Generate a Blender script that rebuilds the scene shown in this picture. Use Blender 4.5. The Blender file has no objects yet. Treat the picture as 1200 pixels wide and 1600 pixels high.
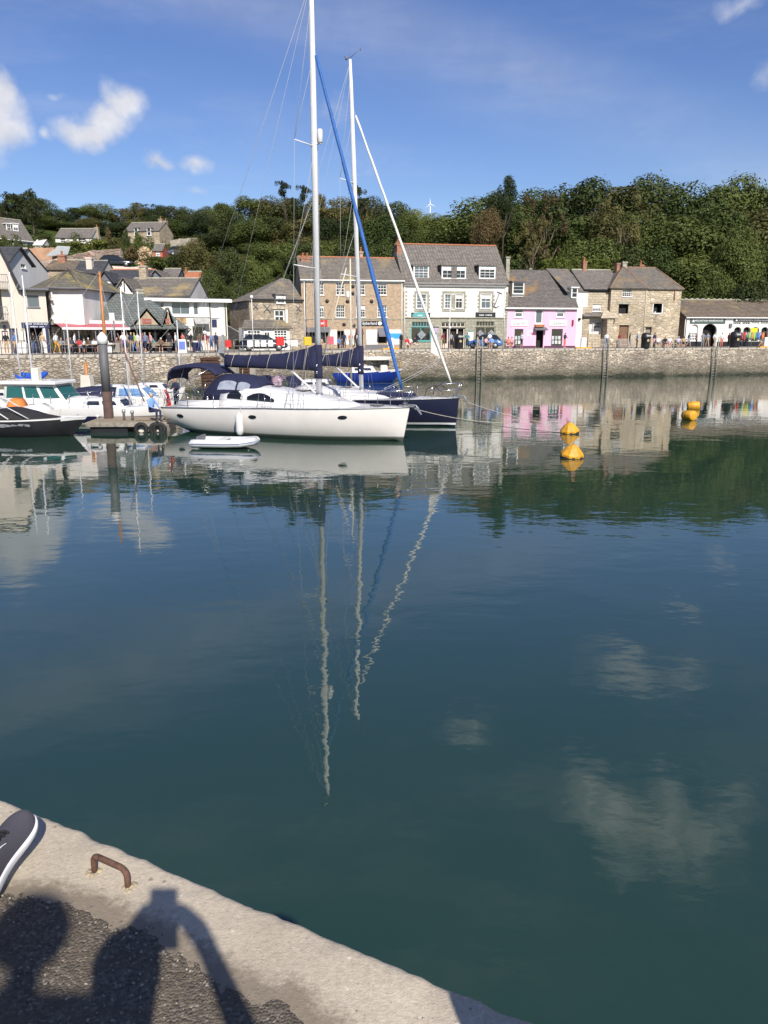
import bpy, bmesh, math, random
from mathutils import Vector, Matrix, noise
R = math.radians
sc = bpy.context.scene
C = bpy.data.collections.new('harbour'); sc.collection.children.link(C)

# ------------------------------------------------------------------ camera, sky, sun, exposure
F = 1200.0; PITCH = R(13.1); CP, SP = math.cos(PITCH), math.sin(PITCH)
HC = 4.6; Q = 3.0                       # lens height and quay height above the water
cam = bpy.data.cameras.new('camera'); cam_o = bpy.data.objects.new('camera', cam); C.objects.link(cam_o)
cam.sensor_fit = 'VERTICAL'; cam.sensor_height = 36.0; cam.lens = 27.0
cam.clip_start = 0.06; cam.clip_end = 6000
cam_o.location = (0, 0, HC); cam_o.rotation_euler = (R(90) - PITCH, 0, 0)
sc.camera = cam_o

SUN_TO = Vector((0.2415, -0.743, 0.624)).normalized()
world = bpy.data.worlds.new('World'); sc.world = world; world.use_nodes = True
def build_world():
    nt = world.node_tree; nt.nodes.clear(); N = nt.nodes.new; L = nt.links.new
    out = N('ShaderNodeOutputWorld')
    sky = N('ShaderNodeTexSky'); sky.sky_type = 'NISHITA'; sky.sun_disc = False
    sky.sun_elevation = math.asin(SUN_TO.z); sky.sun_rotation = math.atan2(SUN_TO.x, SUN_TO.y)
    sky.air_density = 1.0; sky.dust_density = 0.3; sky.ozone_density = 3.2; sky.altitude = 0
    hsv = N('ShaderNodeHueSaturation'); hsv.inputs['Saturation'].default_value = 1.16; hsv.inputs['Hue'].default_value = 0.517
    L(sky.outputs[0], hsv.inputs['Color'])
    bg = N('ShaderNodeBackground'); bg.inputs[1].default_value = 0.100; L(hsv.outputs[0], bg.inputs[0])
    tc = N('ShaderNodeTexCoord')
    nz = N('ShaderNodeTexNoise'); nz.inputs['Scale'].default_value = 16.0; nz.inputs['Detail'].default_value = 9; nz.inputs['Roughness'].default_value = 0.58
    L(tc.outputs['Generated'], nz.inputs['Vector'])
    # warp of the direction, so that cloud outlines billow
    wz = N('ShaderNodeTexNoise'); wz.inputs['Scale'].default_value = 22.0; wz.inputs['Detail'].default_value = 5
    L(tc.outputs['Generated'], wz.inputs['Vector'])
    sub = N('ShaderNodeVectorMath'); sub.operation = 'SUBTRACT'; L(wz.outputs['Color'], sub.inputs[0]); sub.inputs[1].default_value = (.5, .5, .5)
    mul = N('ShaderNodeVectorMath'); mul.operation = 'MULTIPLY'; L(sub.outputs[0], mul.inputs[0]); mul.inputs[1].default_value = (.045, .045, .04)
    add = N('ShaderNodeVectorMath'); add.operation = 'ADD'; L(tc.outputs['Generated'], add.inputs[0]); L(mul.outputs[0], add.inputs[1])
    def m(op, a, b=None, c=None):
        n = N('ShaderNodeMath'); n.operation = op
        for i, v in enumerate((a, b, c)):
            if v is None: continue
            if isinstance(v, (int, float)): n.inputs[i].default_value = v
            else: L(v, n.inputs[i])
        return n.outputs[0]
    cur = None
    # cumulus: direction (from pixels of the sky or of its mirror image), radii, weight
    blobs = [((-45, 165), .046, .054, 1.2), ((-12, 140), .026, .034, 1.0), ((-8, 200), .032, .024, 1.0), ((192, 165), .031, .023, .85), ((138, 208), .040, .018, .85), ((166, 190), .033, .020, .85), ((72, 213), .014, .008, .55), ((85,146), .012, .008, .42),
             ((250, 256), .024, .012, .62), ((307, 253), .024, .012, .62), ((310, 295), .022, .009, .42), ((1200, 110), .024, .024, .42), ((1150, 12), .034, .014, .40),
             ((505, 175), .035, .03, .36), ((575, 275), .035, .03, .36)]
    hi = [((1010, 1290), .12, .055, .72), ((920, 1230), .07, .035, .5), ((1000, 1045), .09, .035, .52), ((745, 1150), .055, .03, .5), ((1150, 1250), .07, .04, .45), ((1137, 885), .02, .015, .45)]
    dirs = []
    for (u, v), rx, rz, w in blobs: dirs.append((ray(u, v).normalized(), rx, rz, w))
    for (u, v), rx, rz, w in hi:
        d = ray(u, v).normalized(); dirs.append((Vector((d.x, d.y, -d.z)), rx, rz, w))
    rnd = random.Random(4)
    for k in range(9):      # the same kind of clouds over the rest of the sky
        a = rnd.uniform(R(40), R(320)); e = rnd.uniform(R(10), R(55))
        dirs.append((Vector((math.sin(a) * math.cos(e), math.cos(a) * math.cos(e), math.sin(e))), rnd.uniform(.06, .14), rnd.uniform(.03, .07), rnd.uniform(.5, .9)))
    for d, rx, rz, w in dirs:
        s = N('ShaderNodeVectorMath'); s.operation = 'SUBTRACT'; L(add.outputs[0], s.inputs[0]); s.inputs[1].default_value = d
        k = N('ShaderNodeVectorMath'); k.operation = 'MULTIPLY'; L(s.outputs[0], k.inputs[0]); k.inputs[1].default_value = (1 / rx, 1 / rx, 1 / rz)
        ln = N('ShaderNodeVectorMath'); ln.operation = 'LENGTH'; L(k.outputs[0], ln.inputs[0])
        f = m('MULTIPLY', m('MAXIMUM', m('SUBTRACT', 1.45, ln.outputs['Value']), 0.0), w)
        cur = f if cur is None else m('MAXIMUM', cur, f)
    body = m('ADD', cur, m('MULTIPLY', m('SUBTRACT', nz.outputs['Fac'], .5), 1.05))
    ss = N('ShaderNodeMapRange'); ss.interpolation_type = 'SMOOTHSTEP'; L(body, ss.inputs[0])
    ss.inputs[1].default_value = .22; ss.inputs[2].default_value = 1.05; ss.inputs[3].default_value = 0; ss.inputs[4].default_value = 1
    gate = N('ShaderNodeMapRange'); gate.interpolation_type = 'SMOOTHSTEP'; L(cur, gate.inputs[0]); gate.inputs[1].default_value = .0; gate.inputs[2].default_value = .3
    dens = m('MULTIPLY', m('MULTIPLY', ss.outputs[0], gate.outputs[0]), .93)
    # thin high cirrus, stretched
    mp = N('ShaderNodeMapping'); mp.inputs['Scale'].default_value = (1.2, .8, 5.0); mp.inputs['Rotation'].default_value = (0, R(24), 0)
    L(tc.outputs['Generated'], mp.inputs[0])
    cz = N('ShaderNodeTexNoise'); cz.inputs['Scale'].default_value = 2.2; cz.inputs['Detail'].default_value = 6; cz.inputs['Roughness'].default_value = .62; cz.inputs['Distortion'].default_value = .35
    L(mp.outputs[0], cz.inputs['Vector'])
    cr = N('ShaderNodeMapRange'); cr.interpolation_type = 'SMOOTHSTEP'; L(cz.outputs['Fac'], cr.inputs[0]); cr.inputs[1].default_value = .42; cr.inputs[2].default_value = .80; cr.inputs[4].default_value = .20
    # one long streak of high haze across the upper right
    n_ = ray(330, -40).cross(ray(1010, 200)).normalized(); dt = N('ShaderNodeVectorMath'); dt.operation = 'DOT_PRODUCT'; L(tc.outputs['Generated'], dt.inputs[0]); dt.inputs[1].default_value = n_
    hs = N('ShaderNodeMapRange'); hs.interpolation_type = 'SMOOTHSTEP'; L(m('ABSOLUTE', dt.outputs['Value']), hs.inputs[0]); hs.inputs[1].default_value = .0; hs.inputs[2].default_value = .075; hs.inputs[3].default_value = .30; hs.inputs[4].default_value = 0
    hz_ = N('ShaderNodeMapRange'); L(cz.outputs['Fac'], hz_.inputs[0]); hz_.inputs[1].default_value = .35; hz_.inputs[2].default_value = .65; hz_.inputs[3].default_value = .25; hz_.inputs[4].default_value = 1
    tot = m('MAXIMUM', dens, m('MAXIMUM', cr.outputs[0], m('MULTIPLY', hs.outputs[0], hz_.outputs[0])))
    # cloud brightness: billow noise
    sh = N('ShaderNodeMapRange'); L(nz.outputs['Fac'], sh.inputs[0]); sh.inputs[1].default_value = .3; sh.inputs[2].default_value = .7; sh.inputs[3].default_value = .54; sh.inputs[4].default_value = .82
    cb = N('ShaderNodeBackground'); cb.inputs[0].default_value = (.93, .94, 1.0, 1); L(sh.outputs[0], cb.inputs[1])
    mix = N('ShaderNodeMixShader'); L(tot, mix.inputs[0]); L(bg.outputs[0], mix.inputs[1]); L(cb.outputs[0], mix.inputs[2])
    L(mix.outputs[0], out.inputs[0])
def ray(u, v):
    w = (800 - v) / F
    return Vector(((u - 600) / F, CP + w * SP, w * CP - SP))
def at_y(u, v, Y):
    d = ray(u, v); return Vector((0, 0, HC)) + d * (Y / d.y)
def at_z(u, v, z=Q):
    d = ray(u, v); return Vector((0, 0, HC)) + d * ((z - HC) / d.z)
build_world()
sun = bpy.data.lights.new('sun', 'SUN'); sun.energy = 4.9; sun.angle = R(0.53); sun.color = (1.0, .93, .84)
sun_o = bpy.data.objects.new('sun', sun); C.objects.link(sun_o); sun_o.rotation_euler = SUN_TO.to_track_quat('Z', 'Y').to_euler(); sun_o.location = (20, -60, 60)
sc.render.engine = 'CYCLES'
vs = sc.view_settings; vs.view_transform = 'Standard'; vs.look = 'None'; vs.exposure = 0.25; vs.gamma = 1.0; vs.use_curve_mapping = False
sc.cycles.max_bounces = 5; sc.cycles.diffuse_bounces = 2; sc.cycles.glossy_bounces = 3; sc.cycles.transparent_max_bounces = 8; sc.cycles.transmission_bounces = 4
sc.cycles.caustics_reflective = False; sc.cycles.caustics_refractive = False

# ------------------------------------------------------------------ helpers: materials
def new_mat(name):
    m = bpy.data.materials.new(name); m.use_nodes = True
    nt = m.node_tree; return m, nt, nt.nodes['Principled BSDF']
def c4(c): return (c[0], c[1], c[2], 1)
MATS = {}
def paint(name, col, rough=.6, var=.12, scale=1.5, bump=.0, bscale=30, metal=0, spec=.5, streak=False, coat=0):
    """plain painted or moulded surface with mottled wear"""
    if name in MATS: return MATS[name]
    m, nt, b = new_mat(name); N = nt.nodes.new; L = nt.links.new
    tc = N('ShaderNodeTexCoord'); n1 = N('ShaderNodeTexNoise'); n1.inputs['Scale'].default_value = scale; n1.inputs['Detail'].default_value = 6; n1.inputs['Roughness'].default_value = .65
    if streak:
        mp = N('ShaderNodeMapping'); mp.inputs['Scale'].default_value = (1, 1, .22); L(tc.outputs['Object'], mp.inputs[0]); L(mp.outputs[0], n1.inputs['Vector'])
    else: L(tc.outputs['Object'], n1.inputs['Vector'])
    r = N('ShaderNodeMix'); r.data_type = 'RGBA'
    r.inputs['A'].default_value = c4([x * (1 - 1.6 * var) for x in col]); r.inputs['B'].default_value = c4([min(1, x * (1 + .6 * var)) for x in col])
    mr = N('ShaderNodeMapRange'); L(n1.outputs['Fac'], mr.inputs[0]); mr.inputs[1].default_value = .3; mr.inputs[2].default_value = .68
    L(mr.outputs[0], r.inputs['Factor']); L(r.outputs['Result'], b.inputs['Base Color'])
    b.inputs['Roughness'].default_value = rough; b.inputs['Metallic'].default_value = metal; b.inputs['Specular IOR Level'].default_value = spec
    b.inputs['Coat Weight'].default_value = coat
    if bump:
        n2 = N('ShaderNodeTexNoise'); n2.inputs['Scale'].default_value = bscale; n2.inputs['Detail'].default_value = 4; L(tc.outputs['Object'], n2.inputs['Vector'])
        bp = N('ShaderNodeBump'); bp.inputs['Strength'].default_value = 1; bp.inputs['Distance'].default_value = bump; L(n2.outputs['Fac'], bp.inputs['Height']); L(bp.outputs[0], b.inputs['Normal'])
    MATS[name] = m; return m
def stone(name, cols, mortar, scale=2.2, flat=.5, bump=.03, rough=.9, band=None):
    """random rubble masonry: voronoi cells flattened into courses, own colour for each stone, recessed joints"""
    if name in MATS: return MATS[name]
    m, nt, b = new_mat(name); N = nt.nodes.new; L = nt.links.new
    tc = N('ShaderNodeTexCoord'); mp = N('ShaderNodeMapping'); mp.inputs['Scale'].default_value = (1, 1, 1 / flat); L(tc.outputs['Object'], mp.inputs[0])
    wn = N('ShaderNodeTexNoise'); wn.inputs['Scale'].default_value = 1.3; wn.inputs['Detail'].default_value = 3; L(mp.outputs[0], wn.inputs['Vector'])
    mx = N('ShaderNodeMix'); mx.data_type = 'RGBA'; mx.inputs['Factor'].default_value = .12; L(mp.outputs[0], mx.inputs['A']); L(wn.outputs['Color'], mx.inputs['B'])
    v = N('ShaderNodeTexVoronoi'); v.feature = 'F1'; v.inputs['Scale'].default_value = scale; L(mx.outputs['Result'], v.inputs['Vector'])
    e = N('ShaderNodeTexVoronoi'); e.feature = 'DISTANCE_TO_EDGE'; e.inputs['Scale'].default_value = scale; L(mx.outputs['Result'], e.inputs['Vector'])
    sp = N('ShaderNodeSeparateColor'); L(v.outputs['Color'], sp.inputs[0])
    cr = N('ShaderNodeValToRGB'); els = cr.color_ramp.elements
    els[0].position = 0; els[0].color = c4(cols[0]); els[1].position = 1; els[1].color = c4(cols[-1])
    for i, cc in enumerate(cols[1:-1]): el = els.new((i + 1) / (len(cols) - 1)); el.color = c4(cc)
    L(sp.outputs[0], cr.inputs[0])
    n = N('ShaderNodeTexNoise'); n.inputs['Scale'].default_value = 6; n.inputs['Detail'].default_value = 8; n.inputs['Roughness'].default_value = .7; L(tc.outputs['Object'], n.inputs['Vector'])
    n3 = N('ShaderNodeTexNoise'); n3.inputs['Scale'].default_value = .45; n3.inputs['Detail'].default_value = 4; L(tc.outputs['Object'], n3.inputs['Vector'])
    ov = N('ShaderNodeMix'); ov.data_type = 'RGBA'; ov.blend_type = 'MULTIPLY'; ov.inputs['Factor'].default_value = .8; L(cr.outputs[0], ov.inputs['A'])
    g = N('ShaderNodeMapRange'); L(n.outputs['Fac'], g.inputs[0]); g.inputs[1].default_value = .3; g.inputs[2].default_value = .7; g.inputs[3].default_value = .72; g.inputs[4].default_value = 1.5; L(g.outputs[0], ov.inputs['B'])
    o2 = N('ShaderNodeMix'); o2.data_type = 'RGBA'; o2.blend_type = 'MULTIPLY'; o2.inputs['Factor'].default_value = .7; L(ov.outputs['Result'], o2.inputs['A'])
    g2 = N('ShaderNodeMapRange'); L(n3.outputs['Fac'], g2.inputs[0]); g2.inputs[1].default_value = .35; g2.inputs[2].default_value = .65; g2.inputs[3].default_value = .62; g2.inputs[4].default_value = 1.4; L(g2.outputs[0], o2.inputs['B'])
    jf = N('ShaderNodeMapRange'); L(e.outputs['Distance'], jf.inputs[0]); jf.inputs[1].default_value = .02; jf.inputs[2].default_value = .09; jf.inputs[3].default_value = 1; jf.inputs[4].default_value = 0
    jm = N('ShaderNodeMix'); jm.data_type = 'RGBA'; L(jf.outputs[0], jm.inputs['Factor']); L(o2.outputs['Result'], jm.inputs['A']); jm.inputs['B'].default_value = c4(mortar)
    last = jm.outputs['Result']
    if band:      # tide line: weed and wet stone below a height
        sx = N('ShaderNodeSeparateXYZ'); L(tc.outputs['Object'], sx.inputs[0])
        ad = N('ShaderNodeMath'); ad.operation = 'MULTIPLY_ADD'; L(n3.outputs['Fac'], ad.inputs[0]); ad.inputs[1].default_value = 1.1; L(sx.outputs[2], ad.inputs[2])
        for z0, z1, cc, amt in band:
            bm_ = N('ShaderNodeMapRange'); L(ad.outputs[0], bm_.inputs[0]); bm_.inputs[1].default_value = z0; bm_.inputs[2].default_value = z1; bm_.inputs[3].default_value = amt; bm_.inputs[4].default_value = 0
            q = N('ShaderNodeMix'); q.data_type = 'RGBA'; L(bm_.outputs[0], q.inputs['Factor']); L(last, q.inputs['A'])
            vr = N('ShaderNodeMix'); vr.data_type = 'RGBA'; L(g.outputs[0], vr.inputs['Factor']); vr.inputs['A'].default_value = c4([x * .5 for x in cc]); vr.inputs['B'].default_value = c4(cc); L(vr.outputs['Result'], q.inputs['B']); last = q.outputs['Result']
    L(last, b.inputs['Base Color']); b.inputs['Roughness'].default_value = rough
    hm = N('ShaderNodeMapRange'); L(e.outputs['Distance'], hm.inputs[0]); hm.inputs[1].default_value = 0; hm.inputs[2].default_value = .12
    ha = N('ShaderNodeMath'); ha.operation = 'MULTIPLY_ADD'; L(n.outputs['Fac'], ha.inputs[0]); ha.inputs[1].default_value = .6; L(hm.outputs[0], ha.inputs[2])
    hb = N('ShaderNodeMath'); hb.operation = 'MULTIPLY_ADD'; L(sp.outputs[1], hb.inputs[0]); hb.inputs[1].default_value = .8; L(ha.outputs[0], hb.inputs[2])
    bp = N('ShaderNodeBump'); bp.inputs['Strength'].default_value = 1; bp.inputs['Distance'].default_value = bump; L(hb.outputs[0], bp.inputs['Height']); L(bp.outputs[0], b.inputs['Normal'])
    MATS[name] = m; return m
def courses(name, col1, col2, mortar, bw=.45, bh=.2, rough=.85, bump=.02, lichen=None, swap=True, lscale=.5, lo=.5, msize=.02):
    """brick, ashlar or slate courses; lichen = colour of growth in large patches"""
    if name in MATS: return MATS[name]
    m, nt, b = new_mat(name); N = nt.nodes.new; L = nt.links.new
    tc = N('ShaderNodeTexCoord'); sx = N('ShaderNodeSeparateXYZ'); L(tc.outputs['Object'], sx.inputs[0])
    cb = N('ShaderNodeCombineXYZ')
    ay = N('ShaderNodeMath'); ay.operation = 'ADD'; L(sx.outputs[0], ay.inputs[0]); L(sx.outputs[1], ay.inputs[1])
    L(ay.outputs[0], cb.inputs[0]); L(sx.outputs[2], cb.inputs[1])
    br = N('ShaderNodeTexBrick'); br.inputs['Scale'].default_value = 1; br.inputs['Brick Width'].default_value = bw; br.inputs['Row Height'].default_value = bh
    br.inputs['Mortar Size'].default_value = msize; br.inputs['Mortar Smooth'].default_value = .3; br.inputs['Bias'].default_value = -.1
    br.inputs['Color1'].default_value = c4(col1); br.inputs['Color2'].default_value = c4(col2); br.inputs['Mortar'].default_value = c4(mortar); L(cb.outputs[0], br.inputs['Vector'])
    n = N('ShaderNodeTexNoise'); n.inputs['Scale'].default_value = 3.2; n.inputs['Detail'].default_value = 9; n.inputs['Roughness'].default_value = .75; L(tc.outputs['Object'], n.inputs['Vector'])
    g = N('ShaderNodeMapRange'); L(n.outputs['Fac'], g.inputs[0]); g.inputs[1].default_value = .3; g.inputs[2].default_value = .7; g.inputs[3].default_value = .68; g.inputs[4].default_value = 1.6
    ov = N('ShaderNodeMix'); ov.data_type = 'RGBA'; ov.blend_type = 'MULTIPLY'; ov.inputs['Factor'].default_value = .85; L(br.outputs['Color'], ov.inputs['A']); L(g.outputs[0], ov.inputs['B'])
    last = ov.outputs['Result']
    if lichen:
        ln = N('ShaderNodeTexNoise'); ln.inputs['Scale'].default_value = lscale; ln.inputs['Detail'].default_value = 7; ln.inputs['Roughness'].default_value = .6
        ov2 = N('ShaderNodeVectorMath'); ov2.operation = 'ADD'; L(tc.outputs['Object'], ov2.inputs[0])
        oi = N('ShaderNodeObjectInfo'); k = N('ShaderNodeMath'); k.operation = 'MULTIPLY'; L(oi.outputs['Random'], k.inputs[0]); k.inputs[1].default_value = 40
        kk = N('ShaderNodeCombineXYZ'); L(k.outputs[0], kk.inputs[0]); L(kk.outputs[0], ov2.inputs[1]); L(ov2.outputs[0], ln.inputs['Vector'])
        lm = N('ShaderNodeMapRange'); L(ln.outputs['Fac'], lm.inputs[0]); lm.inputs[1].default_value = lo; lm.inputs[2].default_value = lo + .14; lm.inputs[4].default_value = .85
        q = N('ShaderNodeMix'); q.data_type = 'RGBA'; L(lm.outputs[0], q.inputs['Factor']); L(last, q.inputs['A'])
        lv = N('ShaderNodeMix'); lv.data_type = 'RGBA'; lv.blend_type = 'MULTIPLY'; lv.inputs['Factor'].default_value = .7; lv.inputs['A'].default_value = c4(lichen); L(g.outputs[0], lv.inputs['B'])
        L(lv.outputs['Result'], q.inputs['B']); last = q.outputs['Result']
    L(last, b.inputs['Base Color']); b.inputs['Roughness'].default_value = rough; b.inputs['Specular IOR Level'].default_value = .3
    ha = N('ShaderNodeMath'); ha.operation = 'MULTIPLY_ADD'; L(n.outputs['Fac'], ha.inputs[0]); ha.inputs[1].default_value = .7
    inv = N('ShaderNodeMath'); inv.operation = 'SUBTRACT'; inv.inputs[0].default_value = 1; L(br.outputs['Fac'], inv.inputs[1]); L(inv.outputs[0], ha.inputs[2])
    bp = N('ShaderNodeBump'); bp.inputs['Strength'].default_value = 1; bp.inputs['Distance'].default_value = bump; L(ha.outputs[0], bp.inputs['Height']); L(bp.outputs[0], b.inputs['Normal'])
    MATS[name] = m; return m
def glass(name='window_glass', col=(.02, .025, .03), rough=.06):
    if name in MATS: return MATS[name]
    m, nt, b = new_mat(name); b.inputs['Base Color'].default_value = c4(col); b.inputs['Roughness'].default_value = rough; b.inputs['IOR'].default_value = 1.5
    b.inputs['Specular IOR Level'].default_value = .7
    MATS[name] = m; return m

def banded(name, base, bands, rough=.22, coat=.3):
    """hull paint with boot stripes: bands of colour by height above the water, a little grime above the waterline"""
    m = paint(name, base, rough, .05, .8, coat=coat); nt = m.node_tree; N = nt.nodes.new; L = nt.links.new; b = nt.nodes['Principled BSDF']
    tc = N('ShaderNodeTexCoord'); sx = N('ShaderNodeSeparateXYZ'); L(tc.outputs['Object'], sx.inputs[0]); last = b.inputs['Base Color'].links[0].from_socket
    mp = N('ShaderNodeMapping'); mp.inputs['Scale'].default_value = (2, 2, .5); L(tc.outputs['Object'], mp.inputs[0]); g = N('ShaderNodeTexNoise'); g.inputs['Scale'].default_value = 1.6; g.inputs['Detail'].default_value = 7; L(mp.outputs[0], g.inputs['Vector'])
    f0 = N('ShaderNodeMapRange'); L(sx.outputs[2], f0.inputs[0]); f0.inputs[1].default_value = .1; f0.inputs[2].default_value = .7; f0.inputs[3].default_value = .5; f0.inputs[4].default_value = 0; f1 = N('ShaderNodeMath'); f1.operation = 'MULTIPLY'; L(f0.outputs[0], f1.inputs[0]); L(g.outputs['Fac'], f1.inputs[1])
    q = N('ShaderNodeMix'); q.data_type = 'RGBA'; L(f1.outputs[0], q.inputs['Factor']); L(last, q.inputs['A']); q.inputs['B'].default_value = c4([x * .6 + .03 * k for k, x in zip((1, .9, .5), base)]); last = q.outputs['Result']
    for z0, z1, c in bands:
        a = N('ShaderNodeMath'); a.operation = 'GREATER_THAN'; L(sx.outputs[2], a.inputs[0]); a.inputs[1].default_value = z0; d = N('ShaderNodeMath'); d.operation = 'LESS_THAN'; L(sx.outputs[2], d.inputs[0]); d.inputs[1].default_value = z1; e = N('ShaderNodeMath'); e.operation = 'MULTIPLY'; L(a.outputs[0], e.inputs[0]); L(d.outputs[0], e.inputs[1])
        q = N('ShaderNodeMix'); q.data_type = 'RGBA'; L(e.outputs[0], q.inputs['Factor']); L(last, q.inputs['A']); q.inputs['B'].default_value = c4(c); last = q.outputs['Result']
    L(last, b.inputs['Base Color']); return m
# ------------------------------------------------------------------ helpers: meshes
class MB:
    def __init__(s): s.v = []; s.f = []; s.m = []; s.sm = []
    def add(s, vs, fs, mi=0, smooth=False):
        o = len(s.v); s.v += [tuple(x) for x in vs]
        for f in fs: s.f.append([i + o for i in f]); s.m.append(mi); s.sm.append(smooth)
        return s
    def box(s, x0, x1, y0, y1, z0, z1, mi=0):
        v = [(x0, y0, z0), (x1, y0, z0), (x1, y1, z0), (x0, y1, z0), (x0, y0, z1), (x1, y0, z1), (x1, y1, z1), (x0, y1, z1)]
        return s.add(v, [(3, 2, 1, 0), (4, 5, 6, 7), (0, 1, 5, 4), (1, 2, 6, 5), (2, 3, 7, 6), (3, 0, 4, 7)], mi)
    def bbox(s, x0, x1, y0, y1, z0, z1, b=.02, mi=0):
        """box with chamfered vertical and top edges"""
        b = min(b, (x1 - x0) * .45, (y1 - y0) * .45, (z1 - z0) * .45)
        P = lambda i, z: [(x0 + i, y0 + 0 * i + i, z)]
        def ring(ins, z):
            c = b
            a0, a1, b0, b1 = x0 + ins, x1 - ins, y0 + ins, y1 - ins
            return [(a0 + c, b0, z), (a1 - c, b0, z), (a1, b0 + c, z), (a1, b1 - c, z), (a1 - c, b1, z), (a0 + c, b1, z), (a0, b1 - c, z), (a0, b0 + c, z)]
        rs = [ring(0, z0), ring(0, z1 - b), ring(b * .8, z1)]
        v = sum(rs, []); f = []
        for k in range(2):
            for i in range(8): j = (i + 1) % 8; f.append((k * 8 + i, k * 8 + j, k * 8 + 8 + j, k * 8 + 8 + i))
        f.append(tuple(range(16, 24))); f.append(tuple(range(7, -1, -1)))
        return s.add(v, f, mi)
    def poly(s, pts, mi=0): return s.add(pts, [tuple(range(len(pts)))], mi)
    def slab(s, pts, th, mi=0, n=None):
        """a planar polygon given thickness against its normal"""
        P = [Vector(p) for p in pts]
        if n is None: n = (P[1] - P[0]).cross(P[2] - P[0]).normalized()
        k = len(P); v = P + [p - n * th for p in P]
        f = [tuple(range(k)), tuple(range(2 * k - 1, k - 1, -1))] + [(j, i, i + k, j + k) for i in range(k) for j in [(i + 1) % k]]
        return s.add(v, f, mi)
    def prism(s, pts, axis, a0, a1, mi=0):
        """2D outline (counter-clockwise) extruded along an axis: 'x' -> (y,z), 'y' -> (x,z), 'z' -> (x,y)"""
        def p3(p, a): return {'x': (a, p[0], p[1]), 'y': (p[0], a, p[1]), 'z': (p[0], p[1], a)}[axis]
        k = len(pts); v = [p3(p, a0) for p in pts] + [p3(p, a1) for p in pts]
        f = [tuple(range(k)), tuple(range(2 * k - 1, k - 1, -1))] + [(j, i, i + k, j + k) for i in range(k) for j in [(i + 1) % k]]
        return s.add(v, f, mi)
    def tube(s, path, r, n=6, mi=0, cap=True, smooth=True):
        P = [Vector(p) for p in path]; k = len(P); rr = r if isinstance(r, (list, tuple)) else [r] * k
        v = []; f = []; up = None
        for i, p in enumerate(P):
            d = (P[min(i + 1, k - 1)] - P[max(i - 1, 0)]).normalized()
            if up is None: up = d.orthogonal().normalized()
            up = (up - d * up.dot(d)); up = up.normalized() if up.length > 1e-6 else d.orthogonal().normalized()
            w = d.cross(up)
            for j in range(n): a = 2 * math.pi * j / n; v.append(p + (up * math.cos(a) + w * math.sin(a)) * rr[i])
        for i in range(k - 1):
            for j in range(n): q = (j + 1) % n; f.append((i * n + j, i * n + q, i * n + n + q, i * n + n + j))
        if cap: f.append(tuple(range(n - 1, -1, -1))); f.append(tuple(range((k - 1) * n, k * n)))
        return s.add(v, f, mi, smooth)
    def lathe(s, prof, n=16, c=(0, 0, 0), mi=0, smooth=True, sy=1.0):
        v = []; f = []; k = len(prof)
        for (r, z) in prof:
            for j in range(n): a = 2 * math.pi * j / n; v.append((c[0] + r * math.cos(a), c[1] + r * math.sin(a) * sy, c[2] + z))
        for i in range(k - 1):
            for j in range(n): q = (j + 1) % n; f.append((i * n + j, i * n + q, i * n + n + q, i * n + n + j))
        f.append(tuple(range(n - 1, -1, -1))); f.append(tuple(range((k - 1) * n, k * n)))
        return s.add(v, f, mi, smooth)
    def loft(s, secs, mi=0, closed=False, smooth=True, cap0=False, cap1=False):
        n = len(secs[0]); v = sum([list(x) for x in secs], []); f = []
        for i in range(len(secs) - 1):
            for j in range(n if closed else n - 1): q = (j + 1) % n; f.append((i * n + j, i * n + q, i * n + n + q, i * n + n + j))
        if cap0: f.append(tuple(range(n - 1, -1, -1)))
        if cap1: f.append(tuple(range((len(secs) - 1) * n, len(secs) * n)))
        return s.add(v, f, mi, smooth)
    def ball(s, c, r, n=10, mi=0, sx=1, sy=1, sz=1):
        v = []; f = []; h = n // 2
        for i in range(h + 1):
            t = math.pi * i / h
            for j in range(n): a = 2 * math.pi * j / n; v.append((c[0] + r * sx * math.sin(t) * math.cos(a), c[1] + r * sy * math.sin(t) * math.sin(a), c[2] - r * sz * math.cos(t)))
        for i in range(h):
            for j in range(n): q = (j + 1) % n; f.append((i * n + j, i * n + q, i * n + n + q, i * n + n + j))
        return s.add(v, f, mi, True)
    def mesh(s, name, mats):
        me = bpy.data.meshes.new(name); me.from_pydata(s.v, [], s.f)
        for m in (mats if isinstance(mats, (list, tuple)) else [mats]): me.materials.append(m)
        me.polygons.foreach_set('material_index', s.m); me.polygons.foreach_set('use_smooth', s.sm); me.update(); return me
    def build(s, name, mats, parent=None, loc=None):
        return link(name, s.mesh(name, mats), parent, loc)
def link(name, data, parent=None, loc=None):
    o = bpy.data.objects.new(name, data); C.objects.link(o)
    if parent is not None: o.parent = parent
    if loc is not None: o.location = loc
    return o
def tag(o, label=None, cat=None, group=None, kind=None):
    if label: o['label'] = label
    if cat: o['category'] = cat
    if group: o['group'] = group
    if kind: o['kind'] = kind
    return o
def thing(name, label, cat, loc=(0, 0, 0), rz=0, group=None):
    o = bpy.data.objects.new(name, None); C.objects.link(o); o.location = loc; o.rotation_euler = (0, 0, rz); o.empty_display_size = .2
    return tag(o, label, cat, group)
def copy_tree(o, parent=None):
    c = o.copy(); C.objects.link(c); c.parent = parent
    for ch in o.children: copy_tree(ch, c)
    return c
def one(name, label, cat, mb, mats, loc=(0, 0, 0), rz=0, group=None):
    o = mb.build(name, mats); o.location = loc; o.rotation_euler = (0, 0, rz); return tag(o, label, cat, group)
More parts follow.
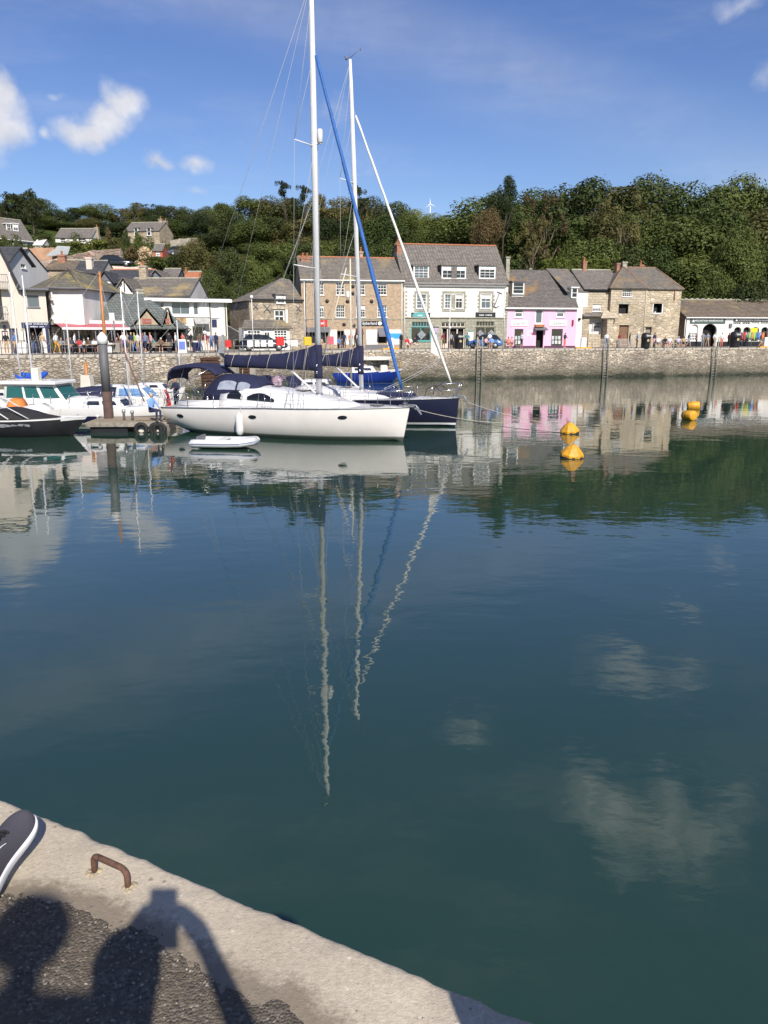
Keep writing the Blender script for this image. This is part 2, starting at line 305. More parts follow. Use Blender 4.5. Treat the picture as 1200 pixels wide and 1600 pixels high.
def letters(text, size, mat, parent, loc, rot=(R(90), 0, 0), depth=.01, shear=0, name='lettering', width=None):
    cu = bpy.data.curves.new(name, 'FONT'); cu.body = text; cu.size = size; cu.align_x = 'CENTER'; cu.align_y = 'CENTER'; cu.extrude = depth; cu.shear = shear; cu.resolution_u = 2
    t = bpy.data.objects.new(name, cu); C.objects.link(t); dg = bpy.context.evaluated_depsgraph_get(); me = bpy.data.meshes.new_from_object(t.evaluated_get(dg))
    bpy.data.objects.remove(t)
    if width:
        xs = [v.co.x for v in me.vertices]; w = max(xs) - min(xs); k = width / w
        for v in me.vertices: v.co.x *= k
    me.materials.clear(); me.materials.append(mat); o = link(name, me, parent, loc); o.rotation_euler = rot; return o

# ------------------------------------------------------------------ materials used widely
WHITE = paint('white_render', (.74, .71, .66), .8, .10, .8, .004, 25, streak=True)
CREAM = paint('cream_render', (.66, .59, .50), .8, .07, .8, .004, 25, streak=True)
PINK = paint('pink_render', (.84, .49, .63), .75, .10, .8, .004, 25, streak=True)
WOODWHITE = paint('white_painted_wood', (.80, .79, .76), .45, .05, 3)
GREYPAINT = paint('grey_paint', (.16, .16, .18), .6, .1, 3)
BLACKP = paint('black_paint', (.015, .015, .018), .45, .2, 3)
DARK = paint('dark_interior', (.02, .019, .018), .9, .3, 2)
SLATE = courses('grey_slate', (.215, .19, .165), (.15, .135, .118), (.05, .05, .05), .32, .16, .8, .02, (.30, .22, .09), lscale=.35, lo=.62)
SLATE_Y = courses('lichened_slate', (.21, .185, .15), (.15, .135, .118), (.06, .055, .05), .32, .16, .85, .02, (.31, .24, .12), lscale=.33, lo=.54)
SLATE_D = courses('dark_slate', (.082, .083, .09), (.055, .057, .063), (.025, .025, .027), .3, .17, .7, .015)
SLATE_G = courses('greenish_slate', (.165, .185, .17), (.115, .13, .122), (.06, .066, .062), .3, .16, .75, .02, (.17, .19, .13), lscale=.6, lo=.55)
SLATE_B = courses('brown_stone_slate', (.19, .15, .11), (.13, .105, .085), (.06, .05, .04), .35, .18, .9, .03, (.26, .19, .09), lscale=.6, lo=.55)
TERRA = paint('terracotta', (.42, .16, .08), .85, .2, 4, .005, 20)
BRICK = courses('brown_brick', (.44, .325, .215), (.34, .25, .165), (.38, .31, .23), .24, .085, .9, .008, None, msize=.012)
REDBRICK = courses('red_brick', (.38, .15, .08), (.28, .11, .06), (.3, .25, .2), .23, .08, .9, .008, None, msize=.012)
RUBBLE = stone('rubble_stone', [(.30, .24, .17), (.40, .33, .24), (.24, .2, .155), (.47, .39, .285), (.33, .265, .19)], (.38, .32, .23), 2.6, .55, .03)
RUBBLE2 = stone('golden_rubble', [(.37, .295, .195), (.47, .385, .27), (.29, .24, .17), (.54, .46, .345), (.40, .325, .225)], (.48, .41, .295), 2.3, .6, .04)
ASHLAR = courses('pale_ashlar', (.47, .40, .30), (.38, .32, .24), (.27, .22, .16), .7, .3, .9, .02, None, msize=.014)
GREYSTONE = courses('greenish_granite', (.33, .32, .25), (.27, .26, .2), (.2, .19, .15), .7, .32, .9, .012, None, msize=.012)
GLASS = glass(); ACRYL = glass('tinted_acrylic', (.008, .008, .01), .35); GLASS2 = glass('window_glass_pale', (.10, .13, .15), .08); GREENGLASS = glass('green_boat_glass', (.02, .10, .085), .05)
CONC = paint('old_concrete', (.33, .30, .25), .9, .25, 1.2, .02, 12)
STEEL = paint('stainless_steel', (.62, .62, .62), .22, .1, 5, metal=1)
GALV = paint('galvanised_metal', (.40, .41, .42), .45, .2, 5, metal=.6)
WIRE = paint('rigging_wire_grey', (.42, .42, .42), .75, .05, 3, spec=.2)
ROPE = paint('pale_rope', (.5, .46, .38), .9, .2, 20)
RUBBER = paint('black_rubber', (.016, .016, .016), .75, .3, 8)
GEL = paint('white_gelcoat', (.74, .73, .71), .25, .05, 1.2, spec=.5, coat=.2)
GEL2 = paint('cream_gelcoat', (.68, .64, .55), .35, .08, 1.5)
NAVYCLOTH = paint('navy_canvas', (.014, .017, .055), .85, .2, 3, .006, 9)
NAVYGEL = paint('navy_gelcoat', (.012, .014, .045), .12, .1, 1.5, coat=.4)
BLUEGEL = paint('blue_hull_paint', (.012, .035, .22), .25, .15, 1.5)
BLUECLOTH = paint('blue_canvas', (.01, .09, .50), .8, .2, 3, .006, 9)
ALU = paint('white_spar', (.74, .74, .75), .35, .05, 3)
TIMBER = paint('weathered_timber', (.33, .27, .19), .9, .3, 5, .006, 14)
VARNISH = paint('varnished_spar', (.48, .20, .06), .45, .2, 4)
YELLOW = paint('yellow_buoy', (.74, .36, .02), .55, .26, 5, streak=True)
ORANGE = paint('orange_canvas', (.75, .22, .05), .8, .1, 3)
RED = paint('red_canvas', (.62, .035, .03), .7, .12, 3)
# ------------------------------------------------------------------ water
def water_mat():
    m, nt, b = new_mat('harbour_water'); N = nt.nodes.new; L = nt.links.new
    tc = N('ShaderNodeTexCoord')
    n0 = N('ShaderNodeTexNoise'); n0.inputs['Scale'].default_value = .05; n0.inputs['Detail'].default_value = 3; L(tc.outputs['Object'], n0.inputs['Vector'])
    r = N('ShaderNodeMix'); r.data_type = 'RGBA'; r.inputs['A'].default_value = (.0165, .042, .029, 1); r.inputs['B'].default_value = (.020, .049, .033, 1); L(n0.outputs['Fac'], r.inputs['Factor'])
    L(r.outputs['Result'], b.inputs['Base Color']); b.inputs['Roughness'].default_value = .012; b.inputs['IOR'].default_value = 1.75
    def nz(scale, sx, sy, det, rot=0):
        mp = N('ShaderNodeMapping'); mp.inputs['Scale'].default_value = (sx, sy, 1); mp.inputs['Rotation'].default_value = (0, 0, rot); L(tc.outputs['Object'], mp.inputs[0])
        t = N('ShaderNodeTexNoise'); t.inputs['Scale'].default_value = scale; t.inputs['Detail'].default_value = det; t.inputs['Roughness'].default_value = .5; L(mp.outputs[0], t.inputs['Vector']); return t.outputs['Fac']
    patch = nz(.06, .6, 1.2, 3)
    pm = N('ShaderNodeMapRange'); L(patch, pm.inputs[0]); pm.inputs[1].default_value = .40; pm.inputs[2].default_value = .62; pm.inputs[3].default_value = .42; pm.inputs[4].default_value = 1.0
    prev = None
    for sc_, sx, sy, det, rot, dist in ((.55, .8, 1.3, 2, R(15), .013), (1.7, .7, 1.2, 2, R(-12), .0056), (5.2, .8, 1.2, 2, R(8), .0016)):
        h = nz(sc_, sx, sy, det, rot)
        k = N('ShaderNodeMath'); k.operation = 'MULTIPLY'; L(h, k.inputs[0]); L(pm.outputs[0], k.inputs[1])
        bp = N('ShaderNodeBump'); bp.inputs['Strength'].default_value = 1; bp.inputs['Distance'].default_value = dist; L(k.outputs[0], bp.inputs['Height'])
        if prev: L(prev, bp.inputs['Normal'])
        prev = bp.outputs[0]
    L(prev, b.inputs['Normal'])
    return m
EDGE_UY = [(-120, 54.5), (0, 58), (150, 60), (300, 62.5), (420, 69), (560, 76.5), (640, 79), (900, 84), (1200, 90), (1400, 94)]
EDGE = [Vector((at_y(u, 546, Y).x, Y, 0)) for u, Y in EDGE_UY]
w = MB(); w.poly([(-160, -30, 0), (160, -30, 0), (160, 99, 0), (-160, 99, 0)])
tag(w.build('water', water_mat()), 'calm dark teal harbour water mirroring boats and sky', kind='structure')

# ------------------------------------------------------------------ far quay: pavement, wall, coping
def pave_mat():
    m, nt, b = new_mat('quay_paving'); N = nt.nodes.new; L = nt.links.new
    tc = N('ShaderNodeTexCoord'); n = N('ShaderNodeTexNoise'); n.inputs['Scale'].default_value = .6; n.inputs['Detail'].default_value = 8; n.inputs['Roughness'].default_value = .7; L(tc.outputs['Object'], n.inputs['Vector'])
    cr = N('ShaderNodeValToRGB'); cr.color_ramp.elements[0].position = .3; cr.color_ramp.elements[0].color = (.15, .14, .125, 1); cr.color_ramp.elements[1].position = .7; cr.color_ramp.elements[1].color = (.30, .27, .23, 1)
    L(n.outputs['Fac'], cr.inputs[0]); L(cr.outputs[0], b.inputs['Base Color']); b.inputs['Roughness'].default_value = .92; return m
PAVE = pave_mat()
pv = MB()
back = [Vector((e.x * 1.9, e.y + 48, 0)) for e in EDGE]
for i in range(len(EDGE) - 1):
    a, b_, c, d = EDGE[i], EDGE[i + 1], back[i + 1], back[i]
    pv.poly([(a.x, a.y, Q), (b_.x, b_.y, Q), (c.x, c.y, Q), (d.x, d.y, Q)])
tag(pv.build('quay_pavement', PAVE), 'grey quayside pavement in front of the shops', kind='structure')
QW = stone('quay_wall_stone', [(.44, .365, .275), (.31, .26, .20), (.56, .475, .37), (.37, .31, .235), (.62, .54, .44), (.25, .21, .16)], (.20, .17, .13), 3.1, .40, .045,
           band=[(1.9, 3.2, (.19, .165, .13), .5), (1.15, 1.8, (.12, .11, .075), .65), (.6, 1.0, (.03, .036, .022), .93)])
wl = MB(); secs = []
random.seed(3)
def edge_pt(t):
    """point at arc length t along the quay edge and the inward normal"""
    for i in range(len(EDGE) - 1):
        d = EDGE[i + 1] - EDGE[i]; l = d.length
        if t <= l or i == len(EDGE) - 2:
            dn = d.normalized(); return EDGE[i] + dn * t, Vector((-dn.y, dn.x, 0)), dn
        t -= l
ELEN = sum((EDGE[i + 1] - EDGE[i]).length for i in range(len(EDGE) - 1))
nst = int(ELEN / .16)
for k in range(nst + 1):
    p, nn, dn = edge_pt(ELEN * k / nst); row = []
    for z in [-.6, -.2, 0, .15, .3, .45, .6, .75, .9, 1.05, 1.2, 1.35, 1.5, 1.65, 1.8, 1.95, 2.1, 2.25, 2.4, 2.55, 2.7, Q - .18]:
        q = Vector((p.x * .9, p.y * .9, z * 1.9)); amp = .05 * (noise.noise(q * 2.3) + .6 * noise.cell(Vector((p.x * 1.5 + (int(z / .3) % 2) * .4, p.y * .3, z / .3))) )
        off = nn * (amp - .10 - .12 * (1 - z / Q)); row.append((p.x + off.x, p.y + off.y, z))
    secs.append(row)
for i in range(len(secs)): secs[i] = list(reversed(secs[i]))
wl.loft(secs, smooth=False)
qwall = tag(wl.build('quay_wall', QW), 'long rubble stone quay wall with dark weed along the waterline', 'wall')
COPING = stone('coping_granite', [(.36, .32, .26), (.44, .39, .32), (.30, .27, .22)], (.2, .18, .15), .8, 1, .01)
cop = MB(); cop.bbox(-.59, .59, -.14, .45, -.19, .012, .03); cop_me = cop.mesh('coping_stone', COPING)
t = .6
while t < ELEN - .6:
    p, nn, dn = edge_pt(t); o = link('coping_stone', cop_me, qwall, (p.x, p.y, Q + random.uniform(-.006, .006))); o.rotation_euler = (0, 0, math.atan2(dn.y, dn.x) + random.uniform(-.006, .006)); t += 1.2
# pale rendered stretch of wall with timber fender boards
def quay_box(u0, u1, z0, z1, out, name, mat, parent=None, Yoff=0):
    """panel standing proud of the quay face between two picture columns"""
    pts = []
    for u in (u0, u1):
        for i in range(len(EDGE) - 1):
            ua, ub = EDGE_UY[i][0], EDGE_UY[i + 1][0]
            if ua <= u <= ub:
                pts.append(EDGE[i].lerp(EDGE[i + 1], (u - ua) / (ub - ua))); break
    d = (pts[1] - pts[0]); dn = d.normalized(); nn = Vector((-dn.y, dn.x, 0)); m = MB(); m.bbox(0, d.length, -out, .3, z0, z1, .03)
    o = m.build(name, mat, parent, (pts[0].x, pts[0].y, 0)); o.rotation_euler = (0, 0, math.atan2(dn.y, dn.x)); return o
quay_box(273, 392, -.5, Q - .2, .42, 'rendered_facing', CONC, qwall)
for u0, u1 in ((309, 334), (366, 380)):
    n_ = 9
    for k in range(n_):
        z0 = .25 + k * .28; o = quay_box(u0, u1, z0, z0 + .22, .56, 'fender_board', MATS.get('fender') or paint('fender', (.10, .05, .03), .9, .3, 4, .008, 10), qwall)

# ------------------------------------------------------------------ terrain behind the town
def lerp_tab(x, tab):
    if x <= tab[0][0]: return tab[0][1]
    for (a, va), (b, vb) in zip(tab, tab[1:]):
        if x <= b: k = (x - a) / (b - a); return va + (vb - va) * k
    return tab[-1][1]
def hz(x, y):
    yf = lerp_tab(x, [(-90, 72), (-30, 82), (-14, 86), (0, 99), (30, 104), (60, 106), (120, 120)])
    s = max(0, y - yf)
    sl = lerp_tab(x, [(-80, .26), (-40, .235), (-15, .33), (0, .36), (15, .40), (25, .46), (80, .46)])
    cap = lerp_tab(x, [(-40, 60), (-15, 40), (0, 34), (25, 24), (80, 22)])
    z = cap * math.tanh(sl * s / cap)
    if s == 0: return 2.75 - min(7, (yf - y) * .8)
    if y > 188 and x < 20: z -= (y - 188) * .30
    return 2.75 + z + (noise.noise(Vector((x * .05, y * .05, 0))) * 1.1 * min(1, s / 12) if s > 0 else 0)
def hill_mat():
    m, nt, b = new_mat('hillside_undergrowth'); N = nt.nodes.new; L = nt.links.new
    tc = N('ShaderNodeTexCoord'); n = N('ShaderNodeTexNoise'); n.inputs['Scale'].default_value = .35; n.inputs['Detail'].default_value = 10; n.inputs['Roughness'].default_value = .75; L(tc.outputs['Object'], n.inputs['Vector'])
    cr = N('ShaderNodeValToRGB'); e = cr.color_ramp.elements; e[0].position = .3; e[0].color = (.02, .03, .01, 1); e[1].position = .72; e[1].color = (.10, .12, .035, 1); k = e.new(.5); k.color = (.05, .07, .018, 1)
    L(n.outputs['Fac'], cr.inputs[0]); L(cr.outputs[0], b.inputs['Base Color']); b.inputs['Roughness'].default_value = .95; b.inputs['Specular IOR Level'].default_value = .1
    bp = N('ShaderNodeBump'); bp.inputs['Distance'].default_value = .5; L(n.outputs['Fac'], bp.inputs['Height']); L(bp.outputs[0], b.inputs['Normal']); return m
hm = MB(); xs = [-230 + 5 * i for i in range(93)]; ys = [72 + 4 * j for j in range(70)]
hm.add([(x, y, hz(x, y)) for x in xs for y in ys], [(i * 70 + j, i * 70 + 70 + j, i * 70 + 71 + j, i * 70 + 1 + j) for i in range(92) for j in range(69)], 0, True)
tag(hm.build('hillside', hill_mat()), 'green wooded hillside rising behind the harbour town', kind='structure')
gp = MB(); gp.poly([(-4000, 60, 1.2), (-120, 60, 1.2), (-120, 4000, 1.2), (-4000, 4000, 1.2)]); gp.poly([(120, 60, 1.2), (4000, 60, 1.2), (4000, 4000, 1.2), (120, 4000, 1.2)]); gp.poly([(-120, 110, 1.19), (120, 110, 1.19), (120, 4000, 1.19), (-120, 4000, 1.19)])
tag(gp.build('ground', MATS.setdefault('hill', hill_mat())), 'land beyond the harbour', kind='structure')

# ------------------------------------------------------------------ trees
def leaf_mat(name, c1, c2):
    m, nt, b = new_mat(name); N = nt.nodes.new; L = nt.links.new
    oi = N('ShaderNodeObjectInfo'); tc = N('ShaderNodeTexCoord'); n = N('ShaderNodeTexNoise'); n.inputs['Scale'].default_value = 5; n.inputs['Detail'].default_value = 4; L(tc.outputs['Object'], n.inputs['Vector'])
    gi = N('ShaderNodeNewGeometry')
    a = N('ShaderNodeMath'); a.operation = 'ADD'; L(oi.outputs['Random'], a.inputs[0]); L(n.outputs['Fac'], a.inputs[1])
    a2 = N('ShaderNodeMath'); a2.operation = 'MULTIPLY_ADD'; L(gi.outputs['Random Per Island'], a2.inputs[0]); a2.inputs[1].default_value = .3; L(a.outputs[0], a2.inputs[2])
    mr = N('ShaderNodeMapRange'); L(a2.outputs[0], mr.inputs[0]); mr.inputs[1].default_value = .65; mr.inputs[2].default_value = 1.55
    mx = N('ShaderNodeMix'); mx.data_type = 'RGBA'; L(mr.outputs[0], mx.inputs['Factor']); mx.inputs['A'].default_value = c4(c1); mx.inputs['B'].default_value = c4(c2)
    L(mx.outputs['Result'], b.inputs['Base Color']); b.inputs['Roughness'].default_value = .6; b.inputs['Specular IOR Level'].default_value = .25
    tr = N('ShaderNodeBsdfTranslucent'); L(mx.outputs['Result'], tr.inputs[0]); ms = N('ShaderNodeMixShader'); ms.inputs[0].default_value = .28
    L(b.outputs[0], ms.inputs[1]); L(tr.outputs[0], ms.inputs[2]); L(ms.outputs[0], nt.nodes['Material Output'].inputs[0]); return m
LEAF = {k: leaf_mat('leaf_' + k, [x * k_ for x, k_ in zip(a, (1.55, 1.4, 1.4))], [x * k_ for x, k_ in zip(b, (1.5, 1.36, 1.35))]) for k, (a, b) in {'dark': ((.024, .040, .013), (.060, .082, .024)), 'mid': ((.036, .060, .015), (.092, .122, .031)), 'light': ((.06, .09, .018), (.15, .18, .04)), 'olive': ((.048, .058, .018), (.115, .115, .040)),
        'brown': ((.05, .044, .02), (.112, .090, .040)), 'pine': ((.016, .026, .011), (.040, .052, .018)), 'cream': ((.35, .28, .16), (.6, .52, .36))}.items()}
BARK = paint('bark', (.10, .08, .06), .95, .3, 6, .02, 12); BARKP = paint('pale_bark', (.17, .135, .095), .9, .25, 6, .02, 12)
def leaf_cloud(rnd, blobs, n, size, up=.25):
    """leaf faces spread over and inside many small lobes"""
    mb = MB(); tot = sum(r * r for _, r in blobs)
    for c, r in blobs:
        k = int(n * r * r / tot)
        for _ in range(k):
            d = Vector((rnd.gauss(0, 1), rnd.gauss(0, 1), rnd.gauss(0, 1) + up)).normalized()
            p = c + d * r * (rnd.uniform(.72, 1.08) if rnd.random() < .85 else rnd.uniform(.2, 1.25))
            nrm = (d + Vector((rnd.gauss(0, .34), rnd.gauss(0, .34), rnd.gauss(0, .34) + .2))).normalized()
            t1 = nrm.orthogonal().normalized(); t1.rotate(Matrix.Rotation(rnd.uniform(0, 6.28), 3, nrm)); t2 = nrm.cross(t1)
            a = size * rnd.uniform(.6, 1.35); b_ = a * rnd.uniform(.55, .95); bend = nrm * a * rnd.uniform(-.3, .1)
            mb.add([p - t1 * a + bend, p - t2 * b_ * .6 - t1 * a * .2, p + t2 * b_ * -.5 + t1 * a * .5, p + t1 * a + bend, p + t2 * b_ * .6 + t1 * a * .3, p + t2 * b_ * .55 - t1 * a * .4], [(0, 1, 2, 3), (0, 3, 4, 5)])
    return mb
def crown_blobs(rnd, kind):
    bl = []
    if kind == 'round':
        for i in range(30):
            a = rnd.uniform(0, 6.283); z = rnd.uniform(-.85, 1); rr = math.sqrt(max(0, 1 - z * z)) * rnd.uniform(.55, 1.0); r_ = rnd.choice((.07, .11, .15, .19, .23))
            bl.append((Vector(((.46 - r_ * .7) * rr * math.cos(a), (.46 - r_ * .7) * rr * math.sin(a), .5 + (.47 - r_ * .7) * z)), r_))
    elif kind == 'tall':
        for i in range(32):
            a = rnd.uniform(0, 6.283); z = rnd.random(); w_ = .42 * math.sin(math.pi * min(1, (z * .85 + .12))) ** .7
            rr = w_ * rnd.uniform(.4, .95); bl.append((Vector((rr * math.cos(a), rr * math.sin(a), .06 + .84 * z)), rnd.choice((.07, .10, .14, .18))))
    elif kind == 'pine':
        for i in range(11):
            a = rnd.uniform(0, 6.283); z = rnd.choice([.45, .62, .75, .88]) + rnd.uniform(-.05, .05); rr = rnd.uniform(.05, .42) * (1.15 - .5 * z)
            c = Vector((rr * math.cos(a), rr * math.sin(a), z))
            for q in range(4): bl.append((c + Vector((rnd.uniform(-.12, .12), rnd.uniform(-.12, .12), rnd.uniform(-.02, .03))), rnd.uniform(.05, .09)))
    elif kind == 'bush':
        for i in range(30):
            a = rnd.uniform(0, 6.283); z = rnd.random() ** .8; rr = math.sqrt(max(0, 1 - z * z)) * rnd.uniform(.4, 1)
            bl.append((Vector((.42 * rr * math.cos(a), .42 * rr * math.sin(a), .02 + .86 * z)), rnd.uniform(.09, .16)))
    elif kind == 'sparse':
        for i in range(34):
            a = rnd.uniform(0, 6.283); z = rnd.uniform(.15, 1); rr = rnd.uniform(.08, .42)
            bl.append((Vector((rr * math.cos(a), rr * math.sin(a), z * .92)), rnd.uniform(.04, .09)))
    return bl
CROWNS = {}
NL = {'round': 9500, 'tall': 9500, 'pine': 2600, 'bush': 2400, 'sparse': 3600}; SZ = {'round': .0165, 'tall': .0165, 'pine': .02, 'bush': .030, 'sparse': .018}
def trunk_mb(rnd, kind):
    mb = MB(); top = .76 if kind != 'bush' else .5
    bend = [Vector((rnd.uniform(-.03, .03), rnd.uniform(-.03, .03), 0)) for _ in range(5)]
    P = [Vector((0, 0, -.06)), Vector((0, 0, .2)) + bend[0], Vector((0, 0, .45)) + bend[1], Vector((0, 0, .65)) + bend[2], Vector((0, 0, top)) + bend[3]]
    mb.tube(P, [.034, .024, .018, .012, .005], 7)
    for k in range(9):
        z = rnd.uniform(.28, .66); a = rnd.uniform(0, 6.283); l = rnd.uniform(.14, .26); b0 = Vector((0, 0, z))
        d = Vector((math.cos(a), math.sin(a), rnd.uniform(.5, 1.1)))
        mid = b0 + d * l * .5 + Vector((0, 0, -.01)); end = b0 + d * l + Vector((rnd.uniform(-.03, .03), rnd.uniform(-.03, .03), .02))
        mb.tube([b0, mid, end], [.011, .007, .003], 5)
        if kind == 'sparse':
            for q in range(2): e2 = mid + Vector((rnd.uniform(-.12, .12), rnd.uniform(-.12, .12), rnd.uniform(.06, .16))); mb.tube([mid, e2], [.005, .002], 4)
    return mb
for kind in NL:
    CROWNS[kind] = []
    for s_ in range(3 if kind in ('round', 'tall') else 2):
        rnd = random.Random(hash_seed := (len(kind) * 31 + s_ * 7)); CROWNS[kind].append((leaf_cloud(rnd, crown_blobs(rnd, kind), NL[kind], SZ[kind]), trunk_mb(rnd, kind)))
MESHC = {}
def tree(u, vtop, Y, wpx, kind='round', leaf='mid', label=None, group=None, hmax=1.35, name=None, base=None):
    p = at_y(u, vtop, Y); zb = hz(p.x, Y) if base is None else base; h = p.z - zb
    if h < 1.2: return None
    w_ = wpx / F * Y; rnd = random.Random(int(u * 13 + vtop * 7 + Y))
    ch = min(h * .97, w_ * hmax) if kind != 'bush' else h
    i = rnd.randrange(len(CROWNS[kind])); key = (kind, i, leaf)
    if key not in MESHC:
        cmb, tmb = CROWNS[kind][i]; MESHC[key] = (cmb.mesh('crown', LEAF[leaf]), tmb.mesh('trunk', BARKP if kind == 'sparse' else BARK))
    nm = name or {'pine': 'pine_tree', 'bush': 'bush'}.get(kind, 'broadleaf_tree')
    root = thing(nm, label or TL[leaf if kind != 'pine' else 'pine'], 'bush' if kind == 'bush' else 'tree', (p.x, Y, zb), rnd.uniform(0, 6.28), group or TG)
    cr = link('crown', MESHC[key][0], root, (0, 0, h - ch)); cr.scale = (w_, w_, ch)
    if kind != 'bush':
        tk = link('trunk', MESHC[key][1], root, (0, 0, 0)); tk.scale = (w_ * .95, w_ * .95, h * .93)
    return root
SKY = [(-60, 300), (0, 302), (20, 298), (45, 295), (70, 306), (85, 322), (120, 318), (150, 308), (165, 318), (200, 312), (240, 310), (270, 314), (300, 312), (340, 312), (355, 308), (375, 300), (400, 302), (430, 296), (465, 302), (500, 297), (530, 300), (560, 294), (580, 296), (625, 302), (640, 310), (660, 326), (700, 333), (740, 330), (752, 318), (765, 292), (778, 278), (800, 272), (815, 284), (835, 292), (855, 292), (880, 277), (920, 265), (960, 270), (1000, 267), (1040, 274), (1075, 287), (1090, 272), (1115, 264), (1150, 267), (1180, 277), (1260, 285)]
trn = random.Random(11)
TL = {'dark': 'dark evergreen broadleaf tree in the wood', 'mid': 'green broadleaf tree in the wood', 'light': 'bright green tree in the wood', 'olive': 'olive green tree in the wood', 'brown': 'browning tree in the wood', 'pine': 'dark pine tree on the hilltop'}
ORD = ['', 'first', 'second', 'third', 'fourth', 'fifth', 'sixth', 'seventh', 'eighth', 'ninth', 'tenth', 'eleventh', 'twelfth', 'thirteenth', 'fourteenth', 'fifteenth', 'sixteenth', 'seventeenth', 'eighteenth', 'nineteenth', 'twentieth', 'twenty-first', 'twenty-second']
def row(u0, u1, du, Y, voff, wpx, kinds, leaves, where, jit=7, cap=None):
    global TL, TG
    TG = 'trees ' + where
    TL = {'dark': 'dark green tree ' + where, 'mid': 'green tree ' + where, 'light': 'bright green tree ' + where, 'olive': 'olive green tree ' + where, 'brown': 'browning tree ' + where, 'pine': 'dark pine ' + where}
    u = u0; kk = 0
    while u < u1:
        v = lerp_tab(u, SKY) + voff + trn.uniform(0, jit)
        if cap: v = max(v, cap)
        kd, lf = trn.choice(kinds), trn.choice(leaves); o_ = tree(u, v, Y + trn.uniform(-3, 3), wpx * trn.uniform(.8, 1.2), kd, lf)
        if o_: kk += 1; o_['label'] = o_['label'] + ', %s from the left' % ORD[kk]
        u += du * trn.uniform(.8, 1.2)
row(-30, 350, 30, 190, 4, 58, ['round', 'round', 'tall'], ['dark', 'olive', 'mid'], 'along the ridge above the left-hand houses')
row(-30, 350, 34, 172, 24, 62, ['round'], ['dark', 'dark', 'mid', 'olive'], 'on the slope behind the upper cottages')
row(352, 648, 38, 152, 3, 76, ['round', 'round', 'tall'], ['dark', 'olive', 'mid'], 'on the skyline behind the masts')
row(346, 640, 44, 134, 34, 92, ['round', 'tall'], ['mid', 'mid', 'olive', 'dark'], 'on the slope behind the masts')
row(300, 640, 42, 118, 74, 94, ['round', 'tall'], ['mid', 'dark', 'mid', 'olive'], 'low on the slope behind the brick house', cap=372)
row(652, 756, 24, 152, 3, 58, ['round'], ['light'], 'on the bright bank under the wind turbine', 4)
row(640, 760, 34, 140, 22, 74, ['round'], ['dark', 'mid', 'olive'], 'above the white fronted shop roof')
row(768, 1260, 64, 131, 2, 150, ['round', 'round', 'tall'], ['dark', 'mid', 'mid', 'olive'], 'along the top of the right-hand wood', 8)
row(745, 1260, 62, 120, 46, 142, ['round', 'round', 'tall'], ['dark', 'mid', 'olive', 'mid'], 'halfway up the right-hand wood', 14)
row(806, 1260, 58, 111.5, 98, 132, ['round', 'tall'], ['dark', 'mid', 'mid', 'olive'], 'at the foot of the right-hand wood', 20)
row(1075, 1260, 40, 107, 150, 90, ['tall', 'round'], ['dark', 'mid'], 'directly behind the long low shop roof', 20)
TG = 'single trees'
for a in [(45, 294, 160, 62, 'pine', 'pine', 'spreading dark pine above the grey house with dormers'), (8, 300, 158, 60, 'pine', 'pine', 'dark pine at the left edge above the grey house'), (445, 282, 140, 34, 'pine', 'pine', 'umbrella pine standing above the skyline left of the tall mast'), (478, 289, 140, 34, 'pine', 'pine', 'umbrella pine on the skyline just behind the tall mast'), (560, 290, 142, 50, 'pine', 'pine', 'umbrella pine on the skyline behind the second mast'),
          (790, 268, 117, 62, 'tall', 'dark', 'tall dark conifer like tree at the left end of the right-hand wood'), (762, 320, 114, 56, 'round', 'brown', 'browning tree at the left end of the right-hand wood'), (855, 300, 113, 74, 'sparse', 'brown', 'half bare tree with pale branches behind the pink gallery roof'), (835, 335, 110, 60, 'sparse', 'olive', 'thin leaning tree with a pale trunk behind the pink gallery'),
          (975, 300, 113, 90, 'sparse', 'olive', 'half bare olive tree in the middle of the right-hand wood'), (1160, 350, 109, 90, 'round', 'mid', 'broad green tree behind the low shop near the right edge'),
          (355, 380, 96, 80, 'tall', 'dark', 'tall dark tree between the white building and the stone house'), (330, 420, 92, 62, 'tall', 'mid', 'green tree behind the white flat roofed building'), (372, 440, 88, 60, 'round', 'dark', 'dark rounded tree beside the small stone house'), (300, 372, 112, 66, 'round', 'olive', 'olive tree right of the red hut'), (395, 400, 100, 66, 'round', 'mid', 'green tree above the small stone house roof'), (425, 405, 104, 60, 'tall', 'light', 'bright tree above the small stone house ridge'), (345, 480, 86, 50, 'bush', 'mid', 'bush filling the gap beside the white building'), (372, 500, 84, 44, 'bush', 'dark', 'dark bush behind the parked black car')]:
    tree(*a[:6], label=a[6])
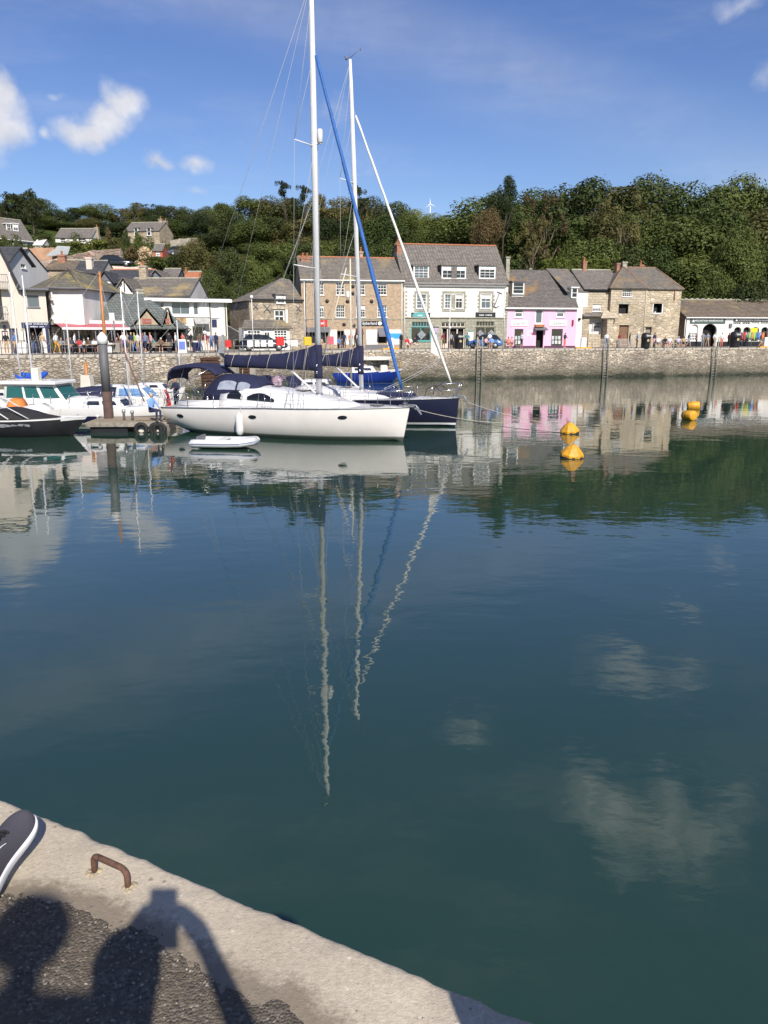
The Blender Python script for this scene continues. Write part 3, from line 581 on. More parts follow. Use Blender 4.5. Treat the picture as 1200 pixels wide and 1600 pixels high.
for k, a in enumerate([(150, 372, 138, 60, 'light'), (118, 376, 138, 50, 'light'), (178, 370, 140, 40, 'olive'), (95, 382, 136, 40, 'mid'), (168, 352, 146, 18, 'brown'), (70, 363, 145, 32, 'dark'), (205, 382, 132, 34, 'brown'), (225, 384, 130, 34, 'cream'), (245, 400, 124, 60, 'mid'), (280, 398, 122, 50, 'mid'), (275, 420, 112, 40, 'mid'), (5, 366, 140, 14, 'light'), (25, 378, 138, 10, 'olive'), (290, 378, 130, 40, 'olive'), (215, 360, 150, 22, 'mid'), (196, 356, 150, 16, 'dark'), (1105, 512, 100, 30, 'mid')]):
    tree(a[0], a[1], a[2], a[3], 'bush', a[4], ['%s shrub %s' % ({'light': 'bright green', 'mid': 'green', 'olive': 'olive', 'brown': 'russet', 'dark': 'dark', 'cream': 'cream plumed'}[a[4]], w_) for w_ in ('below the white cottage', 'above the old garden wall', 'right of the white cottage', 'left of the white cottage', 'beside the cottage chimney', 'above the white lean-to', 'beside the parked dark car', 'beside the red hut', 'in front of the red hut', 'below the second parked car', 'above the small white gable', 'in front of the grey house', 'beside the grey house wall', 'at the end of the pale garden wall', 'in front of the stone cottage', 'at the stone cottage corner', 'between the stone house and the low shop')][k], 'shrubs about the town', base=(None if a[0] < 1000 else Q))

# low undergrowth over the banks between the trees and houses
ug = MB(); ru = random.Random(21); bl = []
for k in range(900):
    x = ru.uniform(-75, 62); y = ru.uniform(84, 150) if x > -12 else ru.uniform(92, 190); s_ = y - lerp_tab(x, [(-90, 78), (-30, 88), (-14, 90), (0, 101), (30, 106), (60, 108)])
    if s_ < 0: continue
    r_ = ru.uniform(.5, 1.1) * (1.3 if y > 120 else 1); bl.append((Vector((x, y, hz(x, y) + r_ * .35)), r_))
ug = leaf_cloud(ru, bl, 52000, .20, .5)
tag(ug.build('undergrowth', leaf_mat('leaf_undergrowth', (.035, .055, .014), (.10, .125, .032))), 'mixed undergrowth covering the hillside', 'undergrowth', kind='stuff')
# ------------------------------------------------------------------ the near quay
E0, E1 = at_z(0, 1240), at_z(860, 1600); ED = (E1 - E0).normalized(); EN = Vector((ED.y, -ED.x, 0))
if EN.dot(-E0) < 0: EN = -EN
def ab(p): d = Vector(p) - E0; return d.dot(ED), d.dot(EN)
def from_ab(a, b, z=0): return E0 + ED * a + EN * b + Vector((0, 0, z))
BND = sorted(ab(at_z(u, v)) for u, v in [(-120, 1420), (-40, 1402), (20, 1396), (60, 1398), (110, 1412), (150, 1424), (190, 1446), (240, 1462), (300, 1498), (345, 1530), (400, 1560), (440, 1562), (462, 1572), (480, 1600), (560, 1660), (700, 1800)])
def concrete_mat():
    m, nt, b = new_mat('worn_quay_concrete'); N = nt.nodes.new; L = nt.links.new
    tc = N('ShaderNodeTexCoord')
    def nz(s, d=6, r=.6): t = N('ShaderNodeTexNoise'); t.inputs['Scale'].default_value = s; t.inputs['Detail'].default_value = d; t.inputs['Roughness'].default_value = r; L(tc.outputs['Object'], t.inputs['Vector']); return t
    a = nz(2.3, 8, .6); cr = N('ShaderNodeValToRGB'); e = cr.color_ramp.elements
    e[0].position = .3; e[0].color = (.41, .35, .262, 1); e[1].position = .7; e[1].color = (.57, .495, .378, 1); k = e.new(.5); k.color = (.50, .432, .33, 1); L(a.outputs['Fac'], cr.inputs[0])
    f = nz(55, 5, .7); fm = N('ShaderNodeMapRange'); L(f.outputs['Fac'], fm.inputs[0]); fm.inputs[1].default_value = .3; fm.inputs[2].default_value = .7; fm.inputs[3].default_value = .84; fm.inputs[4].default_value = 1.13
    mu = N('ShaderNodeMix'); mu.data_type = 'RGBA'; mu.blend_type = 'MULTIPLY'; mu.inputs['Factor'].default_value = 1; L(cr.outputs[0], mu.inputs['A']); L(fm.outputs[0], mu.inputs['B'])
    last = mu.outputs['Result']
    def spots(scale, rad, col, amt, keep):
        nonlocal last
        v = N('ShaderNodeTexVoronoi'); v.inputs['Scale'].default_value = scale; L(tc.outputs['Object'], v.inputs['Vector'])
        sp = N('ShaderNodeSeparateColor'); L(v.outputs['Color'], sp.inputs[0])
        r1 = N('ShaderNodeMath'); r1.operation = 'MULTIPLY'; L(sp.outputs[1], r1.inputs[0]); r1.inputs[1].default_value = rad
        lt = N('ShaderNodeMath'); lt.operation = 'LESS_THAN'; L(v.outputs['Distance'], lt.inputs[0]); L(r1.outputs[0], lt.inputs[1])
        gt = N('ShaderNodeMath'); gt.operation = 'GREATER_THAN'; L(sp.outputs[0], gt.inputs[0]); gt.inputs[1].default_value = keep
        mm = N('ShaderNodeMath'); mm.operation = 'MULTIPLY'; L(lt.outputs[0], mm.inputs[0]); L(gt.outputs[0], mm.inputs[1]); m2 = N('ShaderNodeMath'); m2.operation = 'MULTIPLY'; L(mm.outputs[0], m2.inputs[0]); m2.inputs[1].default_value = amt
        q = N('ShaderNodeMix'); q.data_type = 'RGBA'; L(m2.outputs[0], q.inputs['Factor']); L(last, q.inputs['A']); q.inputs['B'].default_value = c4(col); last = q.outputs['Result']
        return mm.outputs[0]
    spots(34, .26, (.74, .69, .60), .6, .86); pits = spots(23, .17, (.2, .17, .14), .7, .80); spots(95, .40, (.66, .60, .50), .45, .75); spots(110, .4, (.30, .25, .20), .5, .78)
    # yellowish lichen blotches
    g = nz(4.5, 6, .65); gm = N('ShaderNodeMapRange'); L(g.outputs['Fac'], gm.inputs[0]); gm.inputs[1].default_value = .60; gm.inputs[2].default_value = .72; gm.inputs[4].default_value = .55
    q = N('ShaderNodeMix'); q.data_type = 'RGBA'; L(gm.outputs[0], q.inputs['Factor']); L(last, q.inputs['A']); q.inputs['B'].default_value = (.60, .51, .35, 1); last = q.outputs['Result']
    at_ = N('ShaderNodeAttribute'); at_.attribute_name = 'dirt'; dn_ = nz(28, 8, .75); dm = N('ShaderNodeMath'); dm.operation = 'MULTIPLY_ADD'; L(dn_.outputs['Fac'], dm.inputs[0]); dm.inputs[1].default_value = 1.3; L(at_.outputs['Fac'], dm.inputs[2])
    dr = N('ShaderNodeMapRange'); dr.interpolation_type = 'SMOOTHSTEP'; L(dm.outputs[0], dr.inputs[0]); dr.inputs[1].default_value = .95; dr.inputs[2].default_value = 1.5; dr.inputs[4].default_value = .8
    q = N('ShaderNodeMix'); q.data_type = 'RGBA'; L(dr.outputs[0], q.inputs['Factor']); L(last, q.inputs['A']); q.inputs['B'].default_value = (.19, .155, .11, 1); last = q.outputs['Result']
    L(last, b.inputs['Base Color']); b.inputs['Roughness'].default_value = .93; b.inputs['Specular IOR Level'].default_value = .25
    h = N('ShaderNodeMath'); h.operation = 'MULTIPLY_ADD'; L(pits, h.inputs[0]); h.inputs[1].default_value = -.9; L(f.outputs['Fac'], h.inputs[2])
    h2 = N('ShaderNodeMath'); h2.operation = 'MULTIPLY_ADD'; L(nz(160, 3, .7).outputs['Fac'], h2.inputs[0]); h2.inputs[1].default_value = .4; L(h.outputs[0], h2.inputs[2])
    bp = N('ShaderNodeBump'); bp.inputs['Strength'].default_value = 1; bp.inputs['Distance'].default_value = .0032; L(h2.outputs[0], bp.inputs['Height']); L(bp.outputs[0], b.inputs['Normal']); return m
def gravel_mat():
    m, nt, b = new_mat('worn_tarmac_gravel'); N = nt.nodes.new; L = nt.links.new
    tc = N('ShaderNodeTexCoord'); v = N('ShaderNodeTexVoronoi'); v.inputs['Scale'].default_value = 130; L(tc.outputs['Object'], v.inputs['Vector'])
    sp = N('ShaderNodeSeparateColor'); L(v.outputs['Color'], sp.inputs[0]); cr = N('ShaderNodeValToRGB'); e = cr.color_ramp.elements
    e[0].position = 0; e[0].color = (.075, .066, .054, 1); e[1].position = 1; e[1].color = (.34, .30, .24, 1); k = e.new(.6); k.color = (.13, .112, .088, 1); k = e.new(.92); k.color = (.19, .165, .13, 1); L(sp.outputs[0], cr.inputs[0])
    n = N('ShaderNodeTexNoise'); n.inputs['Scale'].default_value = 7; n.inputs['Detail'].default_value = 8; n.inputs['Roughness'].default_value = .7; L(tc.outputs['Object'], n.inputs['Vector'])
    mx = N('ShaderNodeMix'); mx.data_type = 'RGBA'; mr = N('ShaderNodeMapRange'); L(n.outputs['Fac'], mr.inputs[0]); mr.inputs[1].default_value = .35; mr.inputs[2].default_value = .7; mr.inputs[4].default_value = .75; L(mr.outputs[0], mx.inputs['Factor']); L(cr.outputs[0], mx.inputs['A']); mx.inputs['B'].default_value = (.145, .115, .08, 1)
    L(mx.outputs['Result'], b.inputs['Base Color']); b.inputs['Roughness'].default_value = .95; b.inputs['Specular IOR Level'].default_value = .2
    h = N('ShaderNodeMath'); h.operation = 'MULTIPLY_ADD'; L(v.outputs['Distance'], h.inputs[0]); h.inputs[1].default_value = -1; L(n.outputs['Fac'], h.inputs[2])
    bp = N('ShaderNodeBump'); bp.inputs['Strength'].default_value = 1; bp.inputs['Distance'].default_value = .0045; L(h.outputs[0], bp.inputs['Height']); L(bp.outputs[0], b.inputs['Normal']); return m
def spacing(fine0, fine1, step, far0, far1):
    out = [fine0]; x = fine0; s = step
    while x < fine1: x += step; out.append(x)
    while x < far1: s *= 1.6; x += s; out.append(x)
    x = fine0; s = step; pre = []
    while x > far0: s *= 1.6; x -= s; pre.append(x)
    return pre[::-1] + out
km = MB(); A = spacing(-.35, 2.3, .018, -40, 30); B = [0, .004, .012, .022, .034, .05] + [.07 + .025 * i for i in range(40)] + [1.4, 2.0]
rows_ = []
for a in A:
    fine = -.4 < a < 2.4; e_off = (.011 * noise.noise(Vector((a * 4.1, 3, 0))) + .008 * noise.noise(Vector((a * 13, 7, 0))) + .004 * noise.noise(Vector((a * 37, 9, 0)))) if fine else 0
    r_ = [from_ab(a, .012, -3.6), from_ab(a, .0, -1.0), from_ab(a, -.002 + e_off * .3, -.25), from_ab(a, -.002 + e_off * .7, -.06)]
    for b_ in B:
        drop = -.028 * max(0, 1 - b_ / .034) ** 2 if b_ < .034 else 0
        z = drop + (.0022 * noise.noise(Vector((a * 9, b_ * 9, 0))) + .0012 * noise.noise(Vector((a * 40, b_ * 40, 5))) + .004 * noise.noise(Vector((a * 2, b_ * 2, 2)))) * (1 if fine else 0)
        if b_ < .07 and fine: z -= .008 * max(0, noise.noise(Vector((a * 17, 1.5, b_ * 8))))
        r_.append(from_ab(a, b_ + (e_off * (1 - b_ / .3) if b_ < .3 else 0), z))
    rows_.append(r_)
km.loft(rows_, smooth=True)
# orientation: make the top face up
if km.v and (Vector(km.v[1]) - Vector(km.v[0])).cross(Vector(km.v[len(rows_[0])]) - Vector(km.v[0])).dot(-EN) < 0: km.f = [list(reversed(f)) for f in km.f]
kerb = tag(km.build('quay_edge', concrete_mat()), 'worn pale concrete edge of the near quay', kind='structure')
da = kerb.data.attributes.new('dirt', 'FLOAT', 'POINT'); dv = []
for a in A:
    bd = lerp_tab(a, BND) if -.6 < a < 1.6 else 9
    dv += [0, 0, 0, 0] + [max(0, min(1, 1 + (b_ - bd) / .14)) for b_ in B]
da.data.foreach_set('value', dv)
gm_ = MB(); GA = [-.6 + .0125 * i for i in range(190)]; GB = [.22 + .0125 * j for j in range(92)]
def ground_h(a, b_):
    s = b_ - lerp_tab(a, BND) + .022 * noise.noise(Vector((a * 11, b_ * 11, 4))) + .016 * noise.noise(Vector((a * 37, b_ * 37, 4))) + .010 * noise.noise(Vector((a * 95, b_ * 95, 4)))
    return max(-.02, min(.004, s * .16)) + (.0026 * noise.noise(Vector((a * 60, b_ * 60, 0))) + .0026 * noise.noise(Vector((a * 22, b_ * 22, 8))) if s > -.03 else 0)
nB = len(GB)
gm_.add([from_ab(a, b_, ground_h(a, b_)) for a in GA for b_ in GB], [(i * nB + j, i * nB + j + 1, i * nB + nB + j + 1, i * nB + nB + j) for i in range(len(GA) - 1) for j in range(nB - 1)], 0, True)
GRAV = gravel_mat()
go = gm_.build('quay_ground', GRAV); tag(go, 'rough dark tarmac and grit behind the concrete edge', kind='structure')
g2 = MB(); g2.poly([from_ab(-40, 1.2, .0045), from_ab(30, 1.2, .0045), from_ab(30, 14, .0045), from_ab(-40, 14, .0045)]); g2.poly([from_ab(-40, .62, .004), from_ab(-.55, .62, .004), from_ab(-.55, 1.2, .004), from_ab(-40, 1.2, .004)])
if g2.v and (Vector(g2.v[1]) - Vector(g2.v[0])).cross(Vector(g2.v[2]) - Vector(g2.v[0])).z < 0: g2.f = [list(reversed(f)) for f in g2.f]
tag(g2.build('quay_apron', GRAV), 'tarmac of the near quay behind the camera', kind='structure')
pb = MB(); rp = random.Random(8)
for k in range(900):
    a = rp.uniform(-.4, 1.3); b_ = lerp_tab(a, BND) + (rp.uniform(-.01, .5) if rp.random() < .7 else rp.gauss(0, .022)); r_ = rp.uniform(.0014, .0048) * (1.5 if rp.random() < .06 else 1)
    p = from_ab(a, b_, ground_h(a, b_) + r_ * .3); pb.ball(p, r_, 6, 0 if rp.random() < .65 else 1, rp.uniform(.7, 1.4), rp.uniform(.7, 1.4), .7)
for k in range(60):
    a = rp.uniform(-.3, 2.0); b_ = rp.uniform(.05, .5); pb.ball(from_ab(a, b_, .003), rp.uniform(.0012, .003), 6, 1, 1.2, 1, .7)
tag(pb.build('grit', [paint('grit_dark', (.20, .17, .13), .9, .5, 40), paint('grit_pale', (.33, .29, .235), .9, .3, 40)]), 'loose grit scattered on the tarmac', 'grit', kind='stuff')
# rusty iron staple
RUST = paint('rusty_iron', (.135, .07, .045), .8, .35, 45, .002, 90)
Pa, Pb = at_z(148, 1362), at_z(200, 1386); sd = (Pb - Pa); ln = sd.length; sdn = sd.normalized(); hh = .062; path = [Pa + Vector((0, 0, -.03)), Pa + Vector((0, 0, hh * .55))]
for k in range(5): t = R(90) * k / 4; path.append(Pa + sdn * (.022 * (1 - math.cos(t))) + Vector((0, 0, hh * .6 + .022 * math.sin(t))))
for k in range(5): t = R(90) * k / 4; path.append(Pb - sdn * (.026 * (1 - math.sin(t))) + Vector((0, 0, hh * .6 + .026 * math.cos(t) - .004)))
path += [Pb + Vector((0, 0, hh * .5)), Pb + Vector((0, 0, -.03))]
st = MB(); st.tube(path, .0092, 12)
stp = tag(st.build('iron_staple', RUST), 'rusty bent iron staple set in the concrete quay edge', 'mooring staple')
mo = MB()
for P_ in (Pa, Pb):
    for k in range(9):
        a = rp.uniform(0, 6.28); r_ = rp.uniform(.008, .02); mo.ball((P_.x + r_ * math.cos(a), P_.y + r_ * math.sin(a), Q + .001), rp.uniform(.007, .013), 8, 0, 1, 1, .35)
mo.build('mortar', paint('lichen_mortar', (.46, .38, .24), .95, .3, 40, .003, 60), stp)
# ------------------------------------------------------------------ houses
class House:
    """local frame: x along the front, y into the building, z up from its ground"""
    def __init__(s, name, label, uL, YL, uR, YR, zb=Q, cat='house', vb=542):
        def gx(u, Y): return (u - 600) / F * Y / (CP + (800 - vb) / F * SP)
        s.P = Vector((gx(uL, YL), YL, zb)); p2 = Vector((gx(uR, YR), YR, zb)); d = p2 - s.P; s.w = d.length; s.ex = d.normalized(); s.ey = Vector((-s.ex.y, s.ex.x, 0)); s.zb = zb
        s.o = thing(name, label, cat, s.P, math.atan2(s.ex.y, s.ex.x)); s.op = []
    def loc(s, u, v, y=0):
        d = ray(u, v); o = Vector((0, 0, HC)); pl = s.P + s.ey * y; t = (pl - o).dot(s.ey) / d.dot(s.ey); q = o + d * t - s.P
        return q.dot(s.ex), q.z
    def rect(s, u0, v0, u1, v1, y=0):
        a = s.loc(u0, v0, y); b = s.loc(u1, v0, y); c = s.loc(u0, v1, y); d = s.loc(u1, v1, y)
        return (a[0] + c[0]) / 2, (b[0] + d[0]) / 2, max(.0, (c[1] + d[1]) / 2), (a[1] + b[1]) / 2
    def z(s, u, v, y=0): return s.loc(u, v, y)[1]
    def wall(s, x0, x1, z0, z1, mat, y=0, deep=.2, name='wall', ops=None):
        ops = s.op if ops is None else ops; m = MB()
        ops = [(max(a, x0 + .02), min(b, x1 - .02), max(c, z0), min(d, z1 - .02)) for a, b, c, d in ops if b > x0 and a < x1 and d > z0 and c < z1]
        X = sorted({x0, x1, *[o[0] for o in ops], *[o[1] for o in ops]}); Z = sorted({z0, z1, *[o[2] for o in ops], *[o[3] for o in ops]})
        for i in range(len(X) - 1):
            for j in range(len(Z) - 1):
                cx, cz = (X[i] + X[i + 1]) / 2, (Z[j] + Z[j + 1]) / 2
                if any(a < cx < b and c < cz < d for a, b, c, d in ops): continue
                m.poly([(X[i], y, Z[j]), (X[i + 1], y, Z[j]), (X[i + 1], y, Z[j + 1]), (X[i], y, Z[j + 1])])
        for a, b, c, d in ops:
            m.poly([(a, y, c), (a, y, d), (a, y + deep, d), (a, y + deep, c)]); m.poly([(b, y, c), (b, y + deep, c), (b, y + deep, d), (b, y, d)])
            m.poly([(a, y, d), (b, y, d), (b, y + deep, d), (a, y + deep, d)]); m.poly([(a, y, c), (a, y + deep, c), (b, y + deep, c), (b, y, c)])
        return m.build(name, mat, s.o)
    def shell(s, x0, x1, z1, D, mat, ridge=None, y=0, name='wall'):
        """side and back walls, with gables if the ridge height is given"""
        m = MB(); r = ridge
        for x, f in ((x0, 1), (x1, -1)):
            p = [(x, y, 0), (x, y, z1)] + ([(x, y + D / 2, r)] if r else []) + [(x, y + D, z1), (x, y + D, 0)]
            m.poly(p if f > 0 else p[::-1])
        m.poly([(x1, y + D, 0), (x0, y + D, 0), (x0, y + D, z1), (x1, y + D, z1)]); return m.build(name, mat, s.o)
    def slope(s, m, p0, p1, p2, p3, th=.1, nx=14, ny=6, sag=.03):
        """roof plane p0 p1 (eave) p2 p3 (ridge) as a slightly uneven sheet with thickness"""
        P = [Vector(p) for p in (p0, p1, p2, p3)]; n = (P[1] - P[0]).cross(P[3] - P[0]); n = n.normalized() if n.length > 1e-6 else Vector((0, -.6, .8)); top = []
        for j in range(ny + 1):
            for i in range(nx + 1):
                a = P[0].lerp(P[1], i / nx); b = P[3].lerp(P[2], i / nx); q = a.lerp(b, j / ny); k = 0 if i in (0, nx) or j in (0, ny) else 1
                top.append(q + n * (sag * k * noise.noise(q * .7 + s.P) * 1.4))
        W = nx + 1; F_ = [(j * W + i, j * W + i + 1, (j + 1) * W + i + 1, (j + 1) * W + i) for j in range(ny) for i in range(nx)]
        m.add(top, F_, 0, True); m.slab([p - n * .004 for p in (P[0], P[1], P[2], P[3])], th, 0, n)
    def gable_roof(s, x0, x1, ze, zr, D, mat, y=0, ov=.22, ridge_mat=TERRA, gutter=None, side=.08):
        m = MB(); k = (zr - ze) / (D / 2); zo = ze - ov * k; ym = y + D / 2
        s.slope(m, (x0 - side, y - ov, zo), (x1 + side, y - ov, zo), (x1 + side, ym, zr), (x0 - side, ym, zr))
        s.slope(m, (x1 + side, y + D + ov, zo), (x0 - side, y + D + ov, zo), (x0 - side, ym, zr), (x1 + side, ym, zr), nx=2, ny=1, sag=0)
        r = m.build('roof', mat, s.o)
        if ridge_mat: q = MB(); n = max(2, int((x1 - x0) / .45)); [q.prism([(ym - .16, zr - .06), (ym + .16, zr - .06), (ym + .05, zr + .07), (ym - .05, zr + .07)], 'x', x0 + (x1 - x0) * i / n + .012, x0 + (x1 - x0) * (i + 1) / n) for i in range(n)]; q.build('ridge_tiles', ridge_mat, r)
        if gutter: q = MB(); q.box(x0 - .1, x1 + .1, y - ov - .1, y - ov + .02, zo - .11, zo + .01); q.box(x0, x1, y - .03, y - .004, zo - .3, zo - .02); q.build('gutter', gutter, r)
        return r
    wr = random.Random(12)
    def window(s, u0, v0, u1, v1, nx=2, ny=2, frame=WOODWHITE, pane=GLASS, y=0, deep=.2, fw=.07, bw=.035, sill=True, cut=True, name='window', sash=True, r=None, proud=0, blind=0):
        r = r or s.rect(u0, v0, u1, v1, y); a, b, c, d = r
        if pane is GLASS and name == 'window':
            if s.wr.random() < .35: pane = GLASS2
            if not blind and s.wr.random() < .4: blind = s.wr.choice((.15, .3, .45))
        if cut: s.op.append(r)
        yf = y + (.09 if cut else -.05) - proud; m = MB()
        m.box(a, a + fw, yf, yf + .09, c, d); m.box(b - fw, b, yf, yf + .09, c, d); m.box(a + fw, b - fw, yf, yf + .09, d - fw, d); m.box(a + fw, b - fw, yf, yf + .09, c, c + fw)
        for i in range(1, nx): x = a + fw + (b - a - 2 * fw) * i / nx; m.box(x - bw / 2, x + bw / 2, yf + .01, yf + .065, c + fw, d - fw)
        for j in range(1, ny): z = c + fw + (d - c - 2 * fw) * j / ny; t = bw * (1.7 if sash and j * 2 == ny else 1) / 2; m.box(a + fw, b - fw, yf + .006, yf + .07, z - t, z + t)
        o = m.build(name, frame, s.o); p = MB(); p.box(a + fw * .5, b - fw * .5, yf + .045, yf + .055, c + fw * .5, d - fw * .5); p.build('pane', pane, o)
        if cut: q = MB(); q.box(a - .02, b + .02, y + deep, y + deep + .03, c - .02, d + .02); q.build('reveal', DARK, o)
        if blind: q = MB(); q.box(a + fw, b - fw, yf + .035, yf + .042, d - fw - (d - c) * blind, d - fw); q.build('blind', WOODWHITE, o)
        if sill: q = MB(); q.box(a - .06, b + .06, y - .09 - proud, y + .08, c - .07, c - .005); q.build('sill', frame, o)
        return o
    def opening(s, u0, v0, u1, v1, y=0, deep=.6, name='doorway', mat=DARK, to_ground=False):
        a, b, c, d = s.rect(u0, v0, u1, v1, y)
        if to_ground: c = 0
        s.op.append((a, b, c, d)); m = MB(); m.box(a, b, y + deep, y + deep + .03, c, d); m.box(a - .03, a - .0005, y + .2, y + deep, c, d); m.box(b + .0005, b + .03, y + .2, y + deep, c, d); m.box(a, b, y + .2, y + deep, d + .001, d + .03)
        return m.build(name, mat, s.o), (a, b, c, d)
    def panel(s, u0, v0, u1, v1, mat, name='sign_board', y=0, th=.06, frame=None):
        a, b, c, d = s.rect(u0, v0, u1, v1, y); m = MB(); m.bbox(a, b, y - th, y - .004, c, d, .01); o = m.build(name, mat, s.o); o['r'] = 0; del o['r']; return o, (a, b, c, d)
    def sign(s, u0, v0, u1, v1, mat, text, tmat, hfrac=.6, y=0, shear=0, wfrac=.86, name='sign_board', cx=.5):
        o, (a, b, c, d) = s.panel(u0, v0, u1, v1, mat, name, y, .07)
        if text: letters(text, (d - c) * hfrac * 1.35, tmat, o, (a + (b - a) * cx, y - .078, (c + d) / 2), width=(b - a) * wfrac, shear=shear)
        return o, (a, b, c, d)
    def chimney(s, u0, v0, u1, v1, y, mat=REDBRICK, pots=1, potmat=TERRA, dy=.7):
        a, b, c, d = s.rect(u0, v0, u1, v1, y); c -= .8; m = MB(); m.box(a, b, y, y + dy, c, d - .18); m.box(a - .06, b + .06, y - .06, y + dy + .06, d - .18, d)
        o = m.build('chimney', mat, s.o)
        for k in range(pots): q = MB(); x = a + (b - a) * (k + .5) / pots; q.lathe([(.13, 0), (.12, .12), (.10, .38), (.125, .40), (.125, .48), (.08, .48)], 10, (x, y + dy / 2, d)); q.build('chimney_pot', potmat, o)
        return o
    def pipe(s, u, v0, v1, mat=BLACKP, y=-.08, r=.045, name='downpipe'):
        x0, z1 = s.loc(u, v0, y); z0 = max(0.05, s.loc(u, v1, y)[1]); m = MB(); m.tube([(x0, y, z0), (x0, y, z1)], r, 6); return m.build(name, mat, s.o)
    def strip(s, u0, v0, u1, v1, mat, name, y=0, th=.05):
        a, b, c, d = s.rect(u0, v0, u1, v1, y); m = MB(); m.box(a, b, y - th, y + .003, c, d); return m.build(name, mat, s.o)
    def dormer(s, u0, v0, u1, v1, yf, mat=WOODWHITE, roof=SLATE, nx=2, ny=2, flat=True, pane=GLASS, D=2.4, sides=SLATE, blind=0):
        a, b, c, d = s.rect(u0, v0, u1, v1, yf); e = MB(); e.box(a, b, yf + .12, yf + D, c - .3, d); o = e.build('dormer', sides, s.o)
        q = MB(); q.box(a - .14, b + .14, yf - .16, yf + D, d, d + .13); q.build('dormer_roof', roof, o)
        w_ = s.window(0, 0, 0, 0, nx, ny, mat, pane, y=yf, cut=False, sill=True, r=(a + .06, b - .06, c, d - .02), blind=blind); q = MB(); q.box(a - .005, a + .07, yf - .03, yf + .13, c - .02, d); q.build('cheek', mat, o); q = MB(); q.box(b - .07, b + .005, yf - .03, yf + .13, c - .02, d); q.build('cheek', mat, o); return o
def marks(s, o, r, mat, n, hfrac, wfrac, y=0, cx=.5, rows=1, seed=1):
    """lettering too small to read: a row of small strokes"""
    a, b, c, d = r; rn = random.Random(seed); m = MB()
    for k in range(rows):
        W = (b - a) * wfrac * (1 if k == 0 else .6); x = a + (b - a) * cx - W / 2; zc = d - (d - c) * (k + .5) / rows; hh = (d - c) / rows * hfrac
        for i in range(n):
            w_ = W / n; t = w_ * rn.uniform(.5, .8)
            if rn.random() < .14: x += w_; continue
            m.prism([(x, zc - hh / 2), (x + t, zc - hh / 2 * rn.uniform(.8, 1)), (x + t * rn.uniform(.6, 1), zc + hh / 2), (x + t * .1, zc + hh / 2 * rn.uniform(.6, 1))], 'y', y - .078, y - .07); x += w_
    q = m.build('lettering', mat, o); q['kind'] = 'stuff'; return q
House.marks = marks
TXW = paint('white_lettering', (.85, .85, .84), .5, .02); TXG = paint('grey_lettering', (.22, .24, .27), .5, .02); SIGNBLUE = paint('navy_sign', (.02, .028, .09), .5, .1)
SIGNGREEN = paint('slate_green_sign', (.075, .115, .105), .5, .08); TEAL = paint('teal_paint', (.10, .36, .36), .5, .08)

# --- three storey brown brick shop house
h = House('brick_shop_house', 'three storey brown brick shop house with long lichened slate roof', 472.5, 84, 630, 86)
D = 8.5; ze = h.z(550, 435.5); zr = h.z(550, 402, D / 2)
for (u0, u1) in ((493, 506), (525, 538.5), (557, 570.5), (590, 604.5)): h.window(u0, 441, u1, 461, 3, 4); h.window(u0 - .5, 477, u1 + .5, 496, 4, 4)
h.opening(527, 517, 537.5, 540, to_ground=True, name='shop_doorway'); h.opening(479, 519.5, 514, 536, name='shop_window_recess', deep=.4); h.opening(556, 517, 567, 538, name='shop_doorway', to_ground=True); h.opening(591, 522, 604.5, 536, deep=.3, name='shop_window_recess')
h.wall(0, h.w, 0, ze, BRICK); h.shell(0, h.w, ze, D, BRICK, zr)
h.gable_roof(0, h.w, ze, zr, D, SLATE_Y, gutter=WOODWHITE); h.strip(472.6, 498, 630, 499.4, GREYSTONE, 'string_course')
for u0, u1 in ((515.5, 526.5), (538, 555.5), (572, 590), (605, 627)): h.strip(u0, 515, u1, 538.5, WHITE, 'white_panel', th=.04)
h.strip(571, 538.6, 606, 548, GREYPAINT, 'plinth', th=.07)
o, r = h.sign(494, 500, 511.5, 510, RED, '', TXW); h.marks(o, r, TXW, 5, .32, .55); o, r = h.sign(478, 511.5, 516, 519, GREYPAINT, '', TXW, name='fascia'); h.marks(o, r, TXW, 6, .3, .25)
o, r = h.sign(559, 501.5, 598.5, 509, BLACKP, 'Timberland', TXW, .70, wfrac=.66, cx=.42)
tm = MB(); cx = r[0] + (r[1] - r[0]) * .87; cz = (r[2] + r[3]) / 2
tm.prism([(cx + .22 * math.cos(k * .4488), cz + .2 * math.sin(k * .4488)) for k in range(14)], 'y', -.078, -.066); tm.build('tree_emblem', TXW, o)
aw = MB(); a, b, c, d = h.rect(590, 512.5, 605, 523); aw.slab([(a, -.75, c), (b, -.75, c), (b, -.03, d), (a, -.03, d)], .03); aw.box(a, b, -.77, -.74, c - .2, c); aw.build('awning', GREYPAINT, h.o)
a, b, c, d = h.rect(556, 513, 567, 522); aw = MB(); aw.slab([(a, -.7, c), (b, -.7, c), (b, -.03, d), (a, -.03, d)], .03); aw.build('awning', paint('maroon_canvas', (.12, .04, .05), .8, .1, 3), h.o)
for u, v in ((511, 470.5), (551.5, 447.5), (551.5, 458.5), (543, 471), (559, 471), (580.5, 471), (537.5, 507), (553, 509)):
    x, z = h.loc(u, v); q = MB(); q.lathe([(.2, -.03), (.2, 0), (.07, .05)], 12); t_ = q.build('tie_plate', BLACKP, h.o, (x, -.04, z)); t_.rotation_euler = (R(90), 0, 0)
h.chimney(470.5, 402, 484, 432, 3.2, REDBRICK, 2); h.chimney(562, 393, 567, 402, 4.6, BRICK, 1); h.chimney(620.5, 381, 627.5, 420, 3.4, REDBRICK, 2)
h.pipe(628, 440, 546, WOODWHITE); h.pipe(476.5, 440, 546)

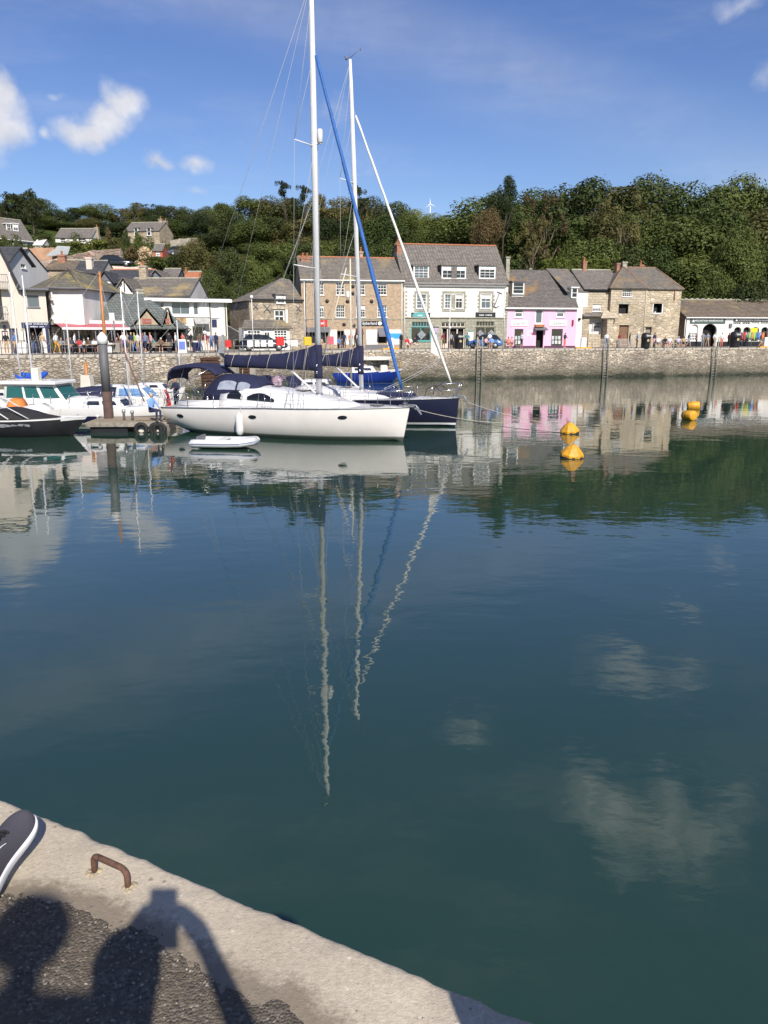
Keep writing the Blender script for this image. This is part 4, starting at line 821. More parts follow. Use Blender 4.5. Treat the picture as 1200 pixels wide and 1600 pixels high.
# --- white fronted shop with dormers
h = House('white_fronted_shop', 'large white fronted shop with stone ground floor, slate roof and three dormers', 630.2, 86, 791, 88.2)
D = 9.5; ze = h.z(710, 441.5); zr = h.z(710, 382.5, D / 2)
for u0, u1 in ((651, 666.5), (695, 705), (712, 723), (752, 767)): h.window(u0, 460, u1, 482, 2, 4 if u0 < 700 else 2, blind=.25 if u0 > 700 else 0)
def shop_win(u0, v0, u1, v1, frame, n): h.window(u0, v0 + 8, u1, v1, n, 1, frame, GLASS, fw=.1, bw=.07, name='shop_window'); h.window(u0 + 1.5, v0, u1 - 1.5, v0 + 7.4, 6, 1, frame, GLASS, fw=.07, bw=.07, sill=False, name='fan_light')
shop_win(642, 503, 673.5, 533, TEAL, 2); shop_win(742.5, 502.5, 774, 533, GREYSTONE, 2)
h.window(689, 503.5, 727, 511, 6, 1, CREAM, GLASS, fw=.08, bw=.08, sill=False, name='fan_light'); h.opening(690, 512, 726.5, 543, to_ground=True, deep=.5, name='shop_doorway')
zt = h.z(710, 497)
h.wall(0, h.w, zt, ze, WHITE); h.wall(0, h.w, 0, zt, GREYSTONE); h.shell(0, h.w, ze, D, GREYSTONE, zr); h.gable_roof(0, h.w, ze, zr, D, SLATE)
h.strip(630, 442, 791, 448.5, GREYPAINT if False else paint('lead_grey', (.25, .245, .24), .7, .1, 2), 'cornice', th=.16); h.strip(630.4, 495.6, 790.6, 497.4, GREYSTONE, 'string_course', th=.1)
# door screen
a, b, c, d = h.rect(690, 512, 726.5, 543); q = MB()
for x in (a + .06, a + (b - a) * .27, a + (b - a) * .68, b - .06): q.box(x - .07, x + .07, .18, .28, 0, d)
q.box(a, b, .18, .28, d - .12, d); q.box(a, a + (b - a) * .27, .2, .27, 0, .5); q.box(a + (b - a) * .68, b, .2, .27, 0, .5); ds = q.build('door_screen', CREAM, h.o)
# quoins and stone surrounds, stone by stone
for u0, u1 in ((649.5, 668), (693, 725), (750, 769)):
    x0, x1, z0, z1 = h.rect(u0, 458, u1, 484); q_ = 9
    for k in range(q_):
        e = .28 if k % 2 else .14; za, zb_ = z0 + (z1 - z0) * k / q_, z0 + (z1 - z0) * (k + 1) / q_ - .015
        for xa, xb in ((x0 - e, x0 + .02), (x1 - .02, x1 + e)): m = MB(); m.box(xa, xb, -.035, .003, za, zb_); m.build('quoin', GREYSTONE, h.o)
    m = MB(); m.box(x0 - .14, x1 + .14, -.05, .003, z1, z1 + .2); m.build('lintel', GREYSTONE, h.o)
    m = MB(); m.box(x0 - .14, x1 + .14, -.07, .003, z0 - .16, z0 - .01); m.build('sill', GREYSTONE, h.o)
    if u0 == 693: xa, xb, za, zb_ = h.rect(705.6, 460, 711.4, 482); m = MB(); m.box(xa, xb, -.035, .003, za, zb_); m.build('mullion', GREYSTONE, h.o)
for k in range(14):
    z0 = zt + (ze - .9 - zt) * k / 14; z1 = zt + (ze - .9 - zt) * (k + 1) / 14 - .015; e = .42 if k % 2 else .22
    for xa, xb in ((.003, e), (h.w - e, h.w - .003)): m = MB(); m.box(xa, xb, -.03, .003, z0, z1); m.build('quoin', GREYSTONE, h.o)
for u0, u1, nx in ((646, 670, 3), (690, 728, 5), (748.5, 774, 3)): h.dormer(u0, 415.5, u1, 435, .55, WOODWHITE if nx == 3 else WOODWHITE, SLATE, nx, 4 if nx == 3 else 3, blind=.2 if u0 > 700 else 0)
x0, x1, z0, z1 = h.rect(705, 417, 713.5, 435, .55); m = MB(); m.box(x0, x1, .46, .6, z0, z1); m.build('dormer_slate_panel', SLATE, h.o)
o, r = h.sign(642.5, 488.5, 672, 497, BLACKP, '', TXW); m = MB(); cx, cz = (r[0] + r[1]) / 2, (r[2] + r[3]) / 2
m.prism([(cx + .95 * math.cos(k * .3142), cz + .36 * math.sin(k * .3142)) for k in range(20)], 'y', -.0755, -.066); m.build('oval_emblem', TEAL, o); h.marks(o, r, TXW, 6, .26, .32)
o, r = h.sign(743, 488, 774, 496.5, BLACKP, '', TXW); h.marks(o, r, TXW, 12, .26, .66)
h.panel(675.5, 512, 685.5, 521, paint('poster_lilac', (.45, .38, .48), .6, .2, 4), 'poster', th=.04); h.panel(675.5, 510.5, 685.5, 512, BLACKP, 'poster_header', th=.05); h.panel(730, 519, 739.5, 533, WOODWHITE, 'menu_board', th=.05); h.panel(732, 516.4, 738, 518, TEAL, 'plaque', th=.04)
x, z = h.loc(777, 467); m = MB(); m.tube([(x - .35, -.06, z - .8), (x + .25, -.06, z + .7)], .045, 6); m.tube([(x - .05, -.06, z + .75), (x + .5, -.06, z + .55)], .04, 6); m.tube([(x - .6, -.06, z - .3), (x - .5, -.06, z - .75), (x - .1, -.06, z - .95), (x + .2, -.06, z - .75)], .05, 6); m.build('anchor_emblem', GREYPAINT, h.o)
h.chimney(791, 401, 796.5, 426, 3.2, GREYSTONE, 0); h.pipe(789.6, 445, 542, WOODWHITE); h.pipe(632.5, 446, 546, WOODWHITE)
for u, v in ((659, 523), (768, 521), (751, 521)):
    x, z = h.loc(u, v); m = MB(); rr = .42 if u > 700 else .5; m.prism([(x + rr * math.cos(k * 1.5708), z + rr * math.sin(k * 1.5708)) for k in range(4)], 'y', .10, .11); m.build('window_display', paint('display_grey', (.30, .31, .33), .6, .3, 5), h.o)

# --- pink gallery
h = House('pink_gallery', 'bright pink gallery with white windows and dark slate roof', 787.5, 88.2, 898.5, 90)
D = 8.5; ze = h.z(840, 478.5); zr = h.z(840, 422, D / 2 + 1.2)
for u0, u1 in ((804.5, 817.5), (869.5, 882.5)): h.window(u0, 481, u1, 496, 1, 2, fw=.12, bw=.06)
h.window(836.5, 481, 848.5, 506, 1, 1, pane=GLASS2, fw=.13)
h.window(803.5, 514, 817.5, 540.5, 1, 1, GREYPAINT, GLASS, sill=False, fw=.07, name='shop_window'); h.window(861.5, 514, 879, 541, 1, 1, GREYPAINT, GLASS, sill=False, fw=.07, name='shop_window'); h.opening(837.5, 514.5, 849, 543, to_ground=True, deep=.7)
h.wall(0, h.w, 0, ze, PINK); h.shell(0, h.w, ze, D + 2.4, PINK, None)
m = MB(); yr = D / 2 + 1.2; k = (zr - ze) / yr; h.slope(m, (-.1, -.2, ze - .2 * k), (h.w + .1, -.2, ze - .2 * k), (h.w + .9, yr, zr), (-.3, yr, zr)); h.slope(m, (h.w + .9, 2 * yr, ze), (-.3, 2 * yr, ze), (-.3, yr, zr), (h.w + .9, yr, zr), nx=2, ny=1, sag=0); rf = m.build('roof', courses('pink_house_slate', (.165, .148, .135), (.115, .105, .098), (.065, .06, .056), .32, .16, .85, .025, (.40, .21, .045), lscale=.22, lo=.585), h.o)
m = MB(); m.box(-.1, h.w + .1, -.34, -.2, ze - .2 * k - .16, ze - .2 * k + .0); m.build('gutter', WOODWHITE, rf)
h.strip(787.6, 540.4, 836.5, 543.5, paint('purple_plinth', (.10, .03, .07), .8, .1), 'plinth', th=.03); h.strip(850, 540.4, 898.4, 543.5, MATS['purple_plinth'], 'plinth', th=.03)
ITAL = paint('grey_script', (.24, .25, .28), .6, .02)
h.sign(797.5, 501, 824.5, 509.5, WOODWHITE, 'Quay Art', ITAL, .62, shear=.35, wfrac=.78); h.sign(858, 500.5, 885.5, 509.5, WOODWHITE, 'Gallery', ITAL, .62, shear=.35, wfrac=.74)
h.dormer(800.5, 441, 819, 459, 1.1, WOODWHITE, SLATE, 1, 3, D=2.6, sides=WOODWHITE)
a, b, c, d = h.rect(833.5, 512.5, 853, 515); m = MB(); m.slab([(a, -.7, c), (b, -.7, c), (b, 0, d + .1), (a, 0, d + .1)], .09); m.build('door_canopy', GREYPAINT, h.o)
a, b, c, d = h.rect(835, 507, 849, 511); m = MB(); m.bbox(a, b, -.34, -.004, c, d, .03); m.build('flower_box', TERRA, h.o)
m = MB(); x, z = h.loc(828, 521)
for k in range(5): m.prism([(x + .14 * math.cos(j * 1.2566) + .28 * math.cos(k * 1.2566), z + .14 * math.sin(j * 1.2566) + .26 * math.sin(k * 1.2566)) for j in range(5)], 'y', -.03, -.003)
m.build('white_motif', WOODWHITE, h.o); x, z = h.loc(830.5, 521); m = MB(); m.prism([(x - .05, z - .16), (x + .2, z - .1), (x + .22, z + .12), (x, z + .1)], 'y', -.045, -.031); m.build('pink_motif', paint('rose_paint', (.7, .12, .3), .6, .05), h.o)
m = MB(); x, z = h.loc(894.5, 504); m.bbox(x - .1, x + .1, -.14, -.004, z - .35, z + .3, .03); m.build('wall_lamp', paint('dark_red', (.25, .02, .05), .5, .1), h.o)
for (u0, u1) in ((805, 816), (863, 876)):
    for j in range(2):
        for i in range(3 if u0 > 850 else 2):
            a, b, c, d = h.rect(u0 + i * 5, 525 + j * 7, u0 + i * 5 + 3.6, 530.5 + j * 7); m = MB(); m.box(a, b, .12, .128, c, d); m.build('picture', paint('picture_%d' % ((i + j) % 3), [(.6, .62, .6), (.45, .55, .6), (.7, .68, .6)][(i + j) % 3], .6, .3, 6), h.o)
h.chimney(827.5, 419, 830, 423, yr, GREYSTONE, 0)

# --- narrow white house and left stone cottage
h = House('narrow_white_house', 'narrow white rendered house squeezed beside the pink gallery', 897, 91.5, 914, 92)
ze = h.z(905, 455); h.wall(0, h.w, 0, ze, WHITE); h.shell(0, h.w, ze, 6, WHITE); m = MB(); h.slope(m, (-1.5, -.1, ze - .05), (h.w, -.1, ze - .05), (h.w, 4.5, h.z(905, 421, 4.5)), (-1.5, 4.5, h.z(905, 421, 4.5))); m.build('roof', SLATE, h.o)
h.dormer(892.5, 450, 902.5, 465, -.25, WOODWHITE, WOODWHITE, 1, 2, D=1.5, sides=WOODWHITE)
x, z = h.loc(904.5, 498.5); m = MB(); m.lathe([(.14, 0), (.14, .2), (.05, .24)], 10); t_ = m.build('wall_lamp', BLACKP, h.o, (x, -.02, z)); t_.rotation_euler = (R(90), 0, 0)
h = House('stone_cottage', 'small stone cottage with slate roof and white shop recess left of the stone house', 908, 92, 951, 92.6)
D = 8; ze = h.z(930, 450.5); zr = h.z(930, 421.5, D / 2)
h.window(926, 475.5, 939.5, 486.5, 5, 3, sill=True, bw=.04); h.opening(919, 495.5, 940.5, 522, deep=.45, name='recess', mat=WHITE); h.wall(0, h.w, 0, ze, ASHLAR); h.shell(0, h.w, ze, D, RUBBLE, zr); h.gable_roof(0, h.w + 1.5, ze, zr, D, SLATE, ridge_mat=GREYSTONE, gutter=BLACKP)
h.window(926, 503, 939.5, 513, 5, 2, y=.38, cut=False, sill=True, bw=.04); m = MB(); a, b, c, d = h.rect(909, 488.5, 950, 494.5); m.slab([(a, -.6, c), (b + .3, -.6, c), (b + .1, 0, d), (a, 0, d)], .1); m.build('lean_to_roof', SLATE, h.o); h.strip(909.5, 480, 920.5, 489, ASHLAR, 'bay_face', th=.2); h.strip(908.4, 490, 918.5, 543, RUBBLE2, 'bay_wall', th=.25)
a, b, c, d = h.rect(931, 488, 951, 497); m = MB(); m.slab([(a, -1.4, c), (b + .6, -1.4, c), (b + .6, -.2, d + .2), (a + .9, -.2, d + .2)], .1); m.build('porch_roof', ASHLAR, h.o); a, b, c, d = h.rect(940.8, 497, 950, 543); m = MB(); m.box(a, b, -1.2, -.004, 0, d); m.build('porch_wall', ASHLAR, h.o)
h.chimney(911.5, 408, 917, 422, D / 2 - .3, REDBRICK, 1); m = MB(); x, z = h.loc(921, 490); m.tube([(x, -1.2, .02), (x, -1.2, 2.6)], .05, 6); m.build('post', CREAM, h.o)

# --- stone house with hipped roof
h = House('stone_house', 'old golden stone house with hipped slate roof and people at its upper window', 949.5, 92, 1058, 93.4)
ze = h.z(980, 449); x1g = h.loc(1010.5, 449)[0]; D = 8; ze2 = h.z(1030, 450.5)
h.window(973, 449.8, 987, 463.5, 4, 4); h.opening(966.5, 475.5, 982, 490, deep=.5, name='open_window'); h.opening(1019.5, 474.5, 1035.5, 490.5, deep=1.2, name='open_window'); h.opening(966.5, 508, 981.5, 543, deep=.18, name='plank_door', mat=paint('brown_door', (.22, .12, .07), .8, .2, 3), to_ground=True); h.opening(1008, 511, 1017.5, 543, deep=.3, name='plank_door', mat=paint('grey_door', (.3, .26, .22), .8, .2, 3), to_ground=True)
zs = h.z(980, 473.5); h.wall(0, x1g, zs, ze, ASHLAR); h.wall(0, x1g, 0, zs, RUBBLE2); h.wall(x1g, h.w, 0, ze2, RUBBLE2, y=.02); h.shell(0, h.w, ze2 - .05, D, RUBBLE)
a, b, c, d = h.rect(1019.5, 474.5, 1035.5, 490.5); m = MB()
for xa, xb, za, zb_ in ((a, a + .1, c, d), (b - .1, b, c, d), (a, b, c - .02, c + .12)): m.box(xa, xb, -.03, .12, za, zb_)
m.build('window_frame', WOODWHITE, h.o); h.strip(1017, 470, 1037.5, 474.2, ASHLAR, 'lintel', th=.06); h.strip(964, 471.5, 984.5, 475, GREYSTONE, 'lintel', th=.06); h.strip(964, 504.5, 984, 507.8, ASHLAR, 'lintel', th=.08); h.strip(1006, 506.5, 1019, 510.8, ASHLAR, 'lintel', th=.08)
zr = h.z(1000, 418, D / 2); xa = h.loc(975, 418, 3)[0]; xr = h.loc(1024, 418, D / 2)[0]; xw = h.w + .2; gp_ = x1g + .1
m = MB(); e = ze - .1; ap = (xa, 3.2, zr)
h.slope(m, (-.25, -.25, e), (gp_, -.25, e), ap, ap, nx=10, ny=6); h.slope(m, (gp_ - 2.4, -.2, ze2 - .1), (xw, -.2, ze2 - .1), (xr, D / 2, zr), (xa, D / 2, zr - .02), nx=10, ny=6)
h.slope(m, (xw, -.2, ze2 - .1), (xw, D + .2, ze2 - .1), (xr, D / 2, zr), (xr, D / 2, zr), nx=4, ny=3); h.slope(m, (-.25, D, e), (-.25, -.25, e), ap, ap, nx=4, ny=3); h.slope(m, (xw, D + .2, e), (-.25, D + .2, e), (xa, D / 2, zr), (xr, D / 2, zr), nx=2, ny=1, sag=0)
rf = m.build('roof', courses('mixed_slate', (.19, .168, .138), (.135, .122, .105), (.065, .06, .052), .32, .16, .85, .025, (.27, .18, .09), lscale=.5, lo=.56), h.o)
q = MB(); [q.tube([p, r_], .09, 6) for p, r_ in ((ap, (-.25, -.25, e)), (ap, (gp_, -.25, e)), ((xa, D / 2, zr), (xr, D / 2, zr)), ((xr, D / 2, zr), (xw, -.2, ze2 - .1)))]; q.build('ridge_tiles', paint('faded_ridge', (.30, .19, .13), .9, .2, 4), rf)
h.chimney(973, 408.5, 980, 421, 3.6, GREYSTONE, 0); h.chimney(964, 411, 968.5, 424, 3.4, REDBRICK, 0); h.chimney(1000, 413.5, 1006, 421, 5, REDBRICK, 1); h.pipe(1055, 452, 470, paint('rust_pipe', (.25, .09, .04), .8, .2)); h.pipe(1010.6, 452, 540, CREAM, r=.03)

# --- long low white shop
h = House('long_low_shop', 'long low white shop with brown slate roof and arched openings', 1069.5, 97, 1300, 101, cat='shop')
D = 9; ze = h.z(1130, 494.5); zr = h.z(1130, 468.5, D / 2)
arches = [h.rect(1097.5, 506, 1119.5, 536.5) + ('doorway',), h.rect(1079, 507, 1090.5, 532) + ('win',)] + [h.rect(u, 511, u + 11, 533) + ('bay',) for u in (1146.5, 1161, 1174.5, 1189)]
for a, b, c, d, k_ in arches: h.op.append((a, b, 0 if k_ == 'doorway' else c, d))
for i in range(4): h.window(1146 + i * 14.2, 503.6, 1157.5 + i * 14.2, 507.3, 4, 1, fw=.05, bw=.06, sill=False)
h.wall(0, h.w, 0, ze, WHITE, deep=.35); h.shell(0, h.w, ze, D, RUBBLE, zr); h.gable_roof(-.15, h.w, ze, zr, D, SLATE_B, ridge_mat=GREYSTONE, gutter=WOODWHITE)
for a, b, c, d, k_ in arches:
    m = MB(); rx = (b - a) / 2; cx = (a + b) / 2; rz = rx * .8; n = 8      # spandrels turn each square opening into an arch
    for s_ in (-1, 1):
        pts = [(cx + s_ * rx, d)] + [(cx + s_ * rx * math.cos(R(90) * i / n), d - rz + rz * math.sin(R(90) * i / n)) for i in range(n + 1)]
        m.prism(pts if s_ < 0 else pts[::-1], 'y', .002, .3)
    m.build('arch_head', WHITE, h.o); c0 = 0 if k_ == 'doorway' else c
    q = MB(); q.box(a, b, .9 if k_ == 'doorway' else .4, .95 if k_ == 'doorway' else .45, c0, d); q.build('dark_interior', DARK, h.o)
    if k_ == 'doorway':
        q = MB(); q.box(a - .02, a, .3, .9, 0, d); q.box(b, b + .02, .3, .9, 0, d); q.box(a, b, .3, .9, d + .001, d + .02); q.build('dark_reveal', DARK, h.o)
    if k_ == 'win': h.window(0, 0, 0, 0, 4, 6, r=(a, b, c, d), cut=False, y=.22, fw=.06, bw=.07, sill=False)
h.sign(1078, 497, 1133, 505.5, SIGNGREEN, 'MOUNTAIN WAREHOUSE', TXW, .36, wfrac=.80, cx=.53); h.sign(1146, 497, 1206, 502.6, paint('charcoal_sign', (.05, .055, .058), .5, .08), 'MOUNTAIN WAREHOUSE', TXW, .5, wfrac=.78, cx=.52)
for u_, v_, w_, h_ in ((1083, 501.2, 3, 4), (1150.5, 499.8, 2.6, 3.6)):
    a, b, c, d = h.rect(u_ - w_ / 2, v_ - h_ / 2, u_ + w_ / 2, v_ + h_ / 2); m = MB(); m.prism([(a, c), (b, c), (b, (c + d) / 2), ((a + b) / 2, d), (a, (c + d) / 2)], 'y', -.09, -.07); m.build('mountain_emblem', TXW, h.o)
h.strip(1071, 533.5, 1097, 542, BLACKP, 'plinth', th=.03); h.strip(1120, 533.5, 1299, 542, BLACKP, 'plinth', th=.03); x, z = h.loc(1141, 508.5); m = MB(); m.bbox(x - .18, x + .18, -.2, -.004, z - .22, z + .22, .03); m.build('wall_lamp', GREYPAINT, h.o)
h.pipe(1071.5, 497, 541, WOODWHITE)
m = MB(); [m.bbox(x - .2, x + .2, D / 2 - .14, D / 2 + .14, zr + .02, zr + .16, .04) for x in [i * .8 for i in range(int(h.w / .8))]]; m.build('ridge_stones', GREYSTONE, h.o)['kind'] = 'stuff'

# --- small stone house with white shop bay
h = House('small_stone_house', 'small rubble stone house with a white shop bay and crosses on its wall', 392, 77, 475, 79.5)
D = 7; ze = h.z(430, 468.5); zr = h.z(455, 437, 3.5)
h.window(428.5, 483.5, 445, 505, 2, 2, fw=.14, bw=.07); h.wall(0, h.w, 0, ze, RUBBLE); h.shell(0, h.w, ze, D, RUBBLE)
xp = h.loc(440, 434, 3.5)[0]; zp = h.z(440, 434, 3.5); m = MB(); e = ze - .1
h.slope(m, (-.15, -.2, e), (h.w, -.2, e), (h.w, 3.5, zr), (xp, 3.5, zp)); h.slope(m, (-.15, D, e), (-.15, -.2, e), (xp, 3.5, zp), (xp, 3.5, zp), nx=4, ny=4); h.slope(m, (h.w, D + .2, e), (-.15, D + .2, e), (xp, 3.5, zp), (h.w, 3.5, zr), nx=3, ny=2, sag=0); m.build('roof', SLATE_Y, h.o); h.strip(392, 467.5, 474, 469.5, BLACKP, 'gutter', th=.25)
h.dormer(431.5, 461, 446, 474, -.12, WOODWHITE, SLATE, 2, 2, D=2.2, sides=WOODWHITE); h.strip(424.5, 476, 449.5, 483, ASHLAR, 'lintel', th=.06); h.strip(446, 483.5, 449.5, 505, WOODWHITE, 'shutter', th=.05)
for u, v, k_ in ((417, 482, 1), (466, 482, .6), (399, 479, .6)):
    x, z = h.loc(u, v); m = MB(); m.tube([(x - .35 * k_, -.04, z - .4 * k_), (x + .35 * k_, -.04, z + .4 * k_)], .04, 5); m.tube([(x - .35 * k_, -.05, z + .4 * k_), (x + .35 * k_, -.05, z - .4 * k_)], .04, 5); m.build('wall_tie_cross', GREYPAINT, h.o)
yb = -1.7; a, b, c, d = h.rect(381.5, 512, 452.5, 548, yb); c = 0
def bw(u0, v0, u1, v1, nx, ny, nm='shop_window'): h.window(0, 0, 0, 0, nx, ny, r=h.rect(u0, v0, u1, v1, yb), y=yb, cut=False, proud=.02, fw=.09, bw=.06, sill=False, name=nm)
m = MB(); m.box(a, b, yb, -.02, 0, d); m.build('shop_bay', WOODWHITE, h.o); bw(386, 515.5, 407, 531, 4, 3); bw(427.5, 515.5, 448.5, 534, 4, 4); bw(412.5, 518, 422, 546, 2, 4, 'door')
zt = h.z(420, 499.5); m = MB(); m.slab([(a - .25, yb - .25, d - .05), (b + .3, yb - .25, d - .05), (b + .0, .0, zt), (a + .6, .0, zt)], .12); m.build('bay_roof', SLATE_Y, h.o); h.pipe(475.2, 440, 546, WOODWHITE)
# ------------------------------------------------------------------ the old buildings at the left end of the quay
# --- cream corner building with gable
h = House('cream_quay_building', 'cream rendered quay building with dark gable roof at the left edge', -70, 61.5, 79, 64.5)
zf = h.z(55, 453.5); xg = h.loc(30, 453)[0]; D = 7
h.window(42.5, 461.5, 61, 480, 1, 1, GREYPAINT, GLASS2, fw=.09); h.opening(-6, 448, 3.5, 500, deep=.2, name='french_window', mat=GLASS); h.opening(16, 513, 29, 554, to_ground=True, deep=.15, name='blue_door', mat=paint('navy_door', (.04, .05, .09), .5, .1)); h.opening(41, 512, 68, 554, to_ground=True, deep=1.0, name='shop_doorway'); h.window(3, 517, 12.5, 530, 1, 1, GREYPAINT, GLASS, sill=False)
h.window(34, 515, 40, 537, 1, 1, WOODWHITE, GLASS, fw=.1, sill=False, name='shop_window')
h.wall(0, h.w, 0, zf, CREAM); h.shell(0, h.w, zf, D, CREAM)
xa, za = h.loc(-6, 380); m = MB(); m.prism([(0, zf), (xg, zf), (xa, za), (0, za)], 'y', .002, .3); m.build('gable', CREAM, h.o)
m = MB(); m.slab([(xg + .35, -.3, zf - .35), (xg + .35, D, zf - .35), (xa, D, za + .3), (xa, -.3, za + .3)], .16); m.slab([(xa, -.3, za + .3), (xa, D, za + .3), (-.4, D, za - .6), (-.4, -.3, za - .6)], .16); m.build('roof', SLATE_D, h.o)
m = MB(); m.slab([(xg - .1, -.34, zf - .05), (xg + .3, -.34, zf - .35), (xa + .05, -.34, za + .2), (xa - .1, -.34, za + .45)], .05, n=Vector((0, -1, 0))); m.build('barge_board', BLACKP, h.o)
m = MB(); m.box(xg, h.w + .25, -.45, D, zf, zf + .14); m.build('flat_roof', GREYPAINT, h.o); m = MB(); m.box(xg + .2, h.w + .1, -.47, -.45, zf - .1, zf + .02); m.build('gutter', BLACKP, h.o)
for v in (450, 500):
    x0, x1, z0, _ = h.rect(-14, v - 22, 11.5, v); q = MB(); q.box(x0, x1, -.7, -.004, z0 - .12, z0); b_ = q.build('balcony_floor', CONC, h.o); q = MB(); [q.tube([(x0 + (x1 - x0) * k / 9, -.66, z0), (x0 + (x1 - x0) * k / 9, -.66, z0 + 1)], .014, 4) for k in range(10)]; q.tube([(x0, -.66, z0 + 1), (x1, -.66, z0 + 1), (x1, 0, z0 + 1)], .025, 5); q.build('balcony_rail', GREYPAINT, b_)
o, r = h.sign(33.5, 504, 77, 512.5, SIGNBLUE, '', TXW); h.marks(o, r, TXW, 16, .42, .82, rows=2, cx=.55)
h.panel(72.5, 513, 77.5, 551, SIGNBLUE, 'side_sign', th=.05); h.strip(69, 513, 72, 552, WOODWHITE, 'door_post', th=.06)
m = MB(); x, z = h.loc(7, 511); m.bbox(x - .1, x + .1, -.2, -.004, z - .12, z + .12, .03); m.build('wall_lamp', BLACKP, h.o)

# --- white awning restaurant (corner plan)
def plan(name, label, pts, z1, mat, cat='house'):
    """walls over a corner plan, world points listed along the fronts from left to right"""
    o = thing(name, label, cat, (pts[0].x, pts[0].y, Q)); L_ = [p - pts[0] for p in pts]; m = MB()
    for a, b in zip(L_, L_[1:] + L_[:1]): m.poly([(a.x, a.y, 2.3), (b.x, b.y, 2.3), (b.x, b.y, z1 - Q), (a.x, a.y, z1 - Q)])
    m.build('wall', mat, o); return o, L_
def wx(u, Y, v=500): p = at_y(u, v, Y); return Vector((p.x, Y, 0))
p0, p1, p2, p3 = wx(46, 72), wx(82, 66.4), wx(132, 66.8), wx(193, 76); p4 = wx(120, 82)
z1 = at_y(108, 448.5, 66.6).z; o, L_ = plan('white_restaurant', 'white corner restaurant with red awning and mossy hipped roof', [p0, p1, p2, p3, p4], z1, WHITE, 'restaurant')
ap = at_y(107, 421, 71.5); ap2 = at_y(150, 430, 77); A_ = Vector((ap.x - p0.x, ap.y - p0.y, ap.z - Q)); B_ = Vector((ap2.x - p0.x, ap2.y - p0.y, ap2.z - Q)); m = MB(); ze = z1 - Q - .1
def ovh(i, k=.5): c = sum(L_, Vector()) / 5; d = (L_[i] - c); d.z = 0; return L_[i] + d.normalized() * k + Vector((0, 0, ze))
class _S: P = Vector((0, 0, 0))
sl = lambda *a, **k: House.slope(_S, m, *a, **k)
sl(ovh(0), ovh(1), A_, A_, nx=6, ny=5); sl(ovh(1), ovh(2), A_, A_, nx=8, ny=5); sl(ovh(2), ovh(3), B_, A_, nx=8, ny=5); sl(ovh(3), ovh(4), B_, B_, nx=3, ny=3); sl(ovh(4), ovh(0), A_, B_, nx=3, ny=3)
rf = m.build('roof', courses('mossy_slate', (.18, .165, .125), (.125, .118, .095), (.07, .065, .05), .32, .16, .88, .025, (.34, .27, .07), lscale=.35, lo=.5), o); q = MB(); [q.tube([a, b], .12, 5) for a, b in ((ovh(1), A_), (ovh(2), A_), (A_, B_))]; q.build('hip_tiles', SLATE_Y, rf)
q = MB(); [q.tube([ovh(i) - Vector((0, 0, .02)), ovh(i + 1) - Vector((0, 0, .02))], .07, 5) for i in range(3)]; q.build('gutter', GREYPAINT, rf)
class Face(House):
    """part of an existing thing with a front of its own"""
    def __init__(s, o, pa, pb): s.P = Vector((pa.x, pa.y, Q)); d = Vector((pb.x - pa.x, pb.y - pa.y, 0)); s.w = d.length; s.ex = d.normalized(); s.ey = Vector((-s.ex.y, s.ex.x, 0)); s.zb = Q; s.op = []; e = bpy.data.objects.new('front', None); C.objects.link(e); e.parent = o; e.location = s.P - o.location; e.rotation_euler = (0, 0, math.atan2(s.ex.y, s.ex.x)); s.o = e
f = Face(o, p0, p1); [f.window(76.5, v0, 81.2, v1, 2, 4, cut=False, fw=.1, bw=.05) for v0, v1 in ((457, 468), (475.5, 486), (487.5, 497))]
f = Face(o, p1, wx(192, 70)); f.o.name = 'awning_front'; a, b, c, d = f.rect(82, 500.5, 186, 505.5, -.4); m = MB(); m.box(0, f.w, -.4, .0, c, d); m.build('fascia', WOODWHITE, f.o); m = MB(); c2 = f.z(130, 512, -2.2); m.slab([(.1, -2.2, c2), (f.w - .2, -2.2, c2), (f.w - .2, -.42, c), (.1, -.42, c)], .04); AW = paint('red_pink_awning', (.50, .13, .155), .8, .1, 2); aw_ = m.build('awning', AW, f.o); m = MB(); m.box(.1, f.w - .2, -2.24, -2.18, c2 - .16, c2 + .03); m.build('valance', WOODWHITE, aw_)
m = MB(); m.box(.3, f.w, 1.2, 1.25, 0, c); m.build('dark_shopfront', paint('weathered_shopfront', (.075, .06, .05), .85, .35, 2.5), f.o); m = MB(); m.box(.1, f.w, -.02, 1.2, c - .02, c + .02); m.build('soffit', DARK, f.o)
for u in (89, 101, 113, 125, 137, 149, 161, 173): x0 = f.loc(u, 530, 1.1)[0]; f.window(0, 0, 0, 0, 2, 2, r=(x0 - .42, x0 + .42, .9, 2.2), y=1.2, cut=False, fw=.08, bw=.05, frame=paint('cream_frame', (.36, .33, .28), .6, .1), sill=False)
for u in (100.5, 124, 150, 175): x0 = f.loc(u, 530, -2.1)[0]; m = MB(); m.tube([(x0, -2.1, 0), (x0, -2.1, c2)], .05, 6); m.build('awning_post', GREYPAINT, f.o)
m = MB(); x, z = f.loc(109.5, 470); m.bbox(x - .1, x + .1, -.16, -.01, z - .2, z + .2, .03); m.build('wall_lamp', BLACKP, f.o)

